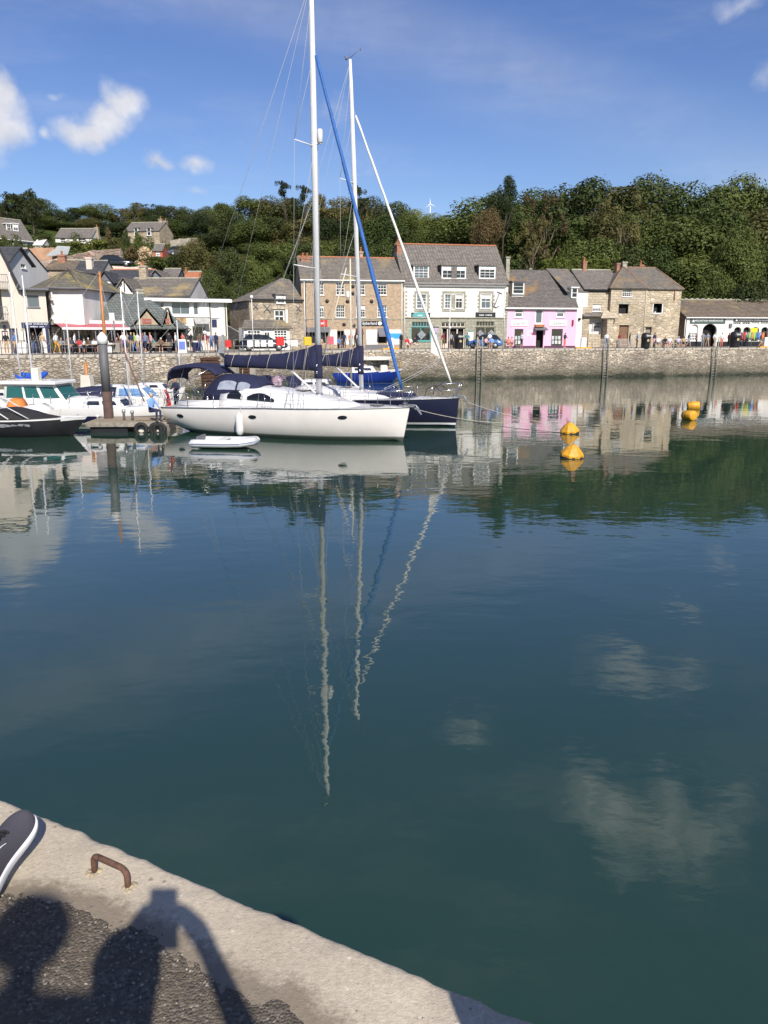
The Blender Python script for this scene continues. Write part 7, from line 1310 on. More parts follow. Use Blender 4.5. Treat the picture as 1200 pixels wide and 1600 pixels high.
# ------------------------------------------------------------------ people: one continuous skinned mesh for each pose, clothing coloured by region
def skin_mesh(name, verts, edges, root=0, sub=1):
    """verts: (co, rx, ry); edges: (i, j, slot)"""
    me = bpy.data.meshes.new(name); me.from_pydata([v[0] for v in verts], [(e[0], e[1]) for e in edges], []); o = bpy.data.objects.new(name, me); C.objects.link(o)
    o.modifiers.new('skin', 'SKIN'); ss = o.modifiers.new('sub', 'SUBSURF'); ss.levels = sub
    for i, v in enumerate(verts): sv = me.skin_vertices[0].data[i]; sv.radius = (v[1], v[2]); sv.use_root = (i == root)
    dg = bpy.context.evaluated_depsgraph_get(); out = bpy.data.meshes.new_from_object(o.evaluated_get(dg)); bpy.data.objects.remove(o)
    segs = [(Vector(verts[a][0]), Vector(verts[b][0]), s, (verts[a][1] + verts[b][1]) / 2) for a, b, s in edges]
    for p in out.polygons:
        c = p.center; best = (1e9, 0)
        for a, b, s, r in segs:
            d = b - a; t = max(0, min(1, (c - a).dot(d) / d.length_squared)); q = ((c - (a + d * t)).length) - r * .6
            if q < best[0]: best = (q, s)
        p.material_index = best[1]; p.use_smooth = True
    return out
SK, TOP, BOT, HAIR, SHOE, SHIN, FORE = range(7)
def figure(pose):
    V = []; E = []
    def v(x, y, z, r, r2=None): V.append(((x, y, z), r, r2 or r)); return len(V) - 1
    dz = 0 if pose != 'sit' else -.42
    lean = {'lean': -.16, 'walk': -.03}.get(pose, 0)
    pel = v(0, 0, .93 + dz, .13, .11); wa = v(0, lean * .3, 1.08 + dz, .125, .10); chst = v(0, lean * .8, 1.30 + dz, .15, .11); nk = v(0, lean - .01, 1.44 + dz, .055); hb = v(0, lean * 1.1 - .02, 1.52 + dz, .062); fc = v(0, lean * 1.15 - .03, 1.60 + dz, .082); ht = v(0, lean * 1.15 + .005, 1.675 + dz, .075)
    E += [(pel, wa, BOT), (wa, chst, TOP), (chst, nk, TOP), (nk, hb, SK), (hb, fc, SK), (fc, ht, HAIR)]
    for s in (-1, 1):
        hip = v(s * .085, 0, .88 + dz, .088); E.append((pel, hip, BOT))
        if pose == 'sit': kn = v(s * .11, -.42, .50, .066); an = v(s * .12, -.40, .09, .045); to = v(s * .13, -.54, .045, .042, .035)
        elif pose == 'walk': kn = v(s * .09, -.10 - s * .10, .50, .062); an = v(s * .09, -s * .24 + .02, .10, .043); to = v(s * .09, -s * .24 - .13, .045, .042, .035)
        else: kn = v(s * .10, -.01, .49, .062); an = v(s * .11, .02, .09, .043); to = v(s * .13, -.14, .042, .042, .035)
        E += [(hip, kn, BOT), (kn, an, SHIN), (an, to, SHOE)]
        sh = v(s * .175, lean * .9, 1.37 + dz, .062); E.append((chst, sh, TOP))
        if pose == 'sit': el = v(s * .24, -.12, 1.12 + dz, .045); wr = v(s * .14, -.34, 1.02 + dz, .032); hd = v(s * .10, -.42, 1.0 + dz, .036, .025)
        elif pose == 'lean': el = v(s * .24, -.30, 1.14, .045); wr = v(s * .14, -.46, 1.20, .032); hd = v(s * .08, -.52, 1.24, .036, .025)
        elif pose == 'bent': el = v(s * .25, -.04, 1.12, .045); wr = v(s * .16, -.26, 1.14, .032); hd = v(s * .12, -.33, 1.17, .036, .025)
        else: el = v(s * .23, .02, 1.10, .045); wr = v(s * .25, -.08, .88, .032); hd = v(s * .25, -.12, .79, .038, .026)
        E += [(sh, el, TOP), (el, wr, FORE), (wr, hd, SK)]
    return skin_mesh('body_' + pose, V, E)
POSE = {k: figure(k) for k in ('stand', 'walk', 'sit', 'lean', 'bent')}
def cloth(c): k = 'cloth_%02d_%02d_%02d' % tuple(int(x * 99) for x in c); return paint(k, c, .85, .12, 6)
SKIN = [paint('skin_a', (.50, .30, .21), .6, .08, 8), paint('skin_b', (.42, .24, .16), .6, .08, 8)]
HAIRC = {'brown': (.06, .035, .02), 'grey': (.35, .34, .33), 'blond': (.35, .24, .11), 'black': (.012, .01, .01), 'white': (.7, .68, .65), 'straw': (.62, .47, .24), 'cap': (.75, .74, .72), 'pink': (.75, .35, .33), 'redcap': (.5, .06, .05), 'bald': (.46, .28, .2)}
COL = dict(black=(.015, .015, .018), navy=(.025, .03, .075), white=(.76, .75, .74), tan=(.50, .36, .22), cream=(.66, .57, .44), maroon=(.22, .025, .04), red=(.55, .04, .045), blue=(.10, .19, .42), jeans=(.08, .12, .24), grey=(.28, .28, .30), greyblue=(.20, .23, .32), pink=(.70, .38, .42), mustard=(.60, .32, .05), lime=(.42, .62, .10), purple=(.20, .14, .32), lilac=(.52, .48, .62), skin=None, khaki=(.34, .28, .18), green=(.10, .22, .12), sky=(.22, .38, .72), coral=(.68, .2, .16), orange=(.7, .25, .04), brown=(.16, .10, .06), teal=(.08, .26, .3))
def person(label, u, Y, pose='stand', rz=0, top='white', bot='navy', hair='brown', shorts=False, sleeves=False, z=Q, seat=.0, k=1.0, v=540, xy=None, group='people along the quay'):
    x = at_y(u, v, Y).x if xy is None else xy[0]; yy = Y if xy is None else xy[1]
    o = bpy.data.objects.new('person', POSE[pose]); C.objects.link(o); o.location = (x, yy, z + seat); o.rotation_euler = (0, 0, R(rz)); o.scale = (k, k, k)
    sk = SKIN[(int(u) // 3) % 2]; M_ = [sk, cloth(COL[top]), cloth(COL[bot]), cloth(HAIRC[hair]), cloth((.12, .11, .1) if int(u) % 2 else (.6, .6, .6)), sk if shorts else cloth(COL[bot]), cloth(COL[top]) if sleeves else sk]
    if len(POSE[pose].materials) == 0: [POSE[pose].materials.append(m) for m in M_]
    for i, m in enumerate(M_): o.material_slots[i].link = 'OBJECT'; o.material_slots[i].material = m
    return tag(o, label, 'person', group)
def bench(label, u, Y, L=1.6, rz=0, mat=TIMBER, v=540):
    p = at_y(u, v, Y); r = thing('bench', label, 'bench', (p.x, Y, Q), R(rz), 'benches on the quay')
    for k in range(3): m = MB(); m.bbox(-L / 2, L / 2, -.2 + k * .14, -.08 + k * .14, .42, .46, .008); m.build('seat_slat', mat, r)
    for k in range(2): m = MB(); m.bbox(-L / 2, L / 2, .24, .27, .58 + k * .16, .70 + k * .16, .008); m.build('back_slat', mat, r)
    for x in (-L / 2 + .12, L / 2 - .12): m = MB(); m.box(x - .03, x + .03, -.18, -.12, 0, .42); m.box(x - .03, x + .03, .2, .26, 0, .86); m.box(x - .03, x + .03, -.12, .2, .37, .42); m.build('leg_frame', BLACKP, r)
    return r
def table(label, u, Y, v=540, parasol=None):
    p = at_y(u, v, Y); r = thing('picnic_table', label, 'table', (p.x, Y, Q), 0, 'tables on the quay'); m = MB(); m.bbox(-.6, .6, -.35, .35, .70, .75, .02); m.build('table_top', TIMBER, r)
    for x in (-.45, .45):
        for y_ in (-.25, .25): m = MB(); m.box(x - .03, x + .03, y_ - .03, y_ + .03, 0, .7); m.build('leg', BLACKP, r)
    return r
P_ = person
# left end of the quay
for a in [("person in black top and red cap at the left edge of the quay", 10, 60.5, 'stand', 20, 'black', 'tan', 'redcap', 1), ("person leaning on the rail in dark top and blue jeans", 54, 60.2, 'lean', 10, 'black', 'jeans', 'brown', 0), ("person with long fair hair in tan top and white trousers by the shop door", 67, 61.2, 'stand', 170, 'tan', 'white', 'blond', 0), ("person in white top and mustard trousers beside the red awning", 88, 62.6, 'walk', 70, 'white', 'mustard', 'brown', 0),
          ("person in white and green top with black leggings under the awning", 117, 62.2, 'walk', 100, 'white', 'black', 'brown', 0), ("person in white top and purple skirt right of the grey pile", 193, 64, 'stand', 200, 'white', 'purple', 'pink', 1), ("person in navy top with straw hat before the market hall", 205.5, 65, 'stand', 40, 'navy', 'khaki', 'straw', 0), ("person in lime green top and blue jeans before the market hall", 211.5, 64.2, 'walk', -60, 'lime', 'blue', 'blond', 0), ("person in white top beside the lime green top", 215.5, 65.4, 'stand', -30, 'white', 'tan', 'brown', 1), ("person in maroon jumper and dark shorts before the market hall", 223.5, 63.6, 'stand', 60, 'maroon', 'black', 'brown', 1), ("person in grey blue jumper and dark shorts before the market hall", 228, 62.8, 'walk', -20, 'greyblue', 'navy', 'grey', 1), ("person in dark clothes with pale bag at the market hall corner post", 265, 67.5, 'stand', 10, 'black', 'navy', 'black', 0),
          ("person in pink top beside the blue pavement sign", 286, 66.8, 'stand', -40, 'coral', 'pink', 'brown', 1), ("person in black with white cap outside the white building door", 299, 67.5, 'stand', 60, 'black', 'black', 'cap', 1), ("person in maroon top and tan trousers outside the white building", 322.5, 66, 'stand', 30, 'maroon', 'tan', 'grey', 0), ("person in pale blue top between maroon and navy people", 330.5, 67, 'stand', 180, 'greyblue', 'jeans', 'blond', 1), ("tall person in navy by the concrete pier", 337.5, 67.4, 'stand', 160, 'navy', 'navy', 'brown', 0),
          ("person in dark jacket by the brick shop doorway", 538, 80, 'stand', 20, 'navy', 'black', 'grey', 0), ("person in dark clothes by the maroon shop awning", 555, 80, 'walk', 70, 'black', 'black', 'brown', 0), ("person in white top by the maroon shop awning", 560.5, 80.4, 'stand', 190, 'white', 'jeans', 'brown', 0), ("white haired person in dark top by the service pedestal", 627, 80.6, 'stand', 50, 'black', 'black', 'white', 0),
          ("person in pale lilac dress before the white fronted shop", 680, 82.5, 'stand', 20, 'lilac', 'lilac', 'brown', 0), ("person in dark red dress at the shop door", 693, 82, 'stand', 170, 'maroon', 'brown', 'brown', 1), ("person in patterned dark dress beside the litter bin at the shop", 704.5, 82, 'stand', 10, 'grey', 'black', 'brown', 1), ("person in black beside the blue car", 746, 83, 'walk', 60, 'black', 'khaki', 'black', 1), ("person in white shirt standing behind the blue car", 765, 83.5, 'stand', 190, 'white', 'jeans', 'brown', 1),
          ("person in dark top and red trousers photographing beside the pink gallery", 882, 86.5, 'bent', 40, 'navy', 'coral', 'brown', 0), ("person in white shirt and jeans at the top of the middle ladder", 947, 85.6, 'stand', 160, 'white', 'jeans', 'grey', 0), ("person in red top before the plank door", 967, 87, 'stand', 40, 'maroon', 'grey', 'brown', 0), ("person in dark coat walking before the stone house", 983, 86.6, 'walk', 80, 'black', 'grey', 'brown', 0),
          ("person in dark top with baby carrier left of the fence bench", 1022, 88, 'stand', 30, 'navy', 'pink', 'brown', 1), ("person in dark red beside the arched window", 1087.5, 94, 'stand', 60, 'maroon', 'navy', 'pink', 0), ("person in grey at the arched shop door", 1097.5, 93, 'stand', 150, 'grey', 'grey', 'brown', 0), ("person in grey blue going into the arched shop door", 1105, 94.5, 'walk', 180, 'greyblue', 'tan', 'brown', 1), ("person in pale top at the right of the arched door", 1115.5, 94, 'stand', 30, 'white', 'black', 'blond', 1), ("person in maroon left of the clothes rails", 1138, 93, 'stand', 100, 'maroon', 'black', 'black', 0), ("person in tan top at the clothes rails", 1188, 93, 'walk', 90, 'coral', 'tan', 'brown', 1), ("person in green coat beside the right-hand litter bin", 1166, 93.5, 'stand', 190, 'green', 'black', 'brown', 0)]:
    P_(a[0], a[1], a[2], a[3], a[4], a[5], a[6], a[7], bool(a[8]), sleeves=(int(a[1]) % 3 == 0))
for a in [("seated person in brown at an awning table", 105, 63.2, 60, 'brown', 'black', 'brown'), ("seated person in white shirt and blue shorts under the awning", 132, 63, -60, 'white', 'blue', 'brown'), ("seated person in white shirt and red shorts under the awning", 147, 63, 40, 'white', 'coral', 'brown'), ("seated person in pink hat right of the grey pile", 183, 65, 20, 'brown', 'brown', 'pink'), ("seated person in brown with pale cap on the market bench", 252, 66, 10, 'brown', 'black', 'cap'), ("seated person in blue outside the brick shop", 530, 80, 30, 'blue', 'jeans', 'brown'), ("seated person in tan left of the cream gaff", 501, 80, 10, 'tan', 'tan', 'brown'),
          ("seated person in red and white right of the blue headsail", 636, 81, 10, 'red', 'white', 'brown'), ("second seated person in red beside the first in red and white", 640.5, 81.2, -10, 'white', 'red', 'grey'), ("seated person in black and white on the bench by the shop window", 648, 81.4, 30, 'black', 'white', 'brown'), ("seated person in pink top below the right shop window", 759, 82.5, 40, 'pink', 'black', 'brown'), ("seated person in blue below the right shop window", 768, 82.6, -20, 'sky', 'grey', 'brown'), ("seated person in coral by the pink gallery corner", 794, 84, 20, 'coral', 'coral', 'brown'), ("seated person in red beside the one in coral", 799.5, 84, -20, 'pink', 'maroon', 'brown'),
          ("seated person in cream before the stone house", 955, 86, 30, 'cream', 'cream', 'blond'), ("seated person in white on the bench left of the fence end", 1028, 87.5, 10, 'white', 'grey', 'white'), ("seated person in dark top on the right-hand bench", 1038.5, 87.8, 0, 'black', 'navy', 'black'), ("seated person in white and pink on the right-hand bench", 1046, 87.6, -10, 'white', 'pink', 'white'), ("seated person in pale lilac near the low shop corner", 1059.5, 87.8, 10, 'lilac', 'grey', 'white'), ("seated person in tan near the low shop corner", 1067.5, 88, -20, 'tan', 'black', 'brown')]:
    P_(a[0], a[1], a[2], 'sit', a[3], a[4], a[5], a[6], True)
for k, (u, Y, c1, c2, hr) in enumerate(((96, 64.4, 'grey', 'black', 'grey'), (111, 64.8, 'navy', 'tan', 'blond'), (124, 64.6, 'red', 'black', 'brown'), (139, 64.8, 'brown', 'black', 'white'), (154, 64.6, 'pink', 'white', 'blond'), (166, 64.4, 'cream', 'navy', 'brown'), (176, 64.9, 'black', 'black', 'brown'), (240, 67.2, 'teal', 'grey', 'brown'))):
    P_('diner in %s sitting in the shade, %s from the left' % (c1, ORD[k + 1]), u, Y, 'sit', 40 - 25 * (k % 4), c1, c2, hr, True)
for k, (u, Y, po, c1, c2, hr) in enumerate(((24, 61.4, 'walk', 'blue', 'tan', 'grey'), (160, 62.8, 'stand', 'grey', 'jeans', 'brown'), (200, 66.2, 'stand', 'khaki', 'navy', 'brown'), (236, 65.4, 'walk', 'pink', 'black', 'blond'), (275, 66, 'stand', 'white', 'jeans', 'grey'), (312, 66.8, 'walk', 'brown', 'jeans', 'black'), (548, 80.6, 'stand', 'coral', 'jeans', 'brown'), (730, 83.4, 'stand', 'teal', 'black', 'brown'), (815, 86.5, 'walk', 'white', 'navy', 'blond'), (995, 87.4, 'stand', 'sky', 'tan', 'grey'), (1075, 92, 'walk', 'navy', 'grey', 'brown'), (1127, 93.5, 'stand', 'white', 'coral', 'blond'))):
    P_(['passer-by in blue outside the navy door', 'passer-by in grey under the awning end', 'passer-by in khaki at the market hall corner', 'passer-by in pink before the market bench', 'passer-by in white left of the blue pavement sign', 'passer-by in brown by the dark blue board', 'passer-by in coral by the brick shop white panel', 'passer-by in teal by the menu board', 'passer-by in white before the pink gallery window', 'passer-by in sky blue left of the stone house bin', 'passer-by in navy by the low shop corner', 'passer-by in white right of the arched door'][k], u, Y, po, 60 - 37 * k % 180, c1, c2, hr, k % 2 == 0)
H_ = [o for o in C.objects if o.name == 'stone_house'][0]
P_('person in white shirt at the upper window of the stone house', 1024.5, 94.1, 'stand', 20, 'white', 'white', 'brown', z=at_y(1025, 490, 94.1).z - .75, v=480); P_('person in pink shirt at the upper window of the stone house', 1030.5, 94.2, 'stand', -20, 'pink', 'pink', 'grey', z=at_y(1030, 490, 94.2).z - .8, v=480)
P_('seated man in light blue shirt on the pontoon end', 237, 36.6, 'sit', 60, 'sky', 'navy', 'straw', False, True, z=.53, v=640, k=1.05, group='people on the boats'); P_('balding man in navy jumper in the yacht cockpit', 275, 39.6, 'bent', -30, 'navy', 'navy', 'bald', False, True, z=.72, v=610, group='people on the boats')
for u, Y, l in ((250, 66.2, 'weathered bench in front of the market hall'), (645, 81.4, 'bench below the teal framed shop window'), (762, 82.7, 'bench beside the blue car'), (797, 84.1, 'bench by the pink gallery corner'), (957, 86.1, 'bench in front of the left stone doorway'), (1030, 87.7, 'bench left of the fence end'), (1043, 88, 'bench in front of the pale fence'), (1063, 88, 'bench near the low shop corner')): bench(l, u, Y, 2.0 if u in (250,) else 1.3)
for u, l in ((107, 'dining table left of the awning middle'), (140, 'dining table between the two white shirts'), (168, 'dining table behind the orange mast')): table(l, u, 62.6)
# ------------------------------------------------------------------ street furniture
def bin_(label, u, Y, k=1.0):
    p = at_y(u, 543, Y); r = thing('litter_bin', label, 'bin', (p.x, Y, Q), R(15), 'litter bins'); m = MB(); m.lathe([(.40, 0), (.42, .05), (.45, .2), (.46, 1.0), (.50, 1.04), (.50, 1.14), (.47, 1.2), (.44, 1.42), (.30, 1.55), (.05, 1.6)], 16); m.build('body', BLACKP, r)
    m = MB(); m.box(-.25, .25, -.52, -.42, 1.2, 1.36); m.build('slot', paint('slot_grey', (.45, .45, .45), .5, .1), r); m = MB(); m.prism([(.14 * math.cos(i * .785), .8 + .14 * math.sin(i * .785)) for i in range(8)], 'y', -.475, -.455); m.build('emblem', paint('gold_emblem', (.5, .4, .2), .5, .1), r); r.scale = (k, k, k); return r
bin_('black litter bin beside the shop door', 717, 82.4); bin_('black litter bin before the stone house', 1008, 86.2, 1.05); bin_('black litter bin before the clothes rails', 1147, 89.5, 1.15)
def pedestal(label, u, Y, base=True):
    p = at_y(u, 545, Y); r = thing('service_pedestal', label, 'pedestal', (p.x, Y, Q), 0, 'white service pedestals'); m = MB(); m.bbox(-.28, .28, -.2, .2, .1, 1.15, .04); m.build('cabinet', WOODWHITE, r); m = MB(); m.bbox(-.85, .85, -.45, .45, 0, .14, .03); m.build('plinth', YELLOW, r); return r
pedestal('white service pedestal on a yellow base beside the blue headsail', 611, 80); pedestal('white service pedestal on a yellow base by the pink gallery', 911, 85); pedestal('white service pedestal on a yellow base at the right edge', 1196, 91)
p = at_y(617, 532, 80.5); m = MB(); m.bbox(-.75, .75, -.03, .03, 1.05, 1.6, .02); m.tube([(-.5, 0, 0), (-.5, 0, 1.1)], .03, 5); m.tube([(.5, 0, 0), (.5, 0, 1.1)], .03, 5); one('blue_notice_board', 'bright blue notice board behind the blue headsail', 'sign', m, paint('bright_blue', (.05, .36, .80), .5, .1), (p.x, 81, Q))
def ladder(label, u, Y_):
    i = next(k for k in range(len(EDGE_UY) - 1) if EDGE_UY[k][0] <= u <= EDGE_UY[k + 1][0]); f = (u - EDGE_UY[i][0]) / (EDGE_UY[i + 1][0] - EDGE_UY[i][0]); e = EDGE[i].lerp(EDGE[i + 1], f); d = (EDGE[i + 1] - EDGE[i]).normalized()
    r = thing('quay_ladder', label, 'ladder', (e.x, e.y, 0), math.atan2(d.y, d.x), 'ladders on the quay wall')
    for s in (-.27, .27): m = MB(); m.tube([(s, -.42, -.8), (s, -.42, Q + .75), (s, -.42, Q + 1.25)], .065, 6); m.build('rail', paint('weathered_rail', (.46, .42, .33), .7, .3, 4), r)
    for k in range(13): m = MB(); m.tube([(-.27, -.42, -.3 + k * .3), (.27, -.42, -.3 + k * .3)], .022, 5); m.build('rung', GALV, r)
    return r
ladder('quay ladder in front of the blue car', 743.5, 82); ladder('quay ladder in front of the stone cottage', 942, 85); ladder('quay ladder in front of the long low shop', 1110.5, 88)
def car(label, u, Y, rz, col, L=4.3, z=None, v=540):
    p = at_y(u, v, Y); r = thing('parked_car', label, 'car', (p.x, Y, Q if z is None else z), R(rz), 'parked cars'); k = L / 4.3; W = .86; m = MB(); body = []
    for x, zb_, zt in ((-2.15, .42, .78), (-2.05, .28, .92), (-1.4, .24, .97), (-.5, .22, .96), (.6, .22, .95), (1.3, .24, .9), (1.95, .26, .76), (2.15, .40, .62)): w_ = W * (1 if abs(x) < 1.9 else .88); body.append([(x * k, -w_ * .96, zb_), (x * k, -w_, zb_ + .2), (x * k, -w_ * .95, zt - .04), (x * k, -w_ * .82, zt), (x * k, w_ * .82, zt), (x * k, w_ * .95, zt - .04), (x * k, w_, zb_ + .2), (x * k, w_ * .96, zb_)])
    m.loft(body, cap0=True, cap1=True, closed=True); m.f = [list(reversed(f)) for f in m.f]; m.build('body', col, r); m = MB(); top = [(-1.95, .95, .75), (-1.45, 1.42, .62), (-.3, 1.48, .64), (.35, 1.42, .62), (1.15, .93, .76)]; m.loft([[(x * k, -W * .93, .9), (x * k, -w_, z_), (x * k, w_, z_), (x * k, W * .93, .9)] for x, z_, w_ in top], cap0=True, cap1=True); m.f = [list(reversed(f)) for f in m.f]; m.build('cabin_glass', GLASS, r); m = MB(); m.loft([[(x * k, -w_ - .005, z_ - .01), (x * k, -w_, z_ + .02), (x * k, w_, z_ + .02), (x * k, w_ + .005, z_ - .01)] for x, z_, w_ in top[1:4]], closed=True, cap0=True, cap1=True); m.build('roof', col, r)
    for x in (-1.3, 1.35):
        for s in (-1, 1): m = MB(); m.lathe([(.2, -.1), (.32, -.1), (.33, -.06), (.33, .06), (.32, .1), (.2, .1)], 14); w_ = m.build('wheel', RUBBER, r, (x * k, s * W * .93, .33)); w_.rotation_euler = (R(90), 0, 0); m = MB(); m.lathe([(.05, -.11), (.21, -.105), (.21, .105), (.05, .11)], 10); m.build('rim', GALV, w_)
    for s in (-.6, .6): m = MB(); m.bbox(2.02 * k, 2.13 * k, s - .17, s + .17, .58, .70, .02); m.build('headlight', GLASS2, r)
    return r
car('dark car parked before the small stone house', 412, 73, 10, paint('black_car_paint', (.012, .015, .018), .15, .1, coat=.5), 4.4, v=546); car('blue car parked before the white fronted shop', 757, 84.6, 170, paint('blue_car_paint', (.06, .15, .38), .2, .1, coat=.5), 3.8)
p = at_y(182, 415, 106); car('dark car parked on the hillside lane', 182, 106, 10, MATS['black_car_paint'], 4.3, z=p.z - .2, v=415); p = at_y(285, 401, 124); car('grey car parked on the slope below the pale wall', 285, 124, 5, paint('grey_car_paint', (.10, .10, .12), .25, .1), 4.2, z=p.z, v=401)
# railings with boards, lifebuoys
def railing(label, u0, Y0, u1, Y1, n, v=548, h=1.0, mat=GALV):
    a, b = at_y(u0, v, Y0), at_y(u1, v, Y1); d = Vector((b.x - a.x, b.y - a.y, 0)); r = thing('quay_railing', label, 'railing', (a.x, a.y, Q), math.atan2(d.y, d.x), 'quay railings'); L = d.length
    for k in range(n + 1): m = MB(); m.tube([(L * k / n, 0, 0), (L * k / n, 0, h)], .028, 6); m.build('post', mat, r)
    for z_ in (h, h * .5): m = MB(); m.tube([(0, 0, z_), (L, 0, z_)], .022, 6); m.build('rail', mat, r)
    return r, L
DG = paint('dark_rail', (.10, .10, .11), .6, .1)
railing('dark railing along the left end of the quay', -30, 58.2, 160, 60.6, 12, 552, 1.05, DG)
r, L = railing('railing with white boards before the small stone house', 366, 68, 470, 71.5, 8, 550, 1.05)
for k, (f0, f1) in enumerate(((.19, .27), (.30, .37), (.39, .47), (.50, .57), (.68, .75), (.84, .95))): m = MB(); m.bbox(L * f0, L * f1, -.06, -.03, .45, 1.0, .01); m.build('white_board', WOODWHITE, r)
def lifebuoy_box(name, label, u, Y, mat, v=545):
    p = at_y(u, v, Y); r = thing(name, label, 'lifebuoy', (p.x, Y, Q), 0); m = MB(); m.bbox(-.36, .36, -.14, .06, .55, 1.3, .12); m.build('housing', mat, r); m = MB(); m.tube([(0, 0, 0), (0, 0, .6)], .04, 6); m.build('post', GALV, r); return r
lifebuoy_box('lifebuoy_housing', 'red lifebuoy housing on the railing before the stone house', 438, 69.8, RED); lifebuoy_box('lifebuoy_housing', 'yellow lifebuoy housing at the end of the railing', 481, 71.6, paint('yellow_housing', (.72, .52, .02), .5, .1)); lifebuoy_box('lifebuoy_housing', 'red topped lifebuoy post beside the dark car', 357, 67, RED).scale = (.75, .75, .8); lifebuoy_box('lifebuoy_housing', 'pinkish round lifebuoy housing before the brick shop', 516, 77, paint('pink_housing', (.62, .12, .16), .5, .1))
# pavement signs, planters, posts
p = at_y(285, 545, 65.5); r = thing('pavement_sign', 'blue and white folding pavement sign before the white building', 'sign', (p.x, 65.5, Q), R(10))
for s in (-1, 1): m = MB(); m.slab([(-.35, s * .3, 0), (.35, s * .3, 0), (.3, s * .03, 1.1), (-.3, s * .03, 1.1)][::(1 if s < 0 else -1)], .03); m.build('board', WOODWHITE, r)
m = MB(); m.slab([(-.27, -.28, .3), (.27, -.28, .3), (.25, -.09, .95), (-.25, -.09, .95)], .02); m.build('poster', paint('poster_blue', (.03, .09, .45), .5, .15), r)
for k, (u, Y, col, l) in enumerate(((36, 61.5, WOODWHITE, 'white menu board before the cream building'), (170, 62.6, WOODWHITE, 'white crate by the orange mast'), (182, 63, CONC, 'grey planter by the market hall'), (308, 67.6, SIGNBLUE, 'dark blue board outside the white building'))): p = at_y(u, 545, Y); m = MB(); m.bbox(-.32, .32, -.2, .2, .12, .85, .03); [m.box(x - .03, x + .03, -.03, .03, 0, .13) for x in (-.25, .25)]; one('display_board', l, 'board', m, col, (p.x, Y, Q))
for u, Y, vt, l, rr in ((703.5, 81, 470, 'thin white lamp pole before the white fronted shop', .045), (393, 71, 465, 'thin grey pole left of the small stone house', .04), (177, 64, 492, 'dark lamp post beside the market hall', .07), (320, 64, 522, 'slim white post at the quay edge', .04)): p = at_y(u, vt, Y); m = MB(); m.tube([(0, 0, 0), (0, 0, p.z - Q)], [rr, rr * .7], 7); m.lathe([(.05, 0), (.14, .05), (.15, .25), (.05, .3)], 8, (0, 0, (p.z - Q) * (.42 if u == 703.5 else .98))); one('lamp_post', l, 'pole', m, WOODWHITE if u > 300 else GREYPAINT, (p.x, Y, Q))
p = at_y(174.8, 495, 63.8); m = MB(); m.bbox(-.22, .22, -.06, .02, -.3, .3, .02); one('square_notice', 'white square notice on the dark lamp post', 'sign', m, WOODWHITE, (p.x, 63.8, p.z))
# davit at the quay step
p = at_y(350, 552, 64.6); m = MB(); m.box(-.1, .1, -.1, .1, 0, 1.5); m.slab([(-.5, -.02, 0), (-.1, -.02, 0), (.1, -.02, 1.2), (-.02, -.02, 1.3)], .1); one('quay_davit', 'grey steel davit frame at the quay edge', 'davit', m, GALV, (p.x, 64.4, Q))
# pale paling fence before the stone house
a, b = at_y(936, 540, 89.5), at_y(1073, 540, 92.5); d = Vector((b.x - a.x, b.y - a.y, 0)); r = thing('paling_fence', 'low pale paling fence before the stone house', 'fence', (a.x, a.y, Q), math.atan2(d.y, d.x)); pal = MB(); pal.box(-.035, .035, -.012, .012, .05, 1.0); pm_ = pal.mesh('paling', paint('pale_fence', (.46, .40, .32), .85, .2, 4))
n = int(d.length / .16)
for k in range(n): link('paling', pm_, r, (.16 * k, 0, random.uniform(-.02, .02)))
for z_ in (.3, .82): m = MB(); m.box(0, d.length, .015, .05, z_, z_ + .08); m.build('fence_rail', MATS['pale_fence'], r)
# clothes rails outside the long shop
rc = random.Random(6)
for k, (u, cs) in enumerate(((1152, ['pink', 'maroon', 'white', 'maroon']), (1167, ['red', 'pink', 'grey', 'lime', 'grey']), (1180, ['mustard', 'lime', 'teal', 'blue', 'sky']), (1193, ['coral', 'orange', 'black', 'coral']))):
    p = at_y(u, 535, 95); r = thing('clothes_rail', ['clothes rail of pink and maroon garments at the first small arch', 'clothes rail of red and grey garments at the second small arch', 'clothes rail of yellow and blue garments at the third small arch', 'clothes rail of coral garments at the last small arch'][k], 'clothes rail', (p.x, 95, Q), R(3), 'clothes rails'); m = MB(); m.tube([(-.55, 0, 0), (-.55, 0, 1.75), (.55, 0, 1.75), (.55, 0, 0)], .025, 6); m.build('frame', GALV, r)
    for i, c in enumerate(cs): x = -.42 + .84 * i / (len(cs) - 1); m = MB(); m.loft([[(x + w_ * .5 * a_, .11 * b_ - .02 * i, z_) for a_, b_ in ((-1, -.6), (0, -1), (1, -.6), (1, .6), (0, 1), (-1, .6))] for w_, z_ in ((.06, 1.72), (.22, 1.55), (.2, 1.2), (.24, rc.uniform(.7, 1.0)))], closed=True, cap0=True, cap1=True); m.build('garment', cloth(COL[c]), r)
p = at_y(1180, 517, 96.6); m = MB(); m.bbox(-.42, .42, -.04, .04, 0, .95, .03); one('yellow_display', 'yellow display garment in the third small arch', 'garment', m, paint('vivid_yellow', (.80, .68, .02), .7, .08), (p.x, 96.9, p.z - .6))
# festoon bulbs on the left wall
for k in range(8): u = 27 + k * 26.5; p = at_y(u, 561, 58.2 + k * .35); m = MB(); m.ball((0, 0, 0), .055, 8); m.tube([(0, 0, .04), (0, 0, .2)], .012, 4); one('festoon_bulb', 'small white festoon bulb on the left quay wall, %s from the left' % ORD[k + 1], 'bulb', m, paint('white_bulb', (.8, .8, .76), .3, .02), p, group='festoon bulbs on the quay wall')
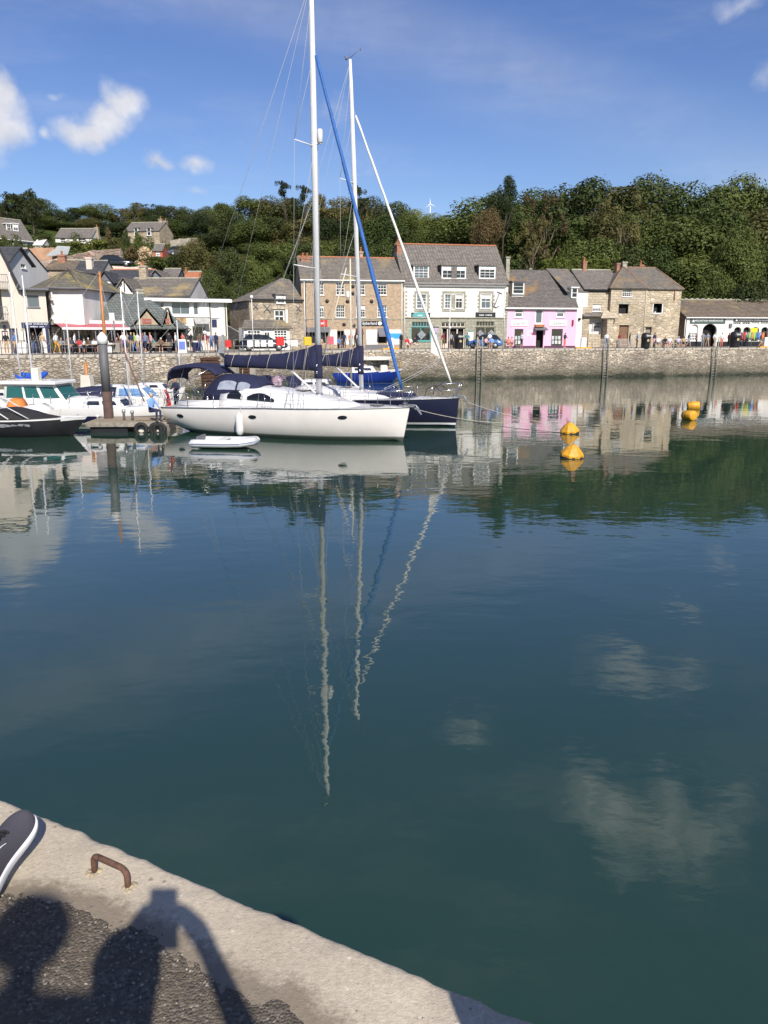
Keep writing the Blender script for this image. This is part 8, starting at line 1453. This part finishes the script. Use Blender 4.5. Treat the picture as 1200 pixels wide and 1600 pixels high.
# wind turbine on the horizon
p = at_y(672, 345, 240); r = thing('wind_turbine', 'small white wind turbine on the far hill', 'wind turbine', (p.x, 240, p.z)); m = MB(); m.tube([(0, 0, -3), (0, 0, 4.6)], [.22, .12], 8); m.build('tower', WOODWHITE, r)
for k in range(3): a = R(95 + 120 * k); m = MB(); m.slab([(0, -.3, 4.55), (.12 * math.cos(a + 1.57), -.3, 4.6 + .12 * math.sin(a + 1.57)), (1.9 * math.cos(a), -.3, 4.6 + 1.9 * math.sin(a)), (.16 * math.cos(a - .9), -.3, 4.6 + .16 * math.sin(a - .9))], .08); m.build('blade', WOODWHITE, r)
# clipped hedge behind the pink gallery
a, b = at_y(848, 403, 101), at_y(952, 400, 103); hb_ = [(Vector((0, rc.uniform(-.35, .35), 0)) + Vector(((b.x - a.x) * i / 60, (b.y - a.y) * i / 60, -.1 - 1.9 * rc.random())), .32) for i in range(61) for _ in range(3)]
m = leaf_cloud(rc, hb_, 9000, .10); one('clipped_hedge', 'long clipped bright green hedge above the pink gallery roof', 'hedge', m, LEAF['light'], a)
# ------------------------------------------------------------------ pontoon, piles
pa, pb_ = at_z(128, 662, .5), at_z(262, 658, .5); PX, PL = pa.x, pb_.x - pa.x; PY = 36.4; r = thing('timber_pontoon', 'timber decked pontoon with concrete float and tyre fenders', 'pontoon', (PX, PY, 0), R(2.5)); pk = MB(); pk.bbox(-.068, .068, 0, 2.3, .46, .52, .008); pk_me = pk.mesh('deck_plank', TIMBER); n = int(PL / .145)
for k in range(n): link('deck_plank', pk_me, r, (.07 + .145 * k, random.uniform(-.02, .01), random.uniform(-.004, .004)))
m = MB(); m.box(-.05, PL + .05, -.09, -.025, .28, .50); m.build('edge_beam', paint('grey_beam', (.30, .27, .22), .9, .3, 4, .006, 10), r); m = MB(); m.prism([(1.9, -.3), (PL - .05, -.3), (PL - .05, .30), (2.4, .30)], 'y', .02, 2.2); m.build('float', GEL2, r); m = MB(); m.box(.1, 1.85, .05, 2.1, -.3, .28); m.build('steel_float', BLACKP, r)
for x in (2.55, 3.25, 3.75):
    m = MB(); N_ = 16; m.add([((.25 + .10 * math.cos(6.2832 * j / 8)) * math.cos(6.2832 * i / N_), .085 * math.sin(6.2832 * j / 8), (.25 + .10 * math.cos(6.2832 * j / 8)) * math.sin(6.2832 * i / N_)) for i in range(N_) for j in range(8)], [(i * 8 + j, i * 8 + (j + 1) % 8, ((i + 1) % N_) * 8 + (j + 1) % 8, ((i + 1) % N_) * 8 + j) for i in range(N_) for j in range(8)], 0, True); t_ = m.build('tyre_fender', RUBBER, r, (x if x < PL else PL - .3, -.16, .16)); t_.rotation_euler = (0, 0, random.uniform(-.1, .1)); m = MB(); m.tube([(x if x < PL else PL - .3, -.16, .4), (x if x < PL else PL - .3, -.03, .55)], .016, 5); m.build('tyre_rope', ROPE, r)
for x, h_ in ((.35, .25), (1.6, .5), (2.0, .45)): m = MB(); m.lathe([(.06, 0), (.06, h_ * .7), (.09, h_ * .75), (.09, h_), (.02, h_ + .03)], 10, (x, .5, .52)); m.build('mooring_post', GALV if h_ > .3 else WOODWHITE, r)
m = MB(); m.tube([(2.2, .2, .55), (3.6, .6, .6)], .03, 6); m.build('boat_hook', TIMBER, r)
p = at_y(160.5, 540, 37.9); r = thing('mooring_pile', 'tall grey mooring pile with white cone cap and rusty foot', 'pile', (p.x, 37.9, 0)); zt = at_y(160, 537, 37.9).z; zm = at_y(160, 612, 37.9).z; m = MB(); m.tube([(0, 0, zm), (0, 0, zt)], .215, 18); m.build('shaft', paint('grey_pile', (.125, .125, .13), .6, .12, 2), r); m = MB(); m.tube([(.012, 0, -1.5), (.008, 0, zm + .01)], .222, 18); m.build('rusty_foot', paint('pile_rust', (.10, .062, .05), .85, .3, 3, .006, 12), r); m = MB(); m.lathe([(.245, 0), (.245, .34), (.03, .58), (.005, .58)], 18, (0, 0, zt - .02)); m.build('cone_cap', WOODWHITE, r)
p = at_y(190, 595, 56); m = MB(); m.tube([(0, 0, -1), (0, 0, at_y(190, 552, 56).z)], .16, 8); one('quay_timber_pile', 'pale timber pile standing against the left quay wall', 'pile', m, paint('pale_pile', (.40, .36, .30), .9, .2, 3), (p.x, 57.6, 0))
# ------------------------------------------------------------------ people on the near quay: the photographer behind the lens and a seated companion
def near_person(label, V, E, mats, name='person'):
    me = skin_mesh('near_body', V, E, 0, 2); [me.materials.append(m) for m in mats]; o = link('person', me); return tag(o, label, 'person')
DENIM = cloth(COL['jeans']); NEARM = [SKIN[0], cloth(COL['greyblue']), DENIM, cloth(HAIRC['brown']), cloth((.1, .1, .1)), DENIM, cloth(COL['greyblue'])]
Z = Q; V = []; E = []
def v(x, y, z, r, r2=None): V.append(((x, y, z + Z), r, r2 or r)); return len(V) - 1
hx, hy = -.044, -.235
pel = v(hx + .02, hy - .12, .98, .15, .12); wa = v(hx + .02, hy - .12, 1.08, .14, .11); chs = v(hx - .01, hy - .1, 1.28, .17, .12); nk = v(hx, hy - .05, 1.44, .06); hb = v(hx, hy - .02, 1.52, .075); fc = v(hx, hy, 1.60, .098, .105); ht = v(hx, hy - .02, 1.69, .092, .10); E += [(pel, wa, BOT), (wa, chs, TOP), (chs, nk, TOP), (nk, hb, SK), (hb, fc, SK), (fc, ht, HAIR)]
for s in (-1, 1):
    hip = v(hx + s * .1, hy - .12, .93, .095); kn = v(hx + s * .12, hy - .1, .5, .07); an = v(hx + s * .13, hy - .12, .1, .05); to = v(hx + s * .15, hy + .06, .05, .045); sh = v(hx + s * .2, hy - .1, 1.36, .07)
    el = v(-.22, -.12, 1.16, .055) if s < 0 else v(.16, .02, 1.17, .04); wr = v(-.105, -.08, 1.48, .038) if s < 0 else v(.108, -.04, 1.48, .027); hd = v(s * .07, -.05, 1.60, .038, .03)
    E += [(pel, hip, BOT), (hip, kn, BOT), (kn, an, SHIN), (an, to, SHOE), (chs, sh, TOP), (sh, el, TOP), (el, wr, FORE), (wr, hd, SK)]
    for k in range(4):
        f0 = v(s * .058, -.052, 1.595 + k * .018 - .02, .009); f1 = v(s * .044, -.07, 1.605 + k * .02 - .02, .008); f2 = v(s * .02, -.074, 1.61 + k * .02 - .02, .007); E += [(hd, f0, SK), (f0, f1, SK), (f1, f2, SK)]
    t0 = v(s * .045, -.05, 1.57, .01); t1 = v(s * .025, -.045, 1.585, .009); E += [(hd, t0, SK), (t0, t1, SK)]
near_person('person behind the lens whose shadow lies on the quay', V, E, NEARM)
m = MB(); m.bbox(-.041, .041, -.0045, .0045, -.082, .086, .004); ph = one('phone', 'dark phone held up at the end of the quay', 'phone', m, BLACKP, (0, -.062, HC + .0)); ph.rotation_euler = (-PITCH, 0, 0)
V = []; E = []
pel = v(-1.42, .86, .14, .16, .14); wa = v(-1.44, .76, .34, .14, .11); chs = v(-1.45, .68, .58, .16, .12); nk = v(-1.44, .68, .75, .06); hb = v(-1.43, .71, .83, .07); fc = v(-1.42, .74, .91, .09); ht = v(-1.42, .72, .99, .085); E += [(pel, wa, BOT), (wa, chs, TOP), (chs, nk, TOP), (nk, hb, SK), (hb, fc, SK), (fc, ht, HAIR)]
for s in (-1, 1):
    hip = v(-1.42 + s * .1, .92, .13, .10); kn = v(-1.32 + s * .03, 1.42, .42, .07) if s > 0 else v(-1.62, 1.38, .45, .07); an = v(-1.20, 1.945, .11, .042) if s > 0 else v(-1.62, 1.75, .1, .045); E += [(pel, hip, BOT), (hip, kn, BOT), (kn, an, SHIN)]
    if s < 0: to = v(-1.62, 1.92, .05, .045); E.append((an, to, SHOE))
    else: to = v(-1.195, 2.02, .07, .034); E.append((an, to, SHIN))
    sh = v(-1.45 + s * .18, .66, .66, .065); el = v(-1.45 + s * .28, .5, .40, .05); wr = v(-1.45 + s * .3, .38, .12, .035); hd = v(-1.45 + s * .3, .32, .04, .036, .02); E += [(chs, sh, TOP), (sh, el, TOP), (el, wr, FORE), (wr, hd, SK)]
    for k in range(4): f0 = v(-1.45 + s * .3 + (k - 1.5) * .02, .25, .025, .009); f1 = v(-1.45 + s * .3 + (k - 1.5) * .026, .21, .015, .008); E += [(hd, f0, SK), (f0, f1, SK)]
    t0 = v(-1.45 + s * .26, .29, .03, .01); t1 = v(-1.45 + s * .24, .26, .018, .009); E += [(hd, t0, SK), (t0, t1, SK)]
comp = near_person('seated companion whose dark grey trainer rests on the quay edge at the left', V, E, NEARM)
# trainer on the companion's foot
def knit():
    m, nt, b = new_mat('dark_knit'); N = nt.nodes.new; L = nt.links.new; tc = N('ShaderNodeTexCoord'); wv = N('ShaderNodeTexWave'); wv.wave_type = 'BANDS'; wv.bands_direction = 'X'; wv.inputs['Scale'].default_value = 75; wv.inputs['Distortion'].default_value = 1.5; wv.inputs['Detail'].default_value = 2; L(tc.outputs['Object'], wv.inputs['Vector'])
    cr = N('ShaderNodeMix'); cr.data_type = 'RGBA'; cr.inputs['A'].default_value = (.035, .033, .042, 1); cr.inputs['B'].default_value = (.125, .12, .145, 1); L(wv.outputs['Fac'], cr.inputs['Factor']); L(cr.outputs['Result'], b.inputs['Base Color']); b.inputs['Roughness'].default_value = .9
    bp = N('ShaderNodeBump'); bp.inputs['Distance'].default_value = .0012; L(wv.outputs['Fac'], bp.inputs['Height']); L(bp.outputs[0], b.inputs['Normal']); return m
KNIT = knit(); SOLE = paint('white_foam_sole', (.78, .77, .78), .6, .04, 12)
shoe = bpy.data.objects.new('shoe', None)
XS = [0, .012, .035, .07, .11, .15, .19, .225, .255, .278, .292, .299]; HW = [.016, .027, .034, .035, .034, .038, .0455, .049, .047, .038, .024, .006]; OFF = [0, 0, 0, .001, .003, .004, .003, 0, -.003, -.005, -.007, -.008]
sp = lambda x: .012 * max(0, (x - .2) / .1) ** 1.6
m = MB(); sec = []
for x, w_, of in zip(XS, HW, OFF):
    z0 = sp(x); th = .058 - .024 * min(1, x / .26); sec.append([(x, of - w_ * .86, z0), (x, of - w_ * 1.02, z0 + th * .3), (x, of - w_ * 1.06, z0 + th * .7), (x, of - w_ * .99, z0 + th), (x, of + w_ * .99, z0 + th), (x, of + w_ * 1.06, z0 + th * .7), (x, of + w_ * 1.02, z0 + th * .3), (x, of + w_ * .86, z0)])
m.loft(sec, closed=True, cap0=True, cap1=True); m.f = [list(reversed(f)) for f in m.f]; so = m.build('shoe', KNIT); so.name = 'shoe'; so.data.materials.clear(); so.data.materials.append(SOLE)
so.modifiers.new('s', 'SUBSURF').levels = 2; so.modifiers['s'].render_levels = 2
HT = [.06, .09, .11, .112, .115, .106, .088, .072, .060, .050, .038, .022]; m = MB(); sec = []
for x, w_, of, h_ in zip(XS, HW, OFF, HT):
    z0 = sp(x) + .02; sec.append([(x, of + w_ * .955 * -math.cos(a) * (1 if 0 else (1 - .16 * math.sin(a))), z0 + (h_ - .02 + sp(x)) * math.sin(a) ** (.75 if x > .16 else .6)) for i in range(13) for a in [math.pi * i / 12]])
m.loft(sec, cap0=True, cap1=True); up = m.build('upper', KNIT, so); up.modifiers.new('s', 'SUBSURF').levels = 2; up.modifiers['s'].render_levels = 2
def on_upper(x, a):
    for k in range(len(XS) - 1):
        if XS[k] <= x <= XS[k + 1]: f = (x - XS[k]) / (XS[k + 1] - XS[k]); g = a / math.pi * 12; j = min(11, int(g)); q = g - j; A_ = Vector(sec[k][j]).lerp(Vector(sec[k][j + 1]), q); B_ = Vector(sec[k + 1][j]).lerp(Vector(sec[k + 1][j + 1]), q); return A_.lerp(B_, f)
BLK = paint('black_lace', (.012, .012, .013), .8, .2, 30)
for x in (.125, .145, .165, .182): m = MB(); m.tube([on_upper(x + .006 * math.sin(i * .8), R(62 + i * 8)) + Vector((0, 0, .0025)) for i in range(8)], .0028, 6); m.build('lace', BLK, so)
m = MB(); m.loft([[on_upper(x, R(a)) + Vector((0, 0, .002)) for a in range(66, 116, 8)] for x in (.08, .10, .12, .14, .16, .185)]); m.build('tongue', BLK, so)
for k, (x, y_) in enumerate(((.15, .02), (.12, -.02))): m = MB(); m.tube([on_upper(.16, R(90)) + Vector((0, 0, .004)), on_upper(x, R(90 + (35 if y_ > 0 else -35))) + Vector((0, 0, .008)), on_upper(x - .02, R(90 + (50 if y_ > 0 else -50))) + Vector((0, 0, .003))], .0026, 6); m.build('lace', BLK, so)
for a0, sdn in ((1, 'a'), (-1, 'b')):
    m = MB(); ps = []
    for i in range(12): f = i / 11; x = .035 + .115 * f; aa = 22 + 30 * math.sin(f * 2.4); ps.append((x, aa, .0055 * (1.25 - f)))
    rows = [[on_upper(x, R(aa + d * 100 * w_ * 10 / 10 if a0 > 0 else 180 - aa - d * 100 * w_)) * 1.0 + Vector((0, -.0018 * a0, .001)) for d in (-8, 0, 8)] for x, aa, w_ in ps]; m.loft(rows); m.build('side_stripe', SOLE, so)
sock = MB(); sock.lathe([(.036, .07), (.04, .10), (.037, .125), (.02, .128)], 14, (.06, 0, 0), sy=.8); sock.build('collar', BLK, so)
so.location = (-1.140, 1.838, Q + .014); so.rotation_euler = (R(3), R(-14), R(89)); so.scale = (1.08, 1.18, 1.08); so.parent = comp; so['label'] = 'dark grey knit trainer with white sole'
bpy.data.objects.remove(shoe)
# added bollard, out of view; put here only to cast the lower right shadow
m = MB(); m.lathe([(.15, 0), (.145, .5), (.15, .7), (.17, .74), (.165, .86), (.10, .93), (.02, .95)], 18); one('shadow_bollard', 'unseen granite bollard added to cast the lower right shadow', 'bollard', m, paint('granite', (.30, .29, .28), .9, .2, 20, .003, 60), (.66, .56, Q + .002))

# added post behind the photographer; disc and panel shaped to cast the left shadow
r = thing('shadow_post', 'unseen disc and panel on a post, added to cast the left shadow', 'shadow caster', (.05, -1.35, Q + .003)); m = MB(); m.tube([(0, 0, 0), (0, 0, 2.5)], .045, 8); m.build('post', GALV, r)
m = MB(); m.lathe([(.09, -.02), (.108, 0), (.108, .02), (.05, .03)], 20); d_ = m.build('disc', RED, r, (0, .02, 2.63)); d_.rotation_euler = (R(80), 0, 0)
m = MB(); m.bbox(-.34, .26, -.02, .03, 2.05, 2.46, .02); m.build('shadow_panel', WOODWHITE, r)
